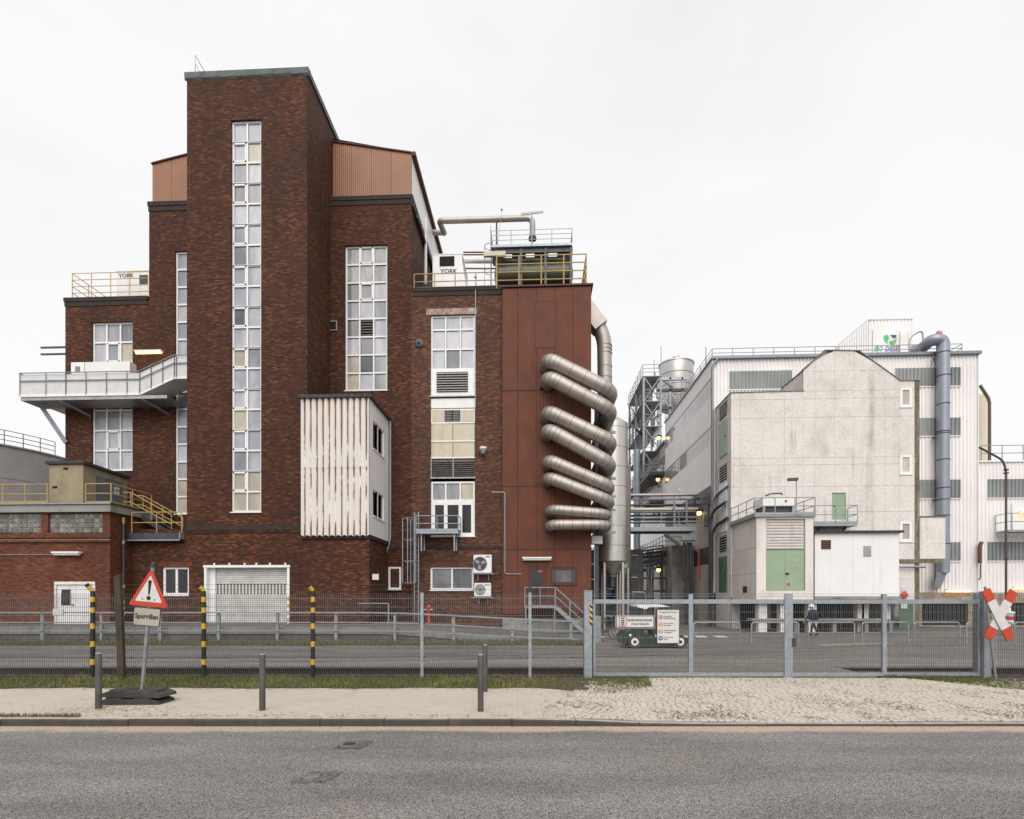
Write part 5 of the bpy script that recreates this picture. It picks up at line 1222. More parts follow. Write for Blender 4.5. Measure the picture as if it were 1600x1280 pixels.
m = MB(); a, b = P(724, 407, 33.2), P(776, 407, 33.2); m.tube([a, b], .17, 10); m.cur = 1
for d in (-.5, .5, .35): m.tube([(a[0], 33.2, a[2]+d), (b[0], 33.2, b[2]+d)], .05, 6)
tag(m.build('insulated_pipes', ['white_panel', 'copper_pipe'], None, True), 'horizontal pipes between the tall white air unit and chiller', 'pipes')
# fittings on the brick front
m = MB(); a = P(743, 434, YW-.05); m.tube([a, (a[0], YW-.05, ZY(640, 743, YW))], .022, 6); m.lathe(a, [(.06, -.02), (.08, .04), (.03, .1)], 8); tag(m.build('lightning_conductor', 'galvanised', None, True), 'thin vertical conductor beside the window on the right wing', 'conductor')
def wall_lamp(px, py, Y, lab):
    c = P(px, py, Y-.25); t = thing('wall_lamp', lab, 'lamp', (c[0], Y, c[2]), 'round wall lamps')
    MB().lathe(c, [(.05, .22), (.2, .18), (.21, .1), (.15, .02)], 16).build('shade', 'white_clean', t, True); MB().lathe((c[0], c[1], c[2]-.22), [(.03, 0), (.13, .04), (.15, .24)], 16).build('globe', 'glass_grey', t, True); MB().bar(c, (c[0], Y+.02, c[2]+.25), .04).build('arm', 'steel_dark', t)
wall_lamp(755, 704, YW, 'round wall lamp on brick between cream panels and rust red block')
t = thing('wall_fan', 'dark round vent on the brick wall of the right wing', 'vent', P(655, 537, YW)); MB().lathe(P(655, 537, YW), [(.22, 0), (.24, -.08), (.12, -.12)], 20, 'y').build('grille', 'steel_dark', t, True); MB().lathe((P(655, 537, YW)[0], YW-.1, P(655, 537, YW)[2]), [(.08, 0), (.05, -.1)], 12, 'y').build('hub', 'black_paint', t, True)
q = R(515, 502, 527, 517, YW); t = thing('wall_vent', 'small dark square vent between tower and tall window', 'vent', (q[0], YW, q[2])); MB().box(q[0], q[1], YW-.06, YW, q[2], q[3]).build('frame', 'louvre_light', t); MB().box(q[0]+.05, q[1]-.05, YW-.07, YW-.06, q[2]+.05, q[3]-.05).build('grille', 'dark_hole', t)
o = thing('conduit', 'thin pale conduit bent from brick onto the rust red block', 'conduit', P(788, 895, YR-.05)); MB().tube(fillet([P(768, 769, YR-.05), P(789, 769, YR-.05), P(789, 897, YR-.05), P(814, 897, YR-.05)], .15), .03, 6).build('tube', 'galvanised', o, True)
# galvanised platform and caged ladder
zla = ZY(831, 685, 29.2)
t = thing('escape_platform', 'galvanised escape platform with caged ladder on the right brick wing', 'platform', (XY(680, 29.4), 29.4, .6))
e0, e1 = XY(650, 29.0), XY(716, 29.0); MB().box(e0, e1, 29.0, YW-.01, zla-.12, zla).build('deck', 'galvanised', t)
railing(t, [(e0, 29.0, zla), (e1, 29.0, zla), (e1, YW-.1, zla)], ZY(806, 685, 29)-zla, 2, 1.1, .028, 'galvanised', kick=.14)
for px in (660, 711):
    X = XY(px, 29.4); MB().bar((X, 29.15, zla-.12), (X, 29.15, zla-1.05), .07).build('bracket', 'galvanised', t); MB().bar((X, 29.15, zla-1.0), (X, YW, zla-1.0), .07).build('bracket', 'galvanised', t); MB().bar((X, YW-.06, zla-.12), (X, YW-.06, zla-1.05), .07).build('bracket', 'galvanised', t)
lx = XY(644.5, 29.2); cr = .36
for dx, px in ((-.22, 0), (.22, 0)): MB().box(lx+.18+dx*.5-.025, lx+.18+dx*.5+.025, 29.36, 29.44, .6, zla+1.1).build('ladder_rail', 'galvanised', t)
for k in range(22): z = .85+k*.28; MB().tube([(lx+.07, 29.4, z), (lx+.29, 29.4, z)], .013, 5).build('rung', 'galvanised', t)
ccx = lx-.18
zc0, zc1 = ZY(911, 640, 29.2), ZY(810, 640, 29.2)
for k in range(5): a = math.radians(-30+k*60-90-30); X, Y_ = ccx+cr*math.cos(a), 29.2+cr*math.sin(a); MB().box(X-.02, X+.02, Y_-.008, Y_+.008, zc0, zc1).build('cage_strap', 'galvanised', t)
for X in (ccx-cr, ccx+cr): MB().box(X-.02, X+.02, 29.19, 29.21, zc0, zc1).build('cage_strap', 'galvanised', t)
for k in range(4): z = zc0+(zc1-zc0)*k/3; MB().tube([(ccx+cr*math.cos(a), 29.2+cr*math.sin(a), z) for a in [2*math.pi*i/20 for i in range(21)]], .02, 5).build('cage_hoop', 'galvanised', t)
# split air conditioners
def split_ac(y0, y1, lab, px0, px1):
    q = R(px0, y0, px1, y1, 29.55); t = thing('split_air_unit', lab, 'air conditioner', ((q[0]+q[1])/2, 29.75, q[2]), 'air conditioning units')
    MB().box(q[0], q[1], 29.55, 29.9, q[2], q[3]).build('casing', 'white_clean', t); c = (q[0]+(q[1]-q[0])*.36, 29.55, (q[2]+q[3])/2); r = (q[3]-q[2])*.40
    MB().lathe(c, [(r, .01), (r, -.02), (r*.9, -.02), (r*.9, -.004)], 24, 'y').build('fan_ring', 'steel_grey', t, True); MB().lathe((c[0], 29.548, c[2]), [(r*.9, 0), (r*.9, -.006)], 24, 'y').build('fan_opening', 'steel_dark' if y0 < 890 else 'louvre_light', t)
    for k in range(3): a = 2*math.pi*k/3+.4; MB().bar((c[0], 29.535, c[2]), (c[0]+r*.8*math.cos(a), 29.535, c[2]+r*.8*math.sin(a)), r*.4, .01, (0, 1, 0)).build('fan_blade', 'galvanised_dull', t)
    MB().lathe((c[0], 29.54, c[2]), [(r*.2, 0), (r*.15, -.03)], 12, 'y').build('hub', 'steel_dark', t)
    m = MB()
    for x in (q[0]+.2, q[1]-.2): m.bar((x, 29.5, q[2]-.05), (x, YW, q[2]-.05), .05); m.bar((x, YW-.05, q[2]-.05), (x, YW-.05, q[2]-.4), .05)
    m.bar((q[0]-.15, 29.52, q[2]-.06), (q[1]+.15, 29.52, q[2]-.06), .04); m.build('bracket', 'galvanised', t)
    MB().box(q[1]-.32, q[1]-.08, 29.545, 29.55, q[3]-.14, q[3]-.08).build('nameplate', 'blue_paint' if y0 < 890 else 'steel_grey', t)
split_ac(867, 895, 'upper white split air conditioner right of the wide ground floor window', 740, 768)
split_ac(911, 932, 'lower white split air conditioner right of the wide ground floor window', 741, 767)
# entrance stair on the rust block
zd = ZY(946, 845, 29.2)
t = thing('entrance_stair', 'galvanised entrance landing with steps before the rust red door', 'stairs', (XY(850, 29), 29, 0))
a, b = XY(820, 28.7), XY(868, 28.7); MB().box(a, b, 28.7, YR-.05, zd-.14, zd).build('landing', 'galvanised', t)
rp_ = [Vector((a, 28.7, zd)), Vector((b, 28.7, zd))]; se = Vector((XY(914, 28.7), 28.7, .15))
hr = ZY(918, 845, 28.7)-zd
for y in (28.7, 29.5):
    MB().bar((b, y, zd-.07), (se.x, y, .05), .04, .2).build('stringer', 'galvanised', t)
    for hh in (hr, hr*.52): MB().tube(fillet([(a, y, zd+hh), (b, y, zd+hh), (se.x, y, .1+hh)], .1), .024, 6).build('handrail', 'galvanised', t, True)
    for p in ((a, zd), ((a+b)/2, zd), (b, zd), ((b+se.x)/2, (zd+.1)/2), (se.x, .1)): MB().tube([(p[0], y, p[1]-.1), (p[0], y, p[1]+hr)], .024, 6).build('post', 'galvanised', t)
for k in range(5): u = (k+.6)/5.2; x = b+(se.x-b)*u; z = zd+(.1-zd)*u; MB().box(x-.13, x+.13, 28.72, 29.48, z-.02, z+.02).build('tread', 'galvanised_dull', t)
for X in (a+.05, b-.05): MB().bar((X, 28.75, 0), (X, 28.75, zd-.14), .07).build('leg', 'galvanised_dull', t)
# hydrant, notices
t = thing('hydrant', 'red pillar hydrant before the right brick wing', 'hydrant', P(670, 976, 29)); zh = apz(P(670, 976, 29)[0])-.02; c = (P(670, 976, 29)[0], 29.0, zh)
MB().lathe(c, [(.12, 0), (.1, .05), (.085, .5), (.12, .55), (.12, .78), (.14, .8), (.1, .9), (.03, .96)], 16).build('barrel', 'red_paint', t, True)
for s_ in (-1, 1): MB().lathe((c[0]+s_*.1, 29, zh+.68), [(.06, 0), (.06, s_*.12)], 10, 'x').build('outlet', 'galvanised', t)
q = R(582, 897, 592, 906, 26.6); o = MB().box(q[0], q[1], 26.57, 26.6, q[2], q[3]); tag(o.build('notice', 'white_sign'), 'small white notice on the brick block under the corrugated bay', 'sign')
o = thing('wall_pipe', 'bent pale pipe at the foot of the brick block under the bay', 'pipe', P(604, 972, 26.5)); MB().tube(fillet([P(560, 943, 26.4), P(607, 943, 26.4), P(607, 972, 26.4)], .1), .03, 6).build('tube', 'galvanised', o, True)
# --- eight big ducts that swing out of the rust block and round its corner
ducts = [(855, 561, 952, 611, .40), (855, 589, 951, 641, .40), (855, 643, 951, 690, .395), (855, 671, 950, 725, .395), (856, 719, 949, 760, .355), (856, 746, 949, 783, .345), (859, 796, 946, 803, .285), (859, 820, 946, 820, .285)]
ordn = ['topmost', 'second', 'third', 'fourth', 'fifth', 'sixth', 'seventh', 'lowest']
YF = 28.75
for k, (a, y0, b, y1, r) in enumerate(ducts):
    A = P(a+1, y0, YF); B = P(b+4, y1, YF); br_ = .75
    pts = [(A[0], YR+.25, A[2]), A, B, (B[0], 35.5, B[2])]
    path = fillet(pts, br_, 12); r *= .96
    t = thing('exhaust_duct', ordn[k]+' of the eight thick metal ducts curling round the rust red block', 'duct', A, 'thick metal ducts on the rust block')
    MB().tube(path, r, 28).build('tube', 'stainless', t, True)
    m = MB(); L = [Vector(p) for p in path]
    acc = [0.]
    for p, q_ in zip(L, L[1:]): acc.append(acc[-1]+(q_-p).length)
    def at(s_):
        for i in range(len(L)-1):
            if acc[i+1] >= s_: u = (s_-acc[i])/max(1e-6, acc[i+1]-acc[i]); return L[i]+(L[i+1]-L[i])*u, (L[i+1]-L[i]).normalized()
    e1s = acc[1]; 
    i1 = 13; i2 = 14; marks = [acc[1]+(acc[i1]-acc[1])*u for u in (.1, .3, .5, .7, .9, 1.1)]+[acc[i1]+(acc[i2]-acc[i1])*u for u in (.33, .66)]+[acc[i2]+(acc[i2+12]-acc[i2])*u for u in (-.12, 0, .2, .4, .6, .8, 1.)]+[acc[i2+12]+u for u in (1., 2.2, 3.4)]
    for s_ in marks:
        r_ = at(s_)
        if r_: p, d = r_; MB().tube([p-d*.012, p+d*.012], r+.008, 28, cap=False).build('seam_band', 'stainless_band', t, True)
    MB().lathe((A[0], YR-.06, A[2]), [(r+.12, .1), (r+.12, .03), (r+.02, .03)], 28, 'y').build('collar', 'rust_trim', t, True)
# duct frame at the block corner
t = thing('duct_frame', 'grey steel frame carrying the ducts at the corner of the rust red block', 'frame', P(935, 985, 31))
for Y_ in (30.2, 32.4): X = XY(932, Y_); MB().box(X-.11, X+.11, Y_-.1, Y_+.1, 0, ZY(620, 932, Y_)).build('column', 'steel_dark', t)
for y in (676, 748, 776, 797, 832): z = ZY(y, 940, 30.2); MB().bar((XY(918, 30.2), 30.2, z), (XY(962, 30.2), 30.2, z), .1, .12).build('beam', 'galvanised_dull', t)
MB().box(XY(924, 30.1), XY(941, 30.1), 29.95, 30.6, ZY(850, 930, 30.1), ZY(838, 930, 30.1)).build('junction_box', 'white_clean', t)
MB().tube([(XY(929, 30), 30, 0), (XY(929, 30), 30, 7.5)], .03, 6).build('ladder_rail', 'galvanised_dull', t)
for k in range(7): z = 1.2+k*.85; MB().tube([(XY(923, 30), 30, z), (XY(929, 30), 30, z)], .03, 6).build('rung', 'galvanised', t)
# riser duct behind
t, pth = pipe('riser_duct', [P(905, 462, 32.5), P(917, 488, 32.5), P(944, 522, 32.5), P(945, 600, 32.5), P(945, 690, 32.5)], .43, 'thick vertical duct rising behind the rust red block corner', 'stainless', 1.0, 24, 'duct')
for py in (542, 548, 554, 575, 592, 610, 640): c = P(945, py, 32.5); MB().lathe((c[0], c[1], c[2]), [(.44, 0), (.44, .03)], 24).build('seam_band', 'stainless_band', t, True)
MB().bar(P(912, 480, 32.4), P(938, 513, 32.4), .95, .86).build('square_transition', 'stainless', t)
# ------------------------------------------------------------------ silos
def silo(px0, px1, ytop, ybot, Y, lab, legs=True):
    X0, X1 = XY(px0, Y), XY(px1, Y); r = (X1-X0)/2; cx = (X0+X1)/2; zt, zb = ZY(ytop, (px0+px1)/2, Y), ZY(ybot, (px0+px1)/2, Y)
    t = thing('silo', lab, 'silo', (cx, Y, 0), 'steel silos')
    MB().lathe((cx, Y, 0), [(.25, zb-.9), (.3, zb-.75), (r*.97, zb), (r, zb+.02), (r, zt), (r*.5, zt+.35), (.05, zt+.45)], 40).build('shell', 'silo_steel', t, True)
    k = zb+.9
    while k < zt: MB().lathe((cx, Y, k), [(r+.005, 0), (r+.014, .012), (r+.005, .024)], 40).build('seam_band', 'stainless_band', t, True); k += 1.15
    MB().lathe((cx, Y, zb-1.5), [(.2, 0), (.2, .7), (.32, .72), (.32, .78)], 16).build('outlet', 'steel_dark', t, True)
    if legs:
        for a in (45, 135, 225, 315): x, y = cx+r*.82*math.cos(math.radians(a)), Y+r*.82*math.sin(math.radians(a)); MB().tube([(x, y, 0), (x, y, zb+.1)], .11, 14).build('leg', 'silo_steel', t, True)
    return cx, r
silo(932, 981, 664, 878, 32.6, 'nearer steel silo on four legs behind the thick ducts')
silo(957, 985.5, 730, 888, 36, 'smaller steel silo half hidden behind the nearer silo')
# pumps and pipework under the silos
t = thing('pump_skid', 'tangle of pumps and pipes beneath the silo behind the gate post', 'pump', P(950, 985, 37))
rq = random.Random(21)
for k in range(26):
    a = Vector((XY(rq.uniform(934, 985), 38), rq.uniform(36, 40), rq.uniform(.3, 4.2))); d = rq.choice([Vector((1.6, 0, 0)), Vector((0, 0, 1.5)), Vector((.8, 0, 0)), Vector((0, 0, .8))])
    MB().tube(fillet([a, a+d, a+d+rq.choice([Vector((0, 0, -.9)), Vector((.7, 0, 0)), Vector((0, 1, 0))])], .15), rq.uniform(.04, .12), 8).build('pipe', rq.choice(['pump_steel', 'galvanised', 'galvanised_dull', 'pipe_brown', 'steel_dark']), t, True)
for k, c in enumerate(('blue_paint', 'pump_steel', 'blue_paint', 'steel_grey', 'copper_pipe')):
    a = P(944+k*7, [930, 968, 925, 975, 965][k], 37); MB().lathe(a, [(.18, 0), (.28, .05), (.28, .5), (.16, .62)], 14, 'x').build('pump', c, t, True)
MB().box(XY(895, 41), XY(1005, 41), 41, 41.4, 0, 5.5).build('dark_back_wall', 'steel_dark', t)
# ------------------------------------------------------------------ white corrugated factory
YWF = 36.6
WF = thing('white_factory', 'large white corrugated factory hall with grey translucent window bands', 'building', (XY(1320, YWF), 43, 0))
XLf = XY(1113, YWF); XRf = XY(1528, YWF); zev = ZY(557, 1320, YWF); PIT = .235
zb0 = ZY(926, 1320, YWF)
def fz(y): return ZY(y, 1320, YWF)
bands = [(577, 606, 1139, 1237), (577, 606, 1398, 1500), (655, 683, 1400, 1500), (751, 780, 1400, 1500), (848, 877, 1400, 1500)]
levels = [(926, 877, None), (877, 848, (1400, 1500)), (848, 780, None), (780, 751, (1400, 1500)), (751, 683, None), (683, 655, (1400, 1500)), (655, 606, None)]
def strip_(a, b, y0, y1, mt, nm='corrugated_sheet', dy=0):
    if b-a > .02: corr(nm, mt, WF, a, b, fz(y0), fz(y1), YWF+dy, PIT, .035, 0, 6, True)
for y0, y1, w in levels:
    if w is None:
        n = 5
        for k in range(n): strip_(XLf+(XRf-XLf)*k/n+.002, XLf+(XRf-XLf)*(k+1)/n, y0, y1, 'corrugated_white', dy=.004*(k % 2))
    else:
        a, b = XY(w[0], YWF), XY(w[1], YWF)
        strip_(XLf, a, y0, y1, 'corrugated_white'); strip_(a, b, y0, y1, 'corrugated_translucent', 'translucent_band'); strip_(b, XRf, y0, y1, 'corrugated_white')
a, b, c, d = [XY(q, YWF) for q in (1139, 1237, 1398, 1500)]
for s0, s1, mt in ((XLf, a, 0), (a, b, 1), (b, c, 0), (c, d, 1), (d, XRf, 0)): strip_(s0, s1, 606, 577, 'corrugated_translucent' if mt else 'corrugated_white', 'translucent_band' if mt else 'corrugated_sheet')
strip_(XLf, XRf, 577, 557, 'corrugated_white')
for y0, y1, p0, p1 in bands:
    A, B = XY(p0, YWF), XY(p1, YWF); m = MB(); m.box(A-.04, B+.04, YWF-.06, YWF+.02, fz(y1)-.07, fz(y1)); m.box(A-.04, A, YWF-.06, YWF+.02, fz(y1), fz(y0)); m.box(B, B+.04, YWF-.06, YWF+.02, fz(y1), fz(y0)); m.build('band_frame', 'white_clean', WF)
Yb = 49.8
zvt = P(1113, 562, YWF)[2]; zfl = 0
# left wall facing the passage, in bays
def pz_(y): return P(1111, y, YWF)[2]
rowz = [(0, pz_(880), 'beige_wall'), (pz_(880), pz_(852), 'steel_dark'), (pz_(852), pz_(789), 'beige_wall'), (pz_(789), pz_(757), 'steel_dark'), (pz_(757), pz_(692.5), 'white_panel'), (pz_(692.5), pz_(664.5), 'band_translucent'), (pz_(664.5), pz_(617), 'white_panel'), (pz_(617), pz_(588), 'band_translucent'), (pz_(588), zev, 'white_panel')]
nb = 6
for z0, z1, mt in rowz:
    nn = 12 if mt == 'band_translucent' else nb
    for k in range(nn):
        y0, y1 = YWF+.02+(Yb-YWF)*k/nn, YWF+(Yb-YWF)*(k+1)/nn-.01
        fr_ = 0 if mt == 'white_panel' else .03
        if mt == 'band_translucent' and k in (0,) : pass
        MB().mbox(LF(XLf), y0, y1, fr_, .08, z0+.006, z1-.006).build('side_panel' if mt != 'band_translucent' else 'translucent_pane', mt, WF)
MB().box(XLf+.09, XRf-.05, YWF+.12, Yb, zb0+.02, zev-.02).build('core', 'white_panel', WF)
MB().box(XLf-.08, XRf+.1, YWF-.22, YWF+.05, zev-.06, zev+.12).build('gutter', 'steel_grey', WF); MB().box(XLf-.1, XRf+.1, YWF+.05, Yb+.1, zev+.0, zev+.10).build('roof', 'zinc', WF)
MB().box(XRf-.04, XRf+.02, YWF-.06, Yb, zb0, zev-.07).build('corner_trim', 'white_clean', WF)
MB().mbox(LF(XLf), YWF-.06, YWF+.02, -.04, .06, 0, zev-.07).build('corner_trim', 'white_clean', WF)
# low extension to the right
zx = fz(724); XE = XRf+12
for y0, y1, w in ((926, 877, 0), (877, 848, 1), (848, 780, 0), (780, 751, 1), (751, 724, 0)):
    a = XY(1543, YWF)
    corr('corrugated_sheet', 'corrugated_white', WF, XRf+.03, a if w else XE, fz(y0), fz(y1), YWF+.012, PIT, .035, 0, 6, True)
    if w: corr('translucent_band', 'corrugated_translucent', WF, a, XE, fz(y0), fz(y1), YWF+.012, PIT, .035, 0, 6, True); MB().box(a-.04, XE, YWF-.05, YWF+.02, fz(y0)-.06, fz(y0)).build('band_frame', 'white_clean', WF)
MB().box(XRf+.03, XE, YWF+.1, Yb, zb0+.02, zx-.02).build('core', 'white_panel', WF); MB().box(XRf+.03, XE, YWF-.08, YWF+.1, zx-.04, zx+.06).build('roof_edge', 'white_clean', WF)
# plinth with dark roller gates
pl = [(XY(1440, YWF), XY(1512, YWF), .1, fz(942)), (XY(1573, YWF), XY(1650, YWF), .1, fz(942))]
MB().skin(FR(YWF-.02), XY(1436, YWF), XE, 0, zb0, pl, .25).build('plinth', 'brick_plinth', WF)
for g in pl:
    gg = MB().box(g[0], g[1], YWF+.2, YWF+.24, 0, g[3]).build('gate', 'black_paint', WF)
    for k in range(int((g[1]-g[0])/.26)): MB().box(g[0]+k*.26+.03, g[0]+k*.26+.09, YWF+.14, YWF+.2, 0, g[3]).build('gate_bar', 'steel_dark', gg)
# railing on the roof
t = thing('roof_railing', 'galvanised railing round the roof edge of the white factory hall', 'railing', (XY(1320, YWF), YWF, zev+.12))
railing(t, [(XLf, Yb, zev+.1), (XLf, YWF, zev+.1), (XY(1503, YWF), YWF, zev+.1), (XY(1503, YWF), 44, zev+.1)], fz(541)-zev-.1, 2, 1.35, .025, 'galvanised_dull')
t = thing('roof_railing', 'galvanised railing on the lower roof at the right edge', 'railing', (XY(1570, YWF), YWF, zx)); railing(t, [(XRf+.2, YWF, zx+.05), (XE, YWF, zx+.05)], 1.0, 2, 1.3, .025, 'galvanised_dull')
# downpipe at corner
t, _ = pipe('downpipe', [(XLf+.35, YWF-.15, zev), (XLf-.05, YWF-.15, zev-.5), (XLf-.05, YWF-.15, 3)], .09, 'grey downpipe at the passage corner of the white factory hall', 'steel_grey', .3, 10, 'downpipe')
# roof cabin with the sign
YCb = 40.; q = R(1323, 500, 1425, 560, YCb); x0_, x1_ = q[0], q[1]; zc_ = q[3]; zlow = zev+.1
cab = thing('roof_cabin', 'white corrugated roof cabin carrying the Biodiesel sign', 'cabin', ((x0_+x1_)/2, 42, zlow))
xs_ = XY(1357, YCb); zmid = P(1323, 527, YCb)[2]
m = MB(); poly = [(XY(1312, YCb), zlow), (x1_, zlow), (x1_, zc_), (xs_, zc_), (XY(1312, YCb), ZY(540, 1312, YCb))]
m.prism(poly, FR(YCb), .05, 4).build('core', 'white_panel', cab)
corr('corrugated_sheet', 'corrugated_white', cab, xs_, x1_, zlow, zc_, YCb, PIT, .03, 0, 6, True)
k = 12
for i in range(k):
    a = poly[0][0]+(xs_-poly[0][0])*i/k; b = poly[0][0]+(xs_-poly[0][0])*(i+1)/k; zt1 = poly[4][1]+(zc_-poly[4][1])*(i+.5)/k
    MB().box(a+.03, b-.03, YCb-.02, YCb+.05, zlow, zt1).build('cladding_strip', 'corrugated_white', cab)
MB().box(xs_, x1_+.05, YCb-.06, YCb+4, zc_, zc_+.08).build('roof', 'white_clean', cab)
sg = R(1364, 513, 1418, 554, YCb-.1); YSg = YCb-.12
bs_ = thing('biodiesel_sign', 'white Biodiesel sign with green and violet drop logo on the roof cabin', 'sign', ((sg[0]+sg[1])/2, YSg, sg[2]))
MB().box(sg[0], sg[1], YSg, YSg+.05, sg[2], sg[3]).build('panel', 'white_clean', bs_)
def lp(pts): return [(P(x, y, YSg)[0], P(x, y, YSg)[2]) for x, y in pts]
def arc(cx, cy, r, a0, a1, n=14): return [(cx+r*math.cos(math.radians(a0+(a1-a0)*k/n)), cy-r*math.sin(math.radians(a0+(a1-a0)*k/n))) for k in range(n+1)]
MB().prism(lp(arc(1384.5, 527.5, 4.1, 20, 200)+[(1382, 533), (1386.5, 537.5), (1386.5, 533), (1388.5, 530)]), FR(YSg), -.02, 0).build('logo_drop', 'logo_green', bs_)
MB().prism(lp([(1401, 529)]+[(1400.5, 533)]+arc(1394.5, 533.5, 5.5, -10, -170)+[(1389, 535), (1391, 533), (1396, 532.5)]), FR(YSg), -.02, 0).build('logo_drop', 'logo_lime', bs_)
MB().prism(lp([(1391, 523.5), (1400.5, 523.5)]+arc(1397.2, 525.2, 3.4, 0, -160)), FR(YSg), -.02, 0).build('logo_drop', 'logo_violet', bs_)
def sign_text(s, px0, px1, py, mt):
    a = P(px0, py, YSg); w = P(px1, py, YSg)[0]-a[0]
    text(s, .56, FR(YSg-.01), a[0], a[2], mt, bs_, 'LEFT', shear=.25, bold=.006, sx=w/(.56*.62*len(s)), name='lettering')
sign_text('BIO', 1365.5, 1381, 549.5, 'logo_green'); sign_text('DIESEL', 1382.5, 1413, 549.5, 'logo_violet')
MB().box(P(1386, 521, YSg)[0], P(1414, 521, YSg)[0], YSg-.5, YSg-.35, P(1386, 521.5, YSg)[2], P(1386, 519.5, YSg)[2]).build('sign_lamp', 'lamp_cool', bs_); MB().tube(fillet([P(1406, 553, YSg-.4), P(1406, 515, YSg-.4), P(1400, 518, YSg-.4)], .15), .03, 6).build('lamp_arm', 'galvanised_dull', bs_, True)
m = MB(); m.tube(fillet([P(1421, 553, 37), P(1421, 527, 37), P(1442, 515, 37), P(1442, 543, 37)], .4), .05, 8); tag(m.build('vent_pipe', 'galvanised', None, True), 'thin bent vent pipe on the white hall roof beside the duct', 'pipe')
# grey duct down the front
YDk = 36.1
t, pth = pipe('grey_duct', [P(1425, 549, 37.6), P(1440, 545, 37.2), P(1455, 531, YDk), P(1473.5, 531, YDk), P(1473.5, 700, YDk), P(1473.5, 895, YDk)], .36, 'blue grey vertical duct down the front of the white hall', 'duct_bluegrey', .8, 24, 'duct')
for py in (552, 588, 632, 675, 678, 719, 763, 781, 806, 850): c = P(1473.5, py, YDk); MB().lathe((c[0], c[1], c[2]-.03), [(.375, 0), (.385, .03), (.375, .06)], 24).build('clamp_band', 'steel_dark', t, True)
m = MB()
for py in (560, 685, 782): c = P(1460, py, YDk); m.bar(c, (c[0]+.3, YWF, c[2]+.15), .08)
m.build('bracket', 'steel_dark', t)
MB().add([P(1463, 895, YDk-.2), P(1482, 890, YDk-.2), P(1470, 918, YDk-.2), P(1459, 918, YDk-.2), P(1463, 895, YDk+.4), P(1482, 890, YDk+.4), P(1470, 918, YDk+.4), P(1459, 918, YDk+.4)], [(0, 1, 2, 3), (4, 5, 6, 7), (0, 1, 5, 4), (1, 2, 6, 5), (2, 3, 7, 6), (3, 0, 4, 7)]).build('outlet', 'steel_grey', t)
c = P(1467, 527, YDk); t = thing('warning_beacon', 'orange warning beacon on top of the blue grey duct', 'beacon', c); MB().lathe(c, [(.14, 0), (.14, .08)], 14).build('base', 'white_clean', t); MB().lathe((c[0], c[1], c[2]+.08), [(.16, 0), (.19, .1), (.16, .26), (.05, .33)], 16).build('dome', 'orange_plastic', t, True)
# ------------------------------------------------------------------ concrete building on stilts, its front panel by panel
YCo = 33.7
CO = thing('concrete_building', 'weathered pale concrete building with stepped gable before the white hall', 'building', (XY(1290, YCo), 35, 0))
prof = [(1142, 612), (1255, 610.5), (1255, 579), (1290, 548), (1343, 549.5), (1406, 597.5), (1437, 597.5)]
def top_at(px):
    for (a, ya), (b, yb) in zip(prof, prof[1:]):
        if a <= px <= b and b > a: return ya+(yb-ya)*(px-a)/(b-a)
    return 612
cuts = [1142, 1157, 1192, 1226, 1255, 1273, 1304, 1334, 1367, 1383, 1405, 1429, 1437]; rowsC = [580, 611, 623, 652, 715, 726, 760, 800, 850, 905]
wins = [R(1406, 606, 1425, 636, YCo), R(1406, 711, 1425, 741, YCo), R(1406, 815, 1425, 846, YCo)]
dgr = R(1300, 770, 1322, 812, YCo)
zbC = ZY(930, 1290, YCo); rc = random.Random(9)
ybands = [540]+rowsC+[934]
for i in range(len(cuts)-1):
    a, b = cuts[i], cuts[i+1]; X0, X1 = XY(a, YCo)+.004, XY(b, YCo)-.004
    lo = 934 if b <= 1405 else 1000
    for j in range(len(ybands)-1):
        yt, ybm = ybands[j], ybands[j+1]
        if j == len(ybands)-2: ybm = lo
        ta, tb2 = max(yt, top_at(a+.01)), max(yt, top_at(b-.01))
        if min(ta, tb2) >= ybm-1: continue
        if ta >= ybm: ta = ybm-.5
        if tb2 >= ybm: tb2 = ybm-.5
        z0 = ZY(ybm, 1290, YCo)+.006 if ybm < 990 else 0
        za, zb2 = ZY(ta, 1290, YCo)-.006, ZY(tb2, 1290, YCo)-.006
        hl = [h for h in wins+[dgr] if h[0] < X1 and h[1] > X0 and h[2] < max(za, zb2) and h[3] > z0]
        y = YCo+rc.uniform(-.004, .004); mt = 'concrete_mossy' if a >= 1429 else 'concrete'
        if hl:
            m = MB().skin(FR(y), X0, X1, z0, max(za, zb2), [(max(h[0], X0), min(h[1], X1), max(h[2], z0), min(h[3], max(za, zb2))) for h in hl], .15)
        else: m = MB().prism([(X0, z0), (X1, z0), (X1, zb2), (X0, za)], FR(y), 0, .05)
        m.build('concrete_panel', mt, CO)
pp = [(XY(px, YCo), ZY(py, 1290, YCo)) for px, py in prof]
m = MB(); m.prism([(XY(1142, YCo), zbC)]+[(x, z-.01) for x, z in pp]+[(XY(1437, YCo), zbC)], FR(YCo), .16, 2.95); m.build('core', 'concrete', CO)
for (a, za), (b, zb2) in zip(pp, pp[1:]):
    if b-a > .1: MB().bar((a-.05, YCo+1.4, za+.03), (b+.05, YCo+1.4, zb2+.02), 2.9, .04).build('roof_edge', 'concrete_grey', CO)
XLc = XY(1142, YCo)
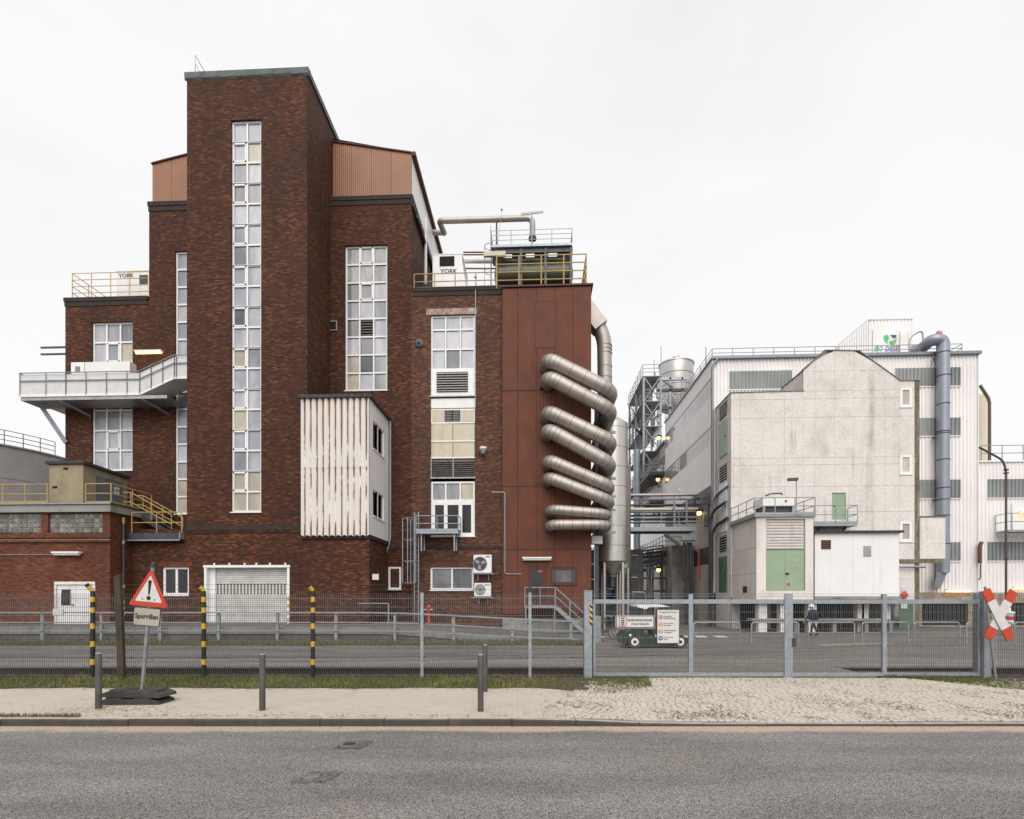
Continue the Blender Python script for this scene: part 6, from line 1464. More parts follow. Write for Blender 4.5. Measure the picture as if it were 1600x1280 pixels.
# passage side wall
lou = []
MB().skin(LF(XLc-.01), YCo, YWF-.1, 0, pp[0][1], [], .1).build('side_wall', 'concrete', CO)
def sideq(x0, y0, x1, y1):
    A = PXc(x0, y0, XLc-.01); B = PXc(x1, y1, XLc-.01); return min(A[1], B[1]), max(A[1], B[1]), min(A[2], B[2]), max(A[2], B[2])
ya, yb = YCo+.7, YCo+1.9
def sz(y): return PXc(1129, y, XLc-.01)[2]
for y0, y1 in ((632, 654), (728, 752), (838, 862)):
    w = MB().mbox(LF(XLc-.01), ya, yb, -.03, .02, sz(y1), sz(y0)).build('louvre', 'dark_hole', CO)
    for k in range(6): z = sz(y1)+(sz(y0)-sz(y1))*(k+.3)/6; MB().mbox(LF(XLc-.01), ya, yb, -.08, -.03, z, z+.06).build('slat', 'louvre_light', w)
for y0, y1, mt in ((660, 714, 'door_green'), (757, 832, 'white_panel'), (870, 925, 'door_green_dark')):
    d_ = MB().mbox(LF(XLc-.01), ya-.1, yb+.1, -.05, .02, sz(y1), sz(y0)).build('door', mt, CO); MB().mbox(LF(XLc-.01), ya+.05, ya+.15, -.1, -.05, (sz(y0)+sz(y1))/2, (sz(y0)+sz(y1))/2+.1).build('handle', 'steel_dark', d_)
for w_ in wins: window(CO, FR(YCo), w_, 1, 1, lambda i, j: rw.choice(['glass_lit', 'glass_warm']), .14, -.01)
d_ = MB().box(dgr[0], dgr[1], YCo+.06, YCo+.1, dgr[2], dgr[3]).build('door', 'door_green', CO); MB().box(dgr[0]+.12, dgr[0]+.2, YCo+.02, YCo+.06, dgr[2]+.8, dgr[2]+.9).build('handle', 'steel_dark', d_)
q = R(1438, 808, 1478, 873, YCo); MB().box(q[0], q[1], YCo+.05, YCo+2, q[2], q[3]).build('concrete_box', 'concrete_light', CO); MB().box(q[0]-.05, q[1]+.06, YCo, YCo+2, q[3]+.001, q[3]+.07).build('box_cap', 'concrete_mossy', CO)
q = R(1405, 874, 1440, 880, YCo); MB().box(q[0], q[1]+1.2, YCo-.06, YCo+.0, q[2], q[3]).build('beam', 'concrete_mossy', CO)
# undercroft
for px in (1142, 1190, 1300, 1345): X = XY(px, YCo+.3); MB().box(X, X+.5, YCo+.2, YCo+.7, 0, zbC).build('column', 'concrete', CO)
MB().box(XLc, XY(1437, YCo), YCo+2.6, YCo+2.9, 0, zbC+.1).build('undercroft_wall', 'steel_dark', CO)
q = R(1405, 940, 1427, 985, YCo-.05); MB().box(q[0], q[1], YCo-.08, YCo-.02, .05, q[3]).build('green_cabinet', 'door_green_dark', CO)
m = MB(); c = P(1413, 930, YCo-.1); m.lathe(c, [(.2, 0), (.19, -.06), (.05, -.1)], 20, 'y'); tag(m.build('alarm_bell', 'red_paint', None, True), 'round red alarm bell on the concrete pillar', 'bell')
q = R(1408, 918, 1417, 924, YCo-.02); tag(MB().box(q[0], q[1], YCo-.04, YCo-.02, q[2], q[3]).build('notice', 'white_sign'), 'small white notice above the red alarm bell', 'sign')
q = R(1407, 943, 1417, 951, YCo-.1); tag(MB().box(q[0], q[1], YCo-.13, YCo-.1, q[2], q[3]).build('notice', 'white_sign'), 'small white notice on the green cabinet below the alarm bell', 'sign')
c = P(1395, 946, YCo-.2); tag(MB().lathe(c, [(.17, 0), (.17, -.02)], 20, 'y').build('mandatory_sign', 'blue_paint'), 'small round blue sign left of the green cabinet', 'sign')
# green door balcony
t = thing('door_balcony', 'galvanised balcony outside the green upper door of the concrete building', 'balcony', P(1305, 825, YCo-1)); q0, q1 = XY(1272, YCo-1.1), XY(1340, YCo-1.1); zk2 = ZY(818, 1305, YCo-1.1)
MB().box(q0, q1, YCo-1.1, YCo, zk2-.15, zk2).build('deck', 'galvanised', t); railing(t, [(q0, YCo-1.1, zk2), (q1, YCo-1.1, zk2), (q1, YCo-.1, zk2)], ZY(790, 1305, YCo-1.1)-zk2, 2, 1.3, .025, 'galvanised', kick=.12)
for X in (q0+.4, q1-.6): MB().bar((X, YCo-1.0, zk2-.15), (X, YCo, zk2-.75), .08).build('brace', 'steel_dark', t)
# annex with the green double door
YA = 30.0; AN = thing('concrete_annex', 'square concrete annex with green double door and vent panels', 'building', (XY(1225, YA), 31.8, 0))
q = R(1182, 808, 1271, 937, YA); zA0, zA1 = q[2], q[3]; gd2 = R(1197, 861, 1258.5, 923, YA); vp = R(1197, 811, 1258.5, 859, YA)
rowsA = [zA0, zA0+(zA1-zA0)*.32, zA0+(zA1-zA0)*.64, zA1]
MB().skin(FR(YA), q[0], q[1], zA0, zA1, [(gd2[0], gd2[1], gd2[2], vp[3])], .2).build('front_wall', 'concrete_light', AN)
for i in range(3):
    for j in range(3): y0, y1 = YA+.01+(YCo-YA)*i/3, YA+(YCo-YA)*(i+1)/3-.012; MB().mbox(LF(q[0]), y0, y1, rc.uniform(-.006, .006), .1, rowsA[j]+.006, rowsA[j+1]-.006).build('concrete_panel', rc.choice(['concrete', 'concrete_light']), AN)
MB().box(q[0]+.12, q[1]-.01, YA+.22, YCo-.05, zA0, zA1-.01).build('core', 'concrete_grey', AN); MB().box(q[0]-.15, q[1]+.08, YA-.12, YCo, zA1+.0, zA1+.14).build('roof_slab', 'concrete_grey', AN)
gap = (gd2[0]+gd2[1])/2
MB().box(gd2[0], gd2[1], YA+.15, YA+.18, gd2[2], vp[3]).build('door_frame', 'door_green', AN)
for a, b in ((gd2[0]+.04, gap-.006), (gap+.006, gd2[1]-.04)): d_ = MB().box(a, b, YA+.08, YA+.15, gd2[2]+.02, gd2[3]).build('door', 'door_green', AN)
MB().box(gap+.02, gap+.2, YA+.02, YA+.08, gd2[2]+.88, gd2[2]+.96).build('handle', 'black_paint', d_); MB().box(gap+.4, gap+.58, YA+.07, YA+.08, gd2[3]-.55, gd2[3]-.45).build('door_notice', 'yellow_pale', d_)
c = (gap+.18, YA+.075, gd2[2]+.35); MB().lathe(c, [(.08, 0), (.08, -.01)], 16, 'y').build('door_notice', 'red_sign', d_)
for s_ in (0, 1):
    z0 = vp[2]+.05+(vp[3]-vp[2]-.05)*s_/2; z1 = vp[2]+(vp[3]-vp[2]-.05)*(s_+1)/2+.03; w = MB().box(vp[0]+.05, vp[1]-.05, YA+.11, YA+.15, z0, z1).build('vent_panel', 'concrete_light', AN)
    for k in range(5): z = z0+(z1-z0)*k/5; MB().add([(vp[0]+.08, YA+.06, z+.02), (vp[1]-.08, YA+.06, z+.02), (vp[1]-.08, YA+.11, z+(z1-z0)/5-.02), (vp[0]+.08, YA+.11, z+(z1-z0)/5-.02)], [(0, 1, 2, 3)]).build('vent_slat', 'louvre_pale', w)
for px in (1184, 1218, 1262): X = XY(px, YA+.4); MB().box(X, X+.45, YA+.3, YA+.75, 0, zA0).build('column', 'concrete_light', AN)
MB().box(q[0]-.05, XY(1405, YA+.5), YA+.05, YCo, zA0-.22, zA0-.01).build('floor_slab', 'concrete_grey', AN)
MB().mbox(LF(q[0]), YA+1.3, YA+1.9, -.03, .05, zA0+.4, zA0+.75).build('side_vent', 'rust_trim', AN)
t = thing('roof_railing', 'galvanised railing round the annex roof above the green double door', 'railing', (XY(1225, YA), YA, zA1+.14)); railing(t, [(q[0]-.1, YCo-.1, zA1+.14), (q[0]-.1, YA-.08, zA1+.14), (q[1]+.05, YA-.08, zA1+.14), (q[1]+.05, YCo-.1, zA1+.14)], ZY(778, 1225, YA)-zA1-.14, 2, 1.15, .026, 'galvanised', kick=.1)
t = thing('rooftop_air_unit', 'low white cooling unit on the annex roof above the green double door', 'air conditioner', (XY(1215, YA+1.3), YA+1.3, zA1), 'air conditioning units')
u = R(1192, 777, 1242, 802, YA+.8); MB().box(u[0], u[1], YA+.8, YA+2.2, u[3]-.5, u[3]).build('casing', 'white_clean', t); MB().box(u[0]+.1, u[1]-.1, YA+.95, YA+2.1, zA1+.15, u[3]-.5).build('coil', 'steel_dark', t)
for X in (u[0]+.02, u[1]-.14): MB().box(X, X+.12, YA+.82, YA+.94, zA1+.14, u[3]-.5).build('leg', 'galvanised', t)
MB().tube(fillet([P(1196, 775, YA+1), P(1205, 771.5, YA+1), P(1222, 771, YA+1), P(1222, 774, YA+1)], .1), .04, 6).build('lifting_pipe', 'steel_dark', t, True); MB().lathe(P(1228, 783, YA+.79), [(.07, 0), (.07, -.012)], 14, 'y').build('badge', 'red_sign', t)
t = thing('flood_lamp', 'slim lamp on a thin pole above the annex roof', 'lamp', P(1244, 800, YA+1)); MB().tube([P(1244.5, 801, YA+1), P(1244.5, 750, YA+1)], .03, 6).build('pole', 'galvanised', t); MB().bar(P(1231.5, 749.5, YA+1), P(1246, 749, YA+1), .25, .14).build('head', 'pipe_brown', t)
# white panel cabin on stilts
YPn = 30.5; PN = thing('panel_cabin', 'plain white panel cabin on stilts right of the green double door', 'cabin', (XY(1338, YPn), 32, 0))
q = R(1273, 833, 1405, 932, YPn); cuts2 = [1273, 1297, 1333, 1365, 1405]
for a, b in zip(cuts2, cuts2[1:]): MB().box(XY(a, YPn)+.004, XY(b, YPn)-.004, YPn, YPn+.08, q[2], q[3]).build('panel', 'white_panel', PN)
MB().box(q[0]+.02, q[1]-.02, YPn+.09, YCo-.03, q[2]+.02, q[3]-.01).build('core', 'white_panel', PN)
MB().box(q[0]-.1, q[1]+.15, YPn-.18, YCo-.02, q[3]+.0, q[3]+.12).build('roof', 'roof_dark', PN); MB().box(q[0]-.02, q[1]+.05, YPn-.05, YCo-.02, q[2]-.14, q[2]-.002).build('floor_beam', 'concrete_grey', PN)
v = R(1283, 844, 1298, 858, YPn); w = MB().box(v[0], v[1], YPn-.03, YPn, v[2], v[3]).build('vent', 'rust_trim', PN)
for k in range(4): z = v[2]+(v[3]-v[2])*(k+.25)/4; MB().box(v[0]+.04, v[1]-.04, YPn-.06, YPn-.03, z, z+.05).build('slat', 'copper_pipe', w)
v = R(1349, 853, 1361, 870, YPn); MB().box(v[0], v[1], YPn-.02, YPn, v[2], v[3]).build('cover_plate', 'zinc', PN)
for px in (1338, 1345, 1380): X = XY(px, YPn+.4); MB().box(X, X+.35, YPn+.3, YPn+.65, 0, q[2]-.14).build('column', 'concrete_light', PN)
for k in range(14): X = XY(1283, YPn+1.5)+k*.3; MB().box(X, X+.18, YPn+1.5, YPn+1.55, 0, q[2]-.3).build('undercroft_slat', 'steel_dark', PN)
z = ZY(967, 1330, YPn-.3); t = thing('loading_bench', 'long grey concrete ledge under the white panel cabin', 'ledge', (XY(1290, YPn-.3), YPn-.3, 0)); MB().box(XY(1175, YPn-.3), XY(1392, YPn-.3), YPn-.3, YPn+.4, z-.12, z).build('ledge', 'concrete_grey', t)
for px in (1180, 1240, 1300, 1350, 1388): X = XY(px, YPn); MB().box(X, X+.2, YPn-.1, YPn+.3, 0, z-.12).build('leg', 'concrete_grey', t)
# lamps, pipes on the white hall
strip_light(1475, 1513, 924, YWF-.05, 'glowing warm strip light low on the white hall, left of the crossing cross', True)
strip_light(1580, 1625, 920, YWF-.05, 'glowing strip light at the right edge, above the dark gate', True)
strip_light(1590, 1625, 802, YWF-.05, 'glowing strip light beside the upper band at the right edge', True)
m = MB(); m.tube(fillet([P(1534, 847, 36.3), P(1531, 853, 36.3), P(1531, 880, 36.3)], .2), .11, 8); m.tube(fillet([P(1532, 880, 36.3), P(1532, 904, 36.3), P(1529, 906, 36.3)], .1), .04, 6); tag(m.build('vent_pipe', 'copper_pipe', None, True), 'short brown vent pipe low on the white hall front', 'pipe')
t = thing('street_lamp', 'tall brown curved lamp post at the right edge before the white hall', 'lamp post', P(1572, 985, 34)); MB().tube(fillet([(P(1572, 980, 34)[0], 34, 0), P(1572, 735, 34), P(1567, 719, 34), P(1530, 699, 34)], .9), .06, 10).build('pole', 'pipe_brown', t, True)
m = MB()
for py in (735, 740, 874): m.lathe(P(1572, py, 34), [(.14, 0), (.14, .06)], 12)
m.build('clamp_ring', 'steel_dark', t)
t, _ = pipe('rear_pipe', [P(1546, 720, 40), P(1546, 625, 40), P(1531, 602, 40)], .1, 'slim brown pipe behind the right end of the white hall', 'pipe_brown', .3, 10)
t = thing('rear_column_tank', 'slim pale tank column behind the right end of the white hall', 'tank', P(1532, 722, 42)); MB().lathe((P(1532, 722, 42)[0], 42, zx), [(.36, 0), (.36, ZY(620, 1532, 42)-zx), (.1, ZY(615, 1532, 42)-zx)], 20).build('shell', 'cream', t, True)
t = thing('corner_balcony', 'curved galvanised balcony on the white hall at the right edge', 'balcony', P(1590, 830, 36)); X0 = XY(1576, 35.5); zz = ZY(828, 1590, 35.5); MB().box(X0, X0+4, 35.5, YWF-.1, zz-.12, zz).build('deck', 'galvanised', t); railing(t, [(X0, YWF-.1, zz), (X0, 35.7, zz), (X0+.2, 35.5, zz), (X0+4, 35.5, zz)], 1.05, 2, 1.0, .025, 'galvanised')
q = R(1580, 787, 1600, 828, YWF); tag(MB().box(q[0], q[1]+.4, YWF-.06, YWF-.04, q[2], q[3]).build('balcony_door', 'white_clean'), 'white door behind the balcony at the right edge', 'door')
t, _ = pipe('wall_pipe', [P(1405, 886, YCo-.2), P(1446, 886, YCo-.2)], .06, 'short horizontal pipe beside the concrete pillar', 'galvanised_dull', .1, 8)
# ------------------------------------------------------------------ passage: rear hall, pipe bridge, process tower
Yr = 50.2; RH = thing('rear_hall', 'beige rear hall along the passage behind the white factory', 'building', (XLf+2, 56, 0)); ztr = PXc(1028, 705, XLf+.1)[2]
for z0, z1, mt in ((0, 6.5, 'beige_wall'), (6.5, 9, 'band_translucent'), (9, 13, 'white_panel'), (13, 15, 'band_translucent'), (15, ztr, 'beige_wall')):
    for k in range(4): MB().mbox(LF(XLf+.1), Yr+k*3.2+.02, Yr+(k+1)*3.2-.02, 0, .1, z0+.01, z1-.01).build('side_panel', mt, RH)
MB().box(XLf+.22, XLf+9, Yr+.02, Yr+12.8, 0, ztr-.02).build('core', 'concrete_grey', RH); MB().box(XLf-.1, XLf+9, Yr, Yr+13, ztr, ztr+.2).build('roof', 'zinc', RH)
def lamp(p, lab):
    t = thing('bulkhead_lamp', lab, 'lamp', p); MB().lathe(p, [(.3, 0), (.34, .06), (.1, .22)], 14).build('shade', 'steel_dark', t, True); MB().lathe((p[0], p[1], p[2]-.25), [(.05, 0), (.17, .08), (.17, .25)], 12).build('bulb', 'lamp_warm', t, True)
lamp(PXc(1028, 748, XLf-.4), 'glowing lamp on the passage wall above the pipe bridge')
lamp(PXc(1029, 683, XLf-.4), 'glowing lamp under the high passage walkway')
lamp(P(1029, 889, 44), 'glowing shaded lamp hanging low in the passage behind the cart')
lamp(PXc(1092, 800, XLf-.3), 'glowing lamp at the right end of the pipe bridge')
# gallery walkways on the rear hall
def gallery(y0, y1, z, w, lab):
    t = thing('gallery', lab, 'walkway', (XLf-w/2, y0, z)); MB().box(XLf-w, XLf+.05, y0, y1, z-.3, z).build('deck', 'steel_dark', t); railing(t, [(XLf-.1, y0, z), (XLf-w, y0, z), (XLf-w, y1, z)], 1.1, 3, 1.2, .03, 'galvanised_dull')
    for k in range(3): y = y0+(y1-y0)*(k+.3)/3; MB().bar((XLf-w+.1, y, z-.3), (XLf+.05, y, z-1.2), .1).build('brace', 'steel_dark', t)
gallery(50.5, 64, PXc(1030, 725, XLf-1)[2], 1.3, 'high dark gallery walkway on the rear hall')
gallery(50.6, 54, PXc(1024, 722, XLf-.9)[2]-3.2, 1.2, 'small lower gallery balcony on the rear hall')
gallery(43, 52, ZY(862, 1035, 44), 1.8, 'gallery walkway beneath the pipe bridge')
t = thing('spiral_stair', 'dark steel stair beneath the pipe bridge beside the silo', 'stairs', P(1000, 975, 47)); s0 = Vector(P(991, 925, 47)); s1 = Vector(P(1003, 870, 47))
for dy in (-.5, .5):
    MB().bar(s0+Vector((0, dy, 0)), s1+Vector((0, dy, 0)), .06, .25).build('stringer', 'steel_dark', t)
    for h in (.5, 1.): MB().tube([s0+Vector((0, dy, h)), s1+Vector((0, dy, h))], .03, 5).build('handrail', 'steel_dark', t)
for k in range(11): p = s0+(s1-s0)*(k/10); MB().box(p.x-.45, p.x+.45, 46.5, 47.5, p.z-.03, p.z+.02).build('tread', 'galvanised_dull', t)
for px, Y in ((1012, 46), (1020, 47), (1004, 46)): MB().tube([(XY(px, Y), Y, 0), P(px, 860, Y)], .09, 8).build('column', 'steel_dark', t)
# pipe bridge
YBr = 38.5; PB = thing('pipe_bridge', 'grey steel pipe bridge crossing the passage between silo and white hall', 'pipe bridge', P(1040, 830, YBr)); bx0, bx1 = XY(978, YBr), XLf+.0; zbd = ZY(829, 1035, YBr)
bx1 = XY(1088, YBr)
for y in (YBr, YBr+1.6): MB().box(bx0, bx1, y-.08, y+.08, zbd-.05, zbd+.24).build('girder', 'galvanised', PB)
MB().box(bx0, bx1, YBr+.08, YBr+1.52, zbd, zbd+.08).build('deck', 'steel_dark', PB)
railing(PB, [(bx0, YBr-.05, zbd+.24), (bx1, YBr-.05, zbd+.24)], ZY(800, 1035, YBr)-zbd-.24, 3, 1.3, .03, 'galvanised')
for i, (py, r, mt) in enumerate(((774, .11, 'stainless'), (797, .17, 'stainless'), (781, .06, 'galvanised'), (806, .08, 'steel_dark'), (812, .09, 'steel_dark'), (817, .07, 'pipe_brown'), (801, .06, 'pump_steel'), (790, .09, 'steel_dark'))):
    y = YBr+.2+.17*i; A = P(975, py, y); B = P(1090, py-2, y); MB().tube([A, (B[0], y, A[2])], r, 10).build('pipe', mt, PB, True)
for px in (1054, 1073): X = XY(px, YBr); MB().box(X-.06, X+.06, YBr-.02, YBr+.1, zbd, ZY(778, px, YBr)).build('hanger', 'steel_grey', PB)
MB().bar(P(1038, 834, YBr), P(1062, 852, YBr), .16, .2).build('brace', 'steel_dark', PB); MB().box(XY(1065, YBr), XY(1087, YBr), YBr-.2, YBr+.6, ZY(845, 1075, YBr), ZY(837, 1075, YBr)).build('bracket', 'galvanised_dull', PB)
for k in range(14):
    a = Vector(P(rq.uniform(1052, 1086), rq.uniform(780, 822), YBr+rq.uniform(.1, 1.5))); d = rq.choice([Vector((.8, 0, 0)), Vector((0, 0, .7)), Vector((0, 0, -.6))]); MB().tube(fillet([a, a+d, a+d+rq.choice([Vector((.4, 0, 0)), Vector((0, .5, .2))])], .1), rq.uniform(.03, .08), 7).build('pipe', rq.choice(['steel_dark', 'galvanised', 'copper_pipe', 'pump_steel', 'cream']), PB, True)
for px in (1069, 1075, 1079): MB().tube(fillet([P(px, 848, YBr+.3), P(px, 905, YBr+.3), P(px+3, 909, YBr+.3), P(px+3, 985, YBr+.3)], .1), .1, 8).build('drop_pipe', 'steel_dark', PB, True)
# dark plant block and low walls in the passage
q = R(1050, 852, 1085, 930, 41); tag(MB().box(q[0], q[1]+1, 41, 45, 0, q[3]).build('plant_housing', 'concrete_grey'), 'dark grey plant housing under the pipe bridge', 'housing')
t = thing('louvre_panel', 'pale louvred vent on the passage wall right of the pipe bridge', 'vent', PXc(1104, 822, XLf-.05)); yy0, yy1 = PXc(1108, 800, XLf)[1], PXc(1101, 800, XLf)[1]; z0, z1 = PXc(1104, 822, XLf)[2], PXc(1104, 790, XLf)[2]
MB().mbox(LF(XLf), yy0, yy1, -.06, -.01, z0, z1).build('frame', 'steel_dark', t)
for k in range(9): z = z0+(z1-z0)*(k+.3)/9; MB().mbox(LF(XLf), yy0+.05, yy1-.05, -.1, -.06, z, z+.07).build('slat', 'louvre_light', t)
t, _ = pipe('red_pipe', [PXc(1092, 905, XLf-.2), PXc(1092, 862, XLf-.2), PXc(1089, 860, XLf-.2)], .055, 'short red pipe on the passage wall under the pipe bridge', 'red_paint', .2, 8)
for k, (x0p, dx) in enumerate(((-.12, .0), (-.3, .12), (-.22, .3))):
    t, _ = pipe('corner_pipe', [(XLf+x0p, YWF-.3-dx, 0), (XLf+x0p, YWF-.3-dx, 8-k), (XLf+x0p+.2, YWF-.6-dx, 8.6-k), (XLf+x0p+.3, YCo+.3, 8.8-k)], .09, ['nearest', 'middle', 'farthest'][k]+' of three dark pipes up the passage corner of the concrete building', 'steel_grey' if k == 0 else 'steel_dark', .4, 10)
# big cooling tank and process tower
YTk = 62; q = R(1030, 572, 1083, 640, YTk); t = thing('roof_tank', 'pale round tank high above the passage behind the white hall', 'tank', ((q[0]+q[1])/2, YTk, ztr)); rr = (q[1]-q[0])/2; cxk = (q[0]+q[1])/2
MB().lathe((cxk, YTk, 0), [(rr*.9, q[2]), (rr, q[2]+.4), (rr, q[3]), (rr+.08, q[3]), (rr+.08, q[3]+.12), (.4, q[3]+.3)], 40).build('shell', 'silo_steel', t, True); MB().lathe((cxk, YTk, q[3]+.2), [(.4, 0), (.4, .75), (.3, .8)], 16).build('vent_stack', 'stainless', t, True)
m = MB()
for k in range(3): m.lathe((cxk, YTk, q[2]+1+k*1.3), [(rr+.02, 0), (rr+.02, .08)], 40)
m.build('hoop', 'stainless_band', t, True)
PT = thing('process_tower', 'open galvanised steel process tower with platforms above the passage', 'tower', P(1015, 740, 58)); Ya, Yb2 = 53, 61; xA, xB = XLf-1.3, XLf+.3; zt0, zt1 = PXc(1028, 725, XLf-1)[2], ZY(618, 1010, 58)
for X in (xA, xB):
    for Y in (Ya, (Ya+Yb2)/2, Yb2): MB().box(X-.09, X+.09, Y-.09, Y+.09, zt0-.3, zt1).build('column', 'galvanised_dull', PT)
nl = 4
for k in range(nl+1):
    z = zt0+(zt1-zt0)*k/nl; MB().box(xA-.15, xB+.15, Ya-.15, Yb2+.15, z-.06, z).build('platform', 'galvanised', PT)
    if k < nl+1: railing(PT, [(xB, Ya-.1, z), (xA-.1, Ya-.1, z), (xA-.1, Yb2, z)], 1.1, 3, 1.4, .03, 'galvanised_dull')
    if k < nl:
        for a, b in ((xA, xB), (xB, xA)): MB().bar((a, Ya, z), (b, Ya, z+(zt1-zt0)/nl), .08).build('brace', 'galvanised_dull', PT)
for k in range(16):
    a = Vector((rq.uniform(xA, xB), rq.uniform(Ya, Yb2), rq.uniform(zt0, zt1-1.5))); MB().tube(fillet([a, a+Vector((0, 0, rq.uniform(.8, 2.5))), a+Vector((rq.uniform(-.8, .8), 0, 2.6))], .2), rq.uniform(.05, .16), 8).build('pipe', rq.choice(['steel_dark', 'pump_steel', 'galvanised', 'cream', 'pipe_brown']), PT, True)
fr_ = thing('tank_frame', 'braced steel frame carrying the pale tank above the white hall eaves', 'frame', (cxk, 56, ztr)); fq = R(1026, 600, 1075, 650, 57)
for px in (1028, 1047, 1066): X = XY(px, 57); MB().box(X-.08, X+.08, 56.9, 57.1, ztr, ZY(590, px, 57)).build('column', 'galvanised_dull', fr_)
for py in (592, 610, 638): z = ZY(py, 1048, 57); MB().box(fq[0], fq[1], 56.9, 57.15, z-.15, z+.15).build('beam', 'steel_dark' if py > 600 else 'galvanised', fr_)
for a, b in (((1028, 612), (1047, 638)), ((1047, 612), (1028, 638)), ((1047, 612), (1066, 638)), ((1066, 612), (1047, 638))): MB().bar(P(*a, 57), P(*b, 57), .09).build('brace', 'galvanised', fr_)
MB().bar(P(1036, 595, 56.8), P(1052, 606, 56.8), .1).build('brace', 'copper_pipe', fr_)
for px, y0, y1, Y, lab in ((1033, 541, 620, 58, 'tall thin aerial beside the pale roof tank'), (1022, 562, 600, 56, 'short thin aerial on the process tower'), (1103, 542, 575, 44, 'thin aerial behind the white hall roof railing')): tag(MB().tube([P(px, y0, Y), P(px, y1, Y)], .04, 6).build('aerial', 'galvanised_dull'), lab, 'aerial')
t, _ = pipe('far_riser', [P(995, 985, 52), P(995, 703, 52)], .32, 'vertical blue grey pipe at the far end of the passage', 'duct_bluegrey', .3, 16)
# ------------------------------------------------------------------ yard: hoops, cart, person, bin
HD = 22.7
h0 = thing('barrier_hoop', 'x', 'barrier', (0, 0, 0), 'galvanised hoop barriers in the yard')
MB().tube(fillet([(-.97, 0, -.05), (-.97, 0, .87), (.97, 0, .87), (.97, 0, -.05)], .14, 6), .03, 8).build('hoop', 'galvanised', h0, True); MB().tube([(-.97, 0, .45), (.97, 0, .45)], .018, 6).build('cross_bar', 'galvanised', h0)
hl = ['leftmost hoop barrier, right of the cart behind the gate', 'second hoop barrier from the left, left of the gate middle', 'third hoop barrier from the left, beside the walking person', 'fourth hoop barrier from the left, before the white panel cabin', 'fifth hoop barrier from the left, before the dark gate', 'sixth hoop barrier from the left, mostly behind the right gate post', 'rightmost hoop barrier, cut by the right photo edge']
for i, px in enumerate((1120, 1211, 1299, 1383, 1464, 1546, 1622)):
    o = h0 if i == 0 else copy_tree(h0, (0, 0, 0)); o.location = rotc((fx(px, HD), HD, 0)); o.rotation_euler = (0, 0, TH+random.uniform(-.03, .03)); o['label'] = hl[i]; WL[o.name] = tuple(o.location)
bt = thing('barrier_bin', 'red and white striped bin behind the crossing cross', 'bin', rotc((fx(1576, 28), 28, 0))); m = MB(); c = (fx(1576, 28), 28, 0)
for z0, z1, k in ((0, .45, 0), (.45, .75, 1), (.75, .95, 0), (.95, 1.1, 1)): m.cur = k; m.lathe((c[0], c[1], 0), [(.21, z0), (.21, z1)], 18)
m.build('drum', ['red_paint', 'white_clean'], bt, True, True); MB().lathe(c, [(.27, 1.1), (.27, 1.15), (.1, 1.22)], 18).build('lid', 'white_clean', bt, True, True); MB().lathe((c[0]-.03, c[1], 1.3), [(.09, 0), (.09, -.08)], 12, 'y').build('handle', 'white_clean', bt, camf=True)
# electric cart
CD = 21.0; cb = fx(1018, CD); s = CD/F
ct = thing('electric_cart', 'small dark green electric cart with white canopy behind the gate signs', 'cart', (cb, CD, 0), camf=True)
def cx_(px): return fx(px, CD)
def czz(py): return E+(H-py)/F*CD
m = MB(); body = [(968, 1000), (967, 992), (974, 986), (985, 984), (1000, 984), (1003, 990), (1016, 991), (1018, 997), (1060, 997), (1068, 995), (1069, 1002), (1064, 1006), (1040, 1006), (970, 1005)]
m.prism([(cx_(x), czz(y)) for x, y in body], FR(0), CD-.55, CD+.55).build('body', 'cart_green', ct, camf=True)
MB().prism([(cx_(x), czz(y)) for x, y in ((985, 984), (998, 972), (1002, 972), (1004, 984))], FR(0), CD-.5, CD+.5).build('cowl', 'cart_green', ct, camf=True)
MB().prism([(cx_(x), czz(y)) for x, y in ((1018, 990), (1034, 990), (1034, 1003), (1026, 1003), (1020, 1000))], FR(0), CD-.57, CD-.551).build('side_panel', 'white_clean', ct, camf=True)
MB().prism([(cx_(x), czz(y)) for x, y in ((990, 946), (1005, 944.5), (1028, 944.5), (1040, 948), (1008, 948.5), (1004, 951.5), (991, 948.5))], FR(0), CD-.6, CD+.6).build('canopy', 'white_clean', ct, camf=True)
for a, b in (((1004, 951), (1001, 984)), ((1035, 948), (1036, 996))):
    for dy in (-.5, .5): MB().bar((cx_(a[0]), CD+dy, czz(a[1])), (cx_(b[0]), CD+dy, czz(b[1])), .05).build('canopy_post', 'black_paint', ct, camf=True)
MB().box(cx_(1016), cx_(1034), CD-.45, CD+.45, czz(992), czz(985)).build('seat', 'black_rubber', ct, camf=True); MB().box(cx_(1030), cx_(1035), CD-.45, CD+.45, czz(985), czz(968)).build('seat_back', 'black_rubber', ct, camf=True)
MB().tube([(cx_(1004), CD-.2, czz(980)), (cx_(1009), CD-.2, czz(970))], .03, 6).build('steering_column', 'black_paint', ct, camf=True); MB().lathe((cx_(980), CD-.56, czz(991)), [(.05, 0), (.05, -.03)], 12, 'y').build('headlight', 'white_clean', ct, camf=True)
for px in (986, 1055):
    for dy in (-.66, .52):
        w = MB().lathe((cx_(px), CD+dy, .25), [(.24, 0), (.25, .02), (.25, .12), (.2, .14)], 24, 'y').build('wheel', 'black_rubber', ct, True, True); MB().lathe((cx_(px), CD+dy-.015, .25), [(.14, 0), (.14, .02)], 20, 'y').build('rim', 'white_clean', w, camf=True); MB().lathe((cx_(px), CD+dy-.03, .25), [(.06, 0), (.06, .02)], 14, 'y').build('hub', 'black_paint', w, camf=True)
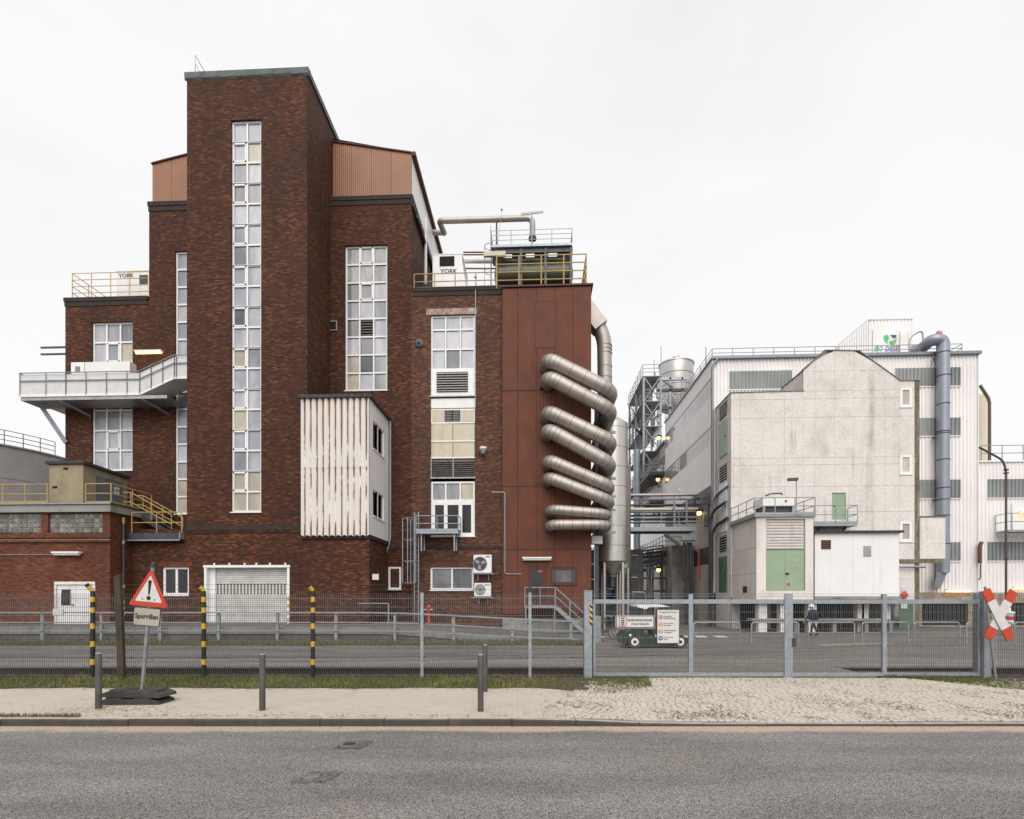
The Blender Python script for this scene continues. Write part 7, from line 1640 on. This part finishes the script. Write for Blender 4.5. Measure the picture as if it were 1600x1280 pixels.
# person walking in the yard
PD = 26.3; ph = 1.60; px0 = fx(1271, PD)
pe = thing('person', 'person in dark navy workwear and white helmet walking behind the gate', 'person', (px0, PD, 0), camf=True)
def skin_person():
    J = {'pel': (0, 0, .86), 'ch': (-.03, 0, 1.10), 'nk': (-.06, 0, 1.31), 'hd': (-.10, 0, 1.40), 'ht': (-.10, 0, 1.52), 'nose': (-.185, 0, 1.435)}
    Rr = {'pel': .155, 'ch': .17, 'nk': .06, 'hd': .085, 'ht': .08, 'nose': .02}; Ed = [('pel', 'ch'), ('ch', 'nk'), ('nk', 'hd'), ('hd', 'ht'), ('hd', 'nose')]
    for s_, st, sw in ((-1, .24, -.16), (1, -.22, .18)):
        n = 'LR'[s_ > 0]
        pts = {'hip': (0, s_*.09, .82, .095), 'kn': (-st*.55, s_*.09, .46, .068), 'an': (-st*.75+.1*(st < 0), s_*.09, .09+.05*(st < 0), .045), 'toe': (-st*.75-.18+.1*(st < 0), s_*.09, .045, .04),
               'sh': (-.04, s_*.19, 1.24, .07), 'el': (-.04-sw*.5, s_*.24, .98, .052), 'wr': (-.10-sw*1.1, s_*.22, .76, .036), 'pm': (-.115-sw*1.2, s_*.22, .70, .034)}
        for k, v in pts.items(): J[n+k] = v[:3]; Rr[n+k] = v[3]
        for f_ in range(4): J[n+'f%d' % f_] = (J[n+'pm'][0]-.035+.022*f_, s_*.22, .63-.008*(f_ in (1, 2))); Rr[n+'f%d' % f_] = .010; Ed.append((n+'pm', n+'f%d' % f_))
        J[n+'th'] = (J[n+'pm'][0]-.06, s_*.22, .70); Rr[n+'th'] = .011; Ed.append((n+'wr', n+'th'))
        Ed += [('pel', n+'hip'), (n+'hip', n+'kn'), (n+'kn', n+'an'), (n+'an', n+'toe'), ('ch', n+'sh'), (n+'sh', n+'el'), (n+'el', n+'wr'), (n+'wr', n+'pm')]
    names = list(J); me = bpy.data.meshes.new('p'); me.from_pydata([J[k] for k in names], [(names.index(a), names.index(b)) for a, b in Ed], [])
    ob = bpy.data.objects.new('p', me); COL.objects.link(ob); ob.modifiers.new('s', 'SKIN'); ob.modifiers.new('u', 'SUBSURF').levels = 1
    for i, k in enumerate(names): ob.data.skin_vertices[0].data[i].radius = (Rr[k], Rr[k]*(1.15 if k in ('ch', 'pel') else 1))
    ob.data.skin_vertices[0].data[0].use_root = True
    ev = ob.evaluated_get(bpy.context.evaluated_depsgraph_get()); r_ = bpy.data.meshes.new_from_object(ev)
    m = MB(); m.v = [(px0+v.co.x, PD+v.co.y, v.co.z) for v in r_.vertices]
    for p in r_.polygons:
        m.f.append(list(p.vertices)); c = p.center
        m.m.append(1 if c.z > 1.33 or (c.z < .74 and abs(c.y) > .17) else 2 if c.z < .11 else 0)
    bpy.data.objects.remove(ob)
    return m.build('body', ['navy_cloth', 'skin', 'black_rubber'], pe, True, True)
skin_person()
MB().lathe((px0-.10, PD, 1.47), [(.135, 0), (.125, .02), (.118, .06), (.085, .115), (.02, .135)], 20).build('helmet', 'helmet_white', pe, True, True); MB().add([(px0-.22, PD-.08, 1.475), (px0-.26, PD, 1.47), (px0-.22, PD+.08, 1.475), (px0-.2, PD+.06, 1.5), (px0-.2, PD-.06, 1.5)], [(0, 1, 2, 3, 4)]).build('helmet_peak', 'helmet_white', pe, camf=True)
MB().lathe((px0-.03, PD, .84), [(.19, 0), (.21, .1), (.215, .3), (.17, .44), (.09, .49)], 16).build('jacket', 'navy_cloth', pe, True, True)

# dark pipe rack and caged stair clutter low in the passage
t = thing('pipe_rack', 'dark pipe rack with many thin pipes under the gallery in the passage', 'pipe rack', P(1030, 960, 43)); 
for k in range(12):
    Y = 42.2+.2*k; A = P(1002+rq.uniform(-8, 10), 858+k*3.2, Y); L_ = rq.uniform(1.4, 3.2)
    MB().tube(fillet([A, (A[0]+L_, Y, A[2]+.3), (A[0]+L_, Y, A[2]-rq.uniform(.4, 1.6))], .2), rq.uniform(.04, .1), 7).build('pipe', rq.choice(['steel_dark', 'steel_dark', 'pipe_brown', 'galvanised_dull', 'pump_steel']), t, True)
for px in (1000, 1016, 1034, 1048): X = XY(px, 43); MB().box(X-.08, X+.08, 42.9, 43.1, 0, ZY(862, px, 43)).build('column', 'steel_dark', t)
for z in (ZY(905, 1020, 43), ZY(880, 1020, 43), ZY(925, 1020, 43)): MB().box(XY(996, 43), XY(1050, 43), 42.95, 43.1, z, z+.14).build('beam', 'steel_dark', t)
for k in range(7): a = Vector(P(1006+k*2.2, 935, 42)); MB().tube([a+Vector((0, 0, 0)), a+Vector((rq.uniform(-.4, .4), 0, 2.4))], .025, 5).build('cage_bar', 'galvanised_dull', t)
# parked bicycles in the shade behind the left gate post
def bicycle(px, D, lab, lean):
    c = (fx(px, D), D); t = thing('bicycle', lab, 'bicycle', (c[0], c[1], 0), 'bicycles parked beside the silo', True); r = .33
    def pt(x, z): return (c[0]+x, c[1]+lean*z, z)
    for x in (-.52, .52):
        w = MB().tube([pt(x+r*math.cos(a), r+.01+r*math.sin(a)) for a in [2*math.pi*i/20 for i in range(21)]], .02, 5).build('wheel', 'black_rubber', t, camf=True)
        for k in range(6): a = math.pi*k/6; MB().tube([pt(x+r*math.cos(a), r+.01+r*math.sin(a)), pt(x-r*math.cos(a), r+.01-r*math.sin(a))], .004, 3).build('spoke', 'galvanised', w, camf=True)
    m = MB()
    for a, b in (((-.52, .34), (-.05, .30)), ((-.52, .34), (-.16, .8)), ((-.05, .3), (-.18, .88)), ((-.05, .3), (.38, .78)), ((-.16, .8), (.36, .86)), ((.36, .95), (.52, .34))): m.tube([pt(*a), pt(*b)], .018, 6)
    m.build('frame', 'steel_dark', t, camf=True); MB().tube([pt(.36, .95), pt(.34, 1.04), pt(.22, 1.06)], .014, 6).build('handlebar', 'galvanised', t, camf=True); MB().box(c[0]-.3, c[0]-.06, c[1]+lean*.9-.07, c[1]+lean*.9+.07, .9, .96).build('saddle', 'black_rubber', t, camf=True)
bicycle(944, 24.6, 'nearer dark bicycle parked behind the left gate post', .1); bicycle(950, 25.4, 'farther dark bicycle parked beside the silo legs', -.08)
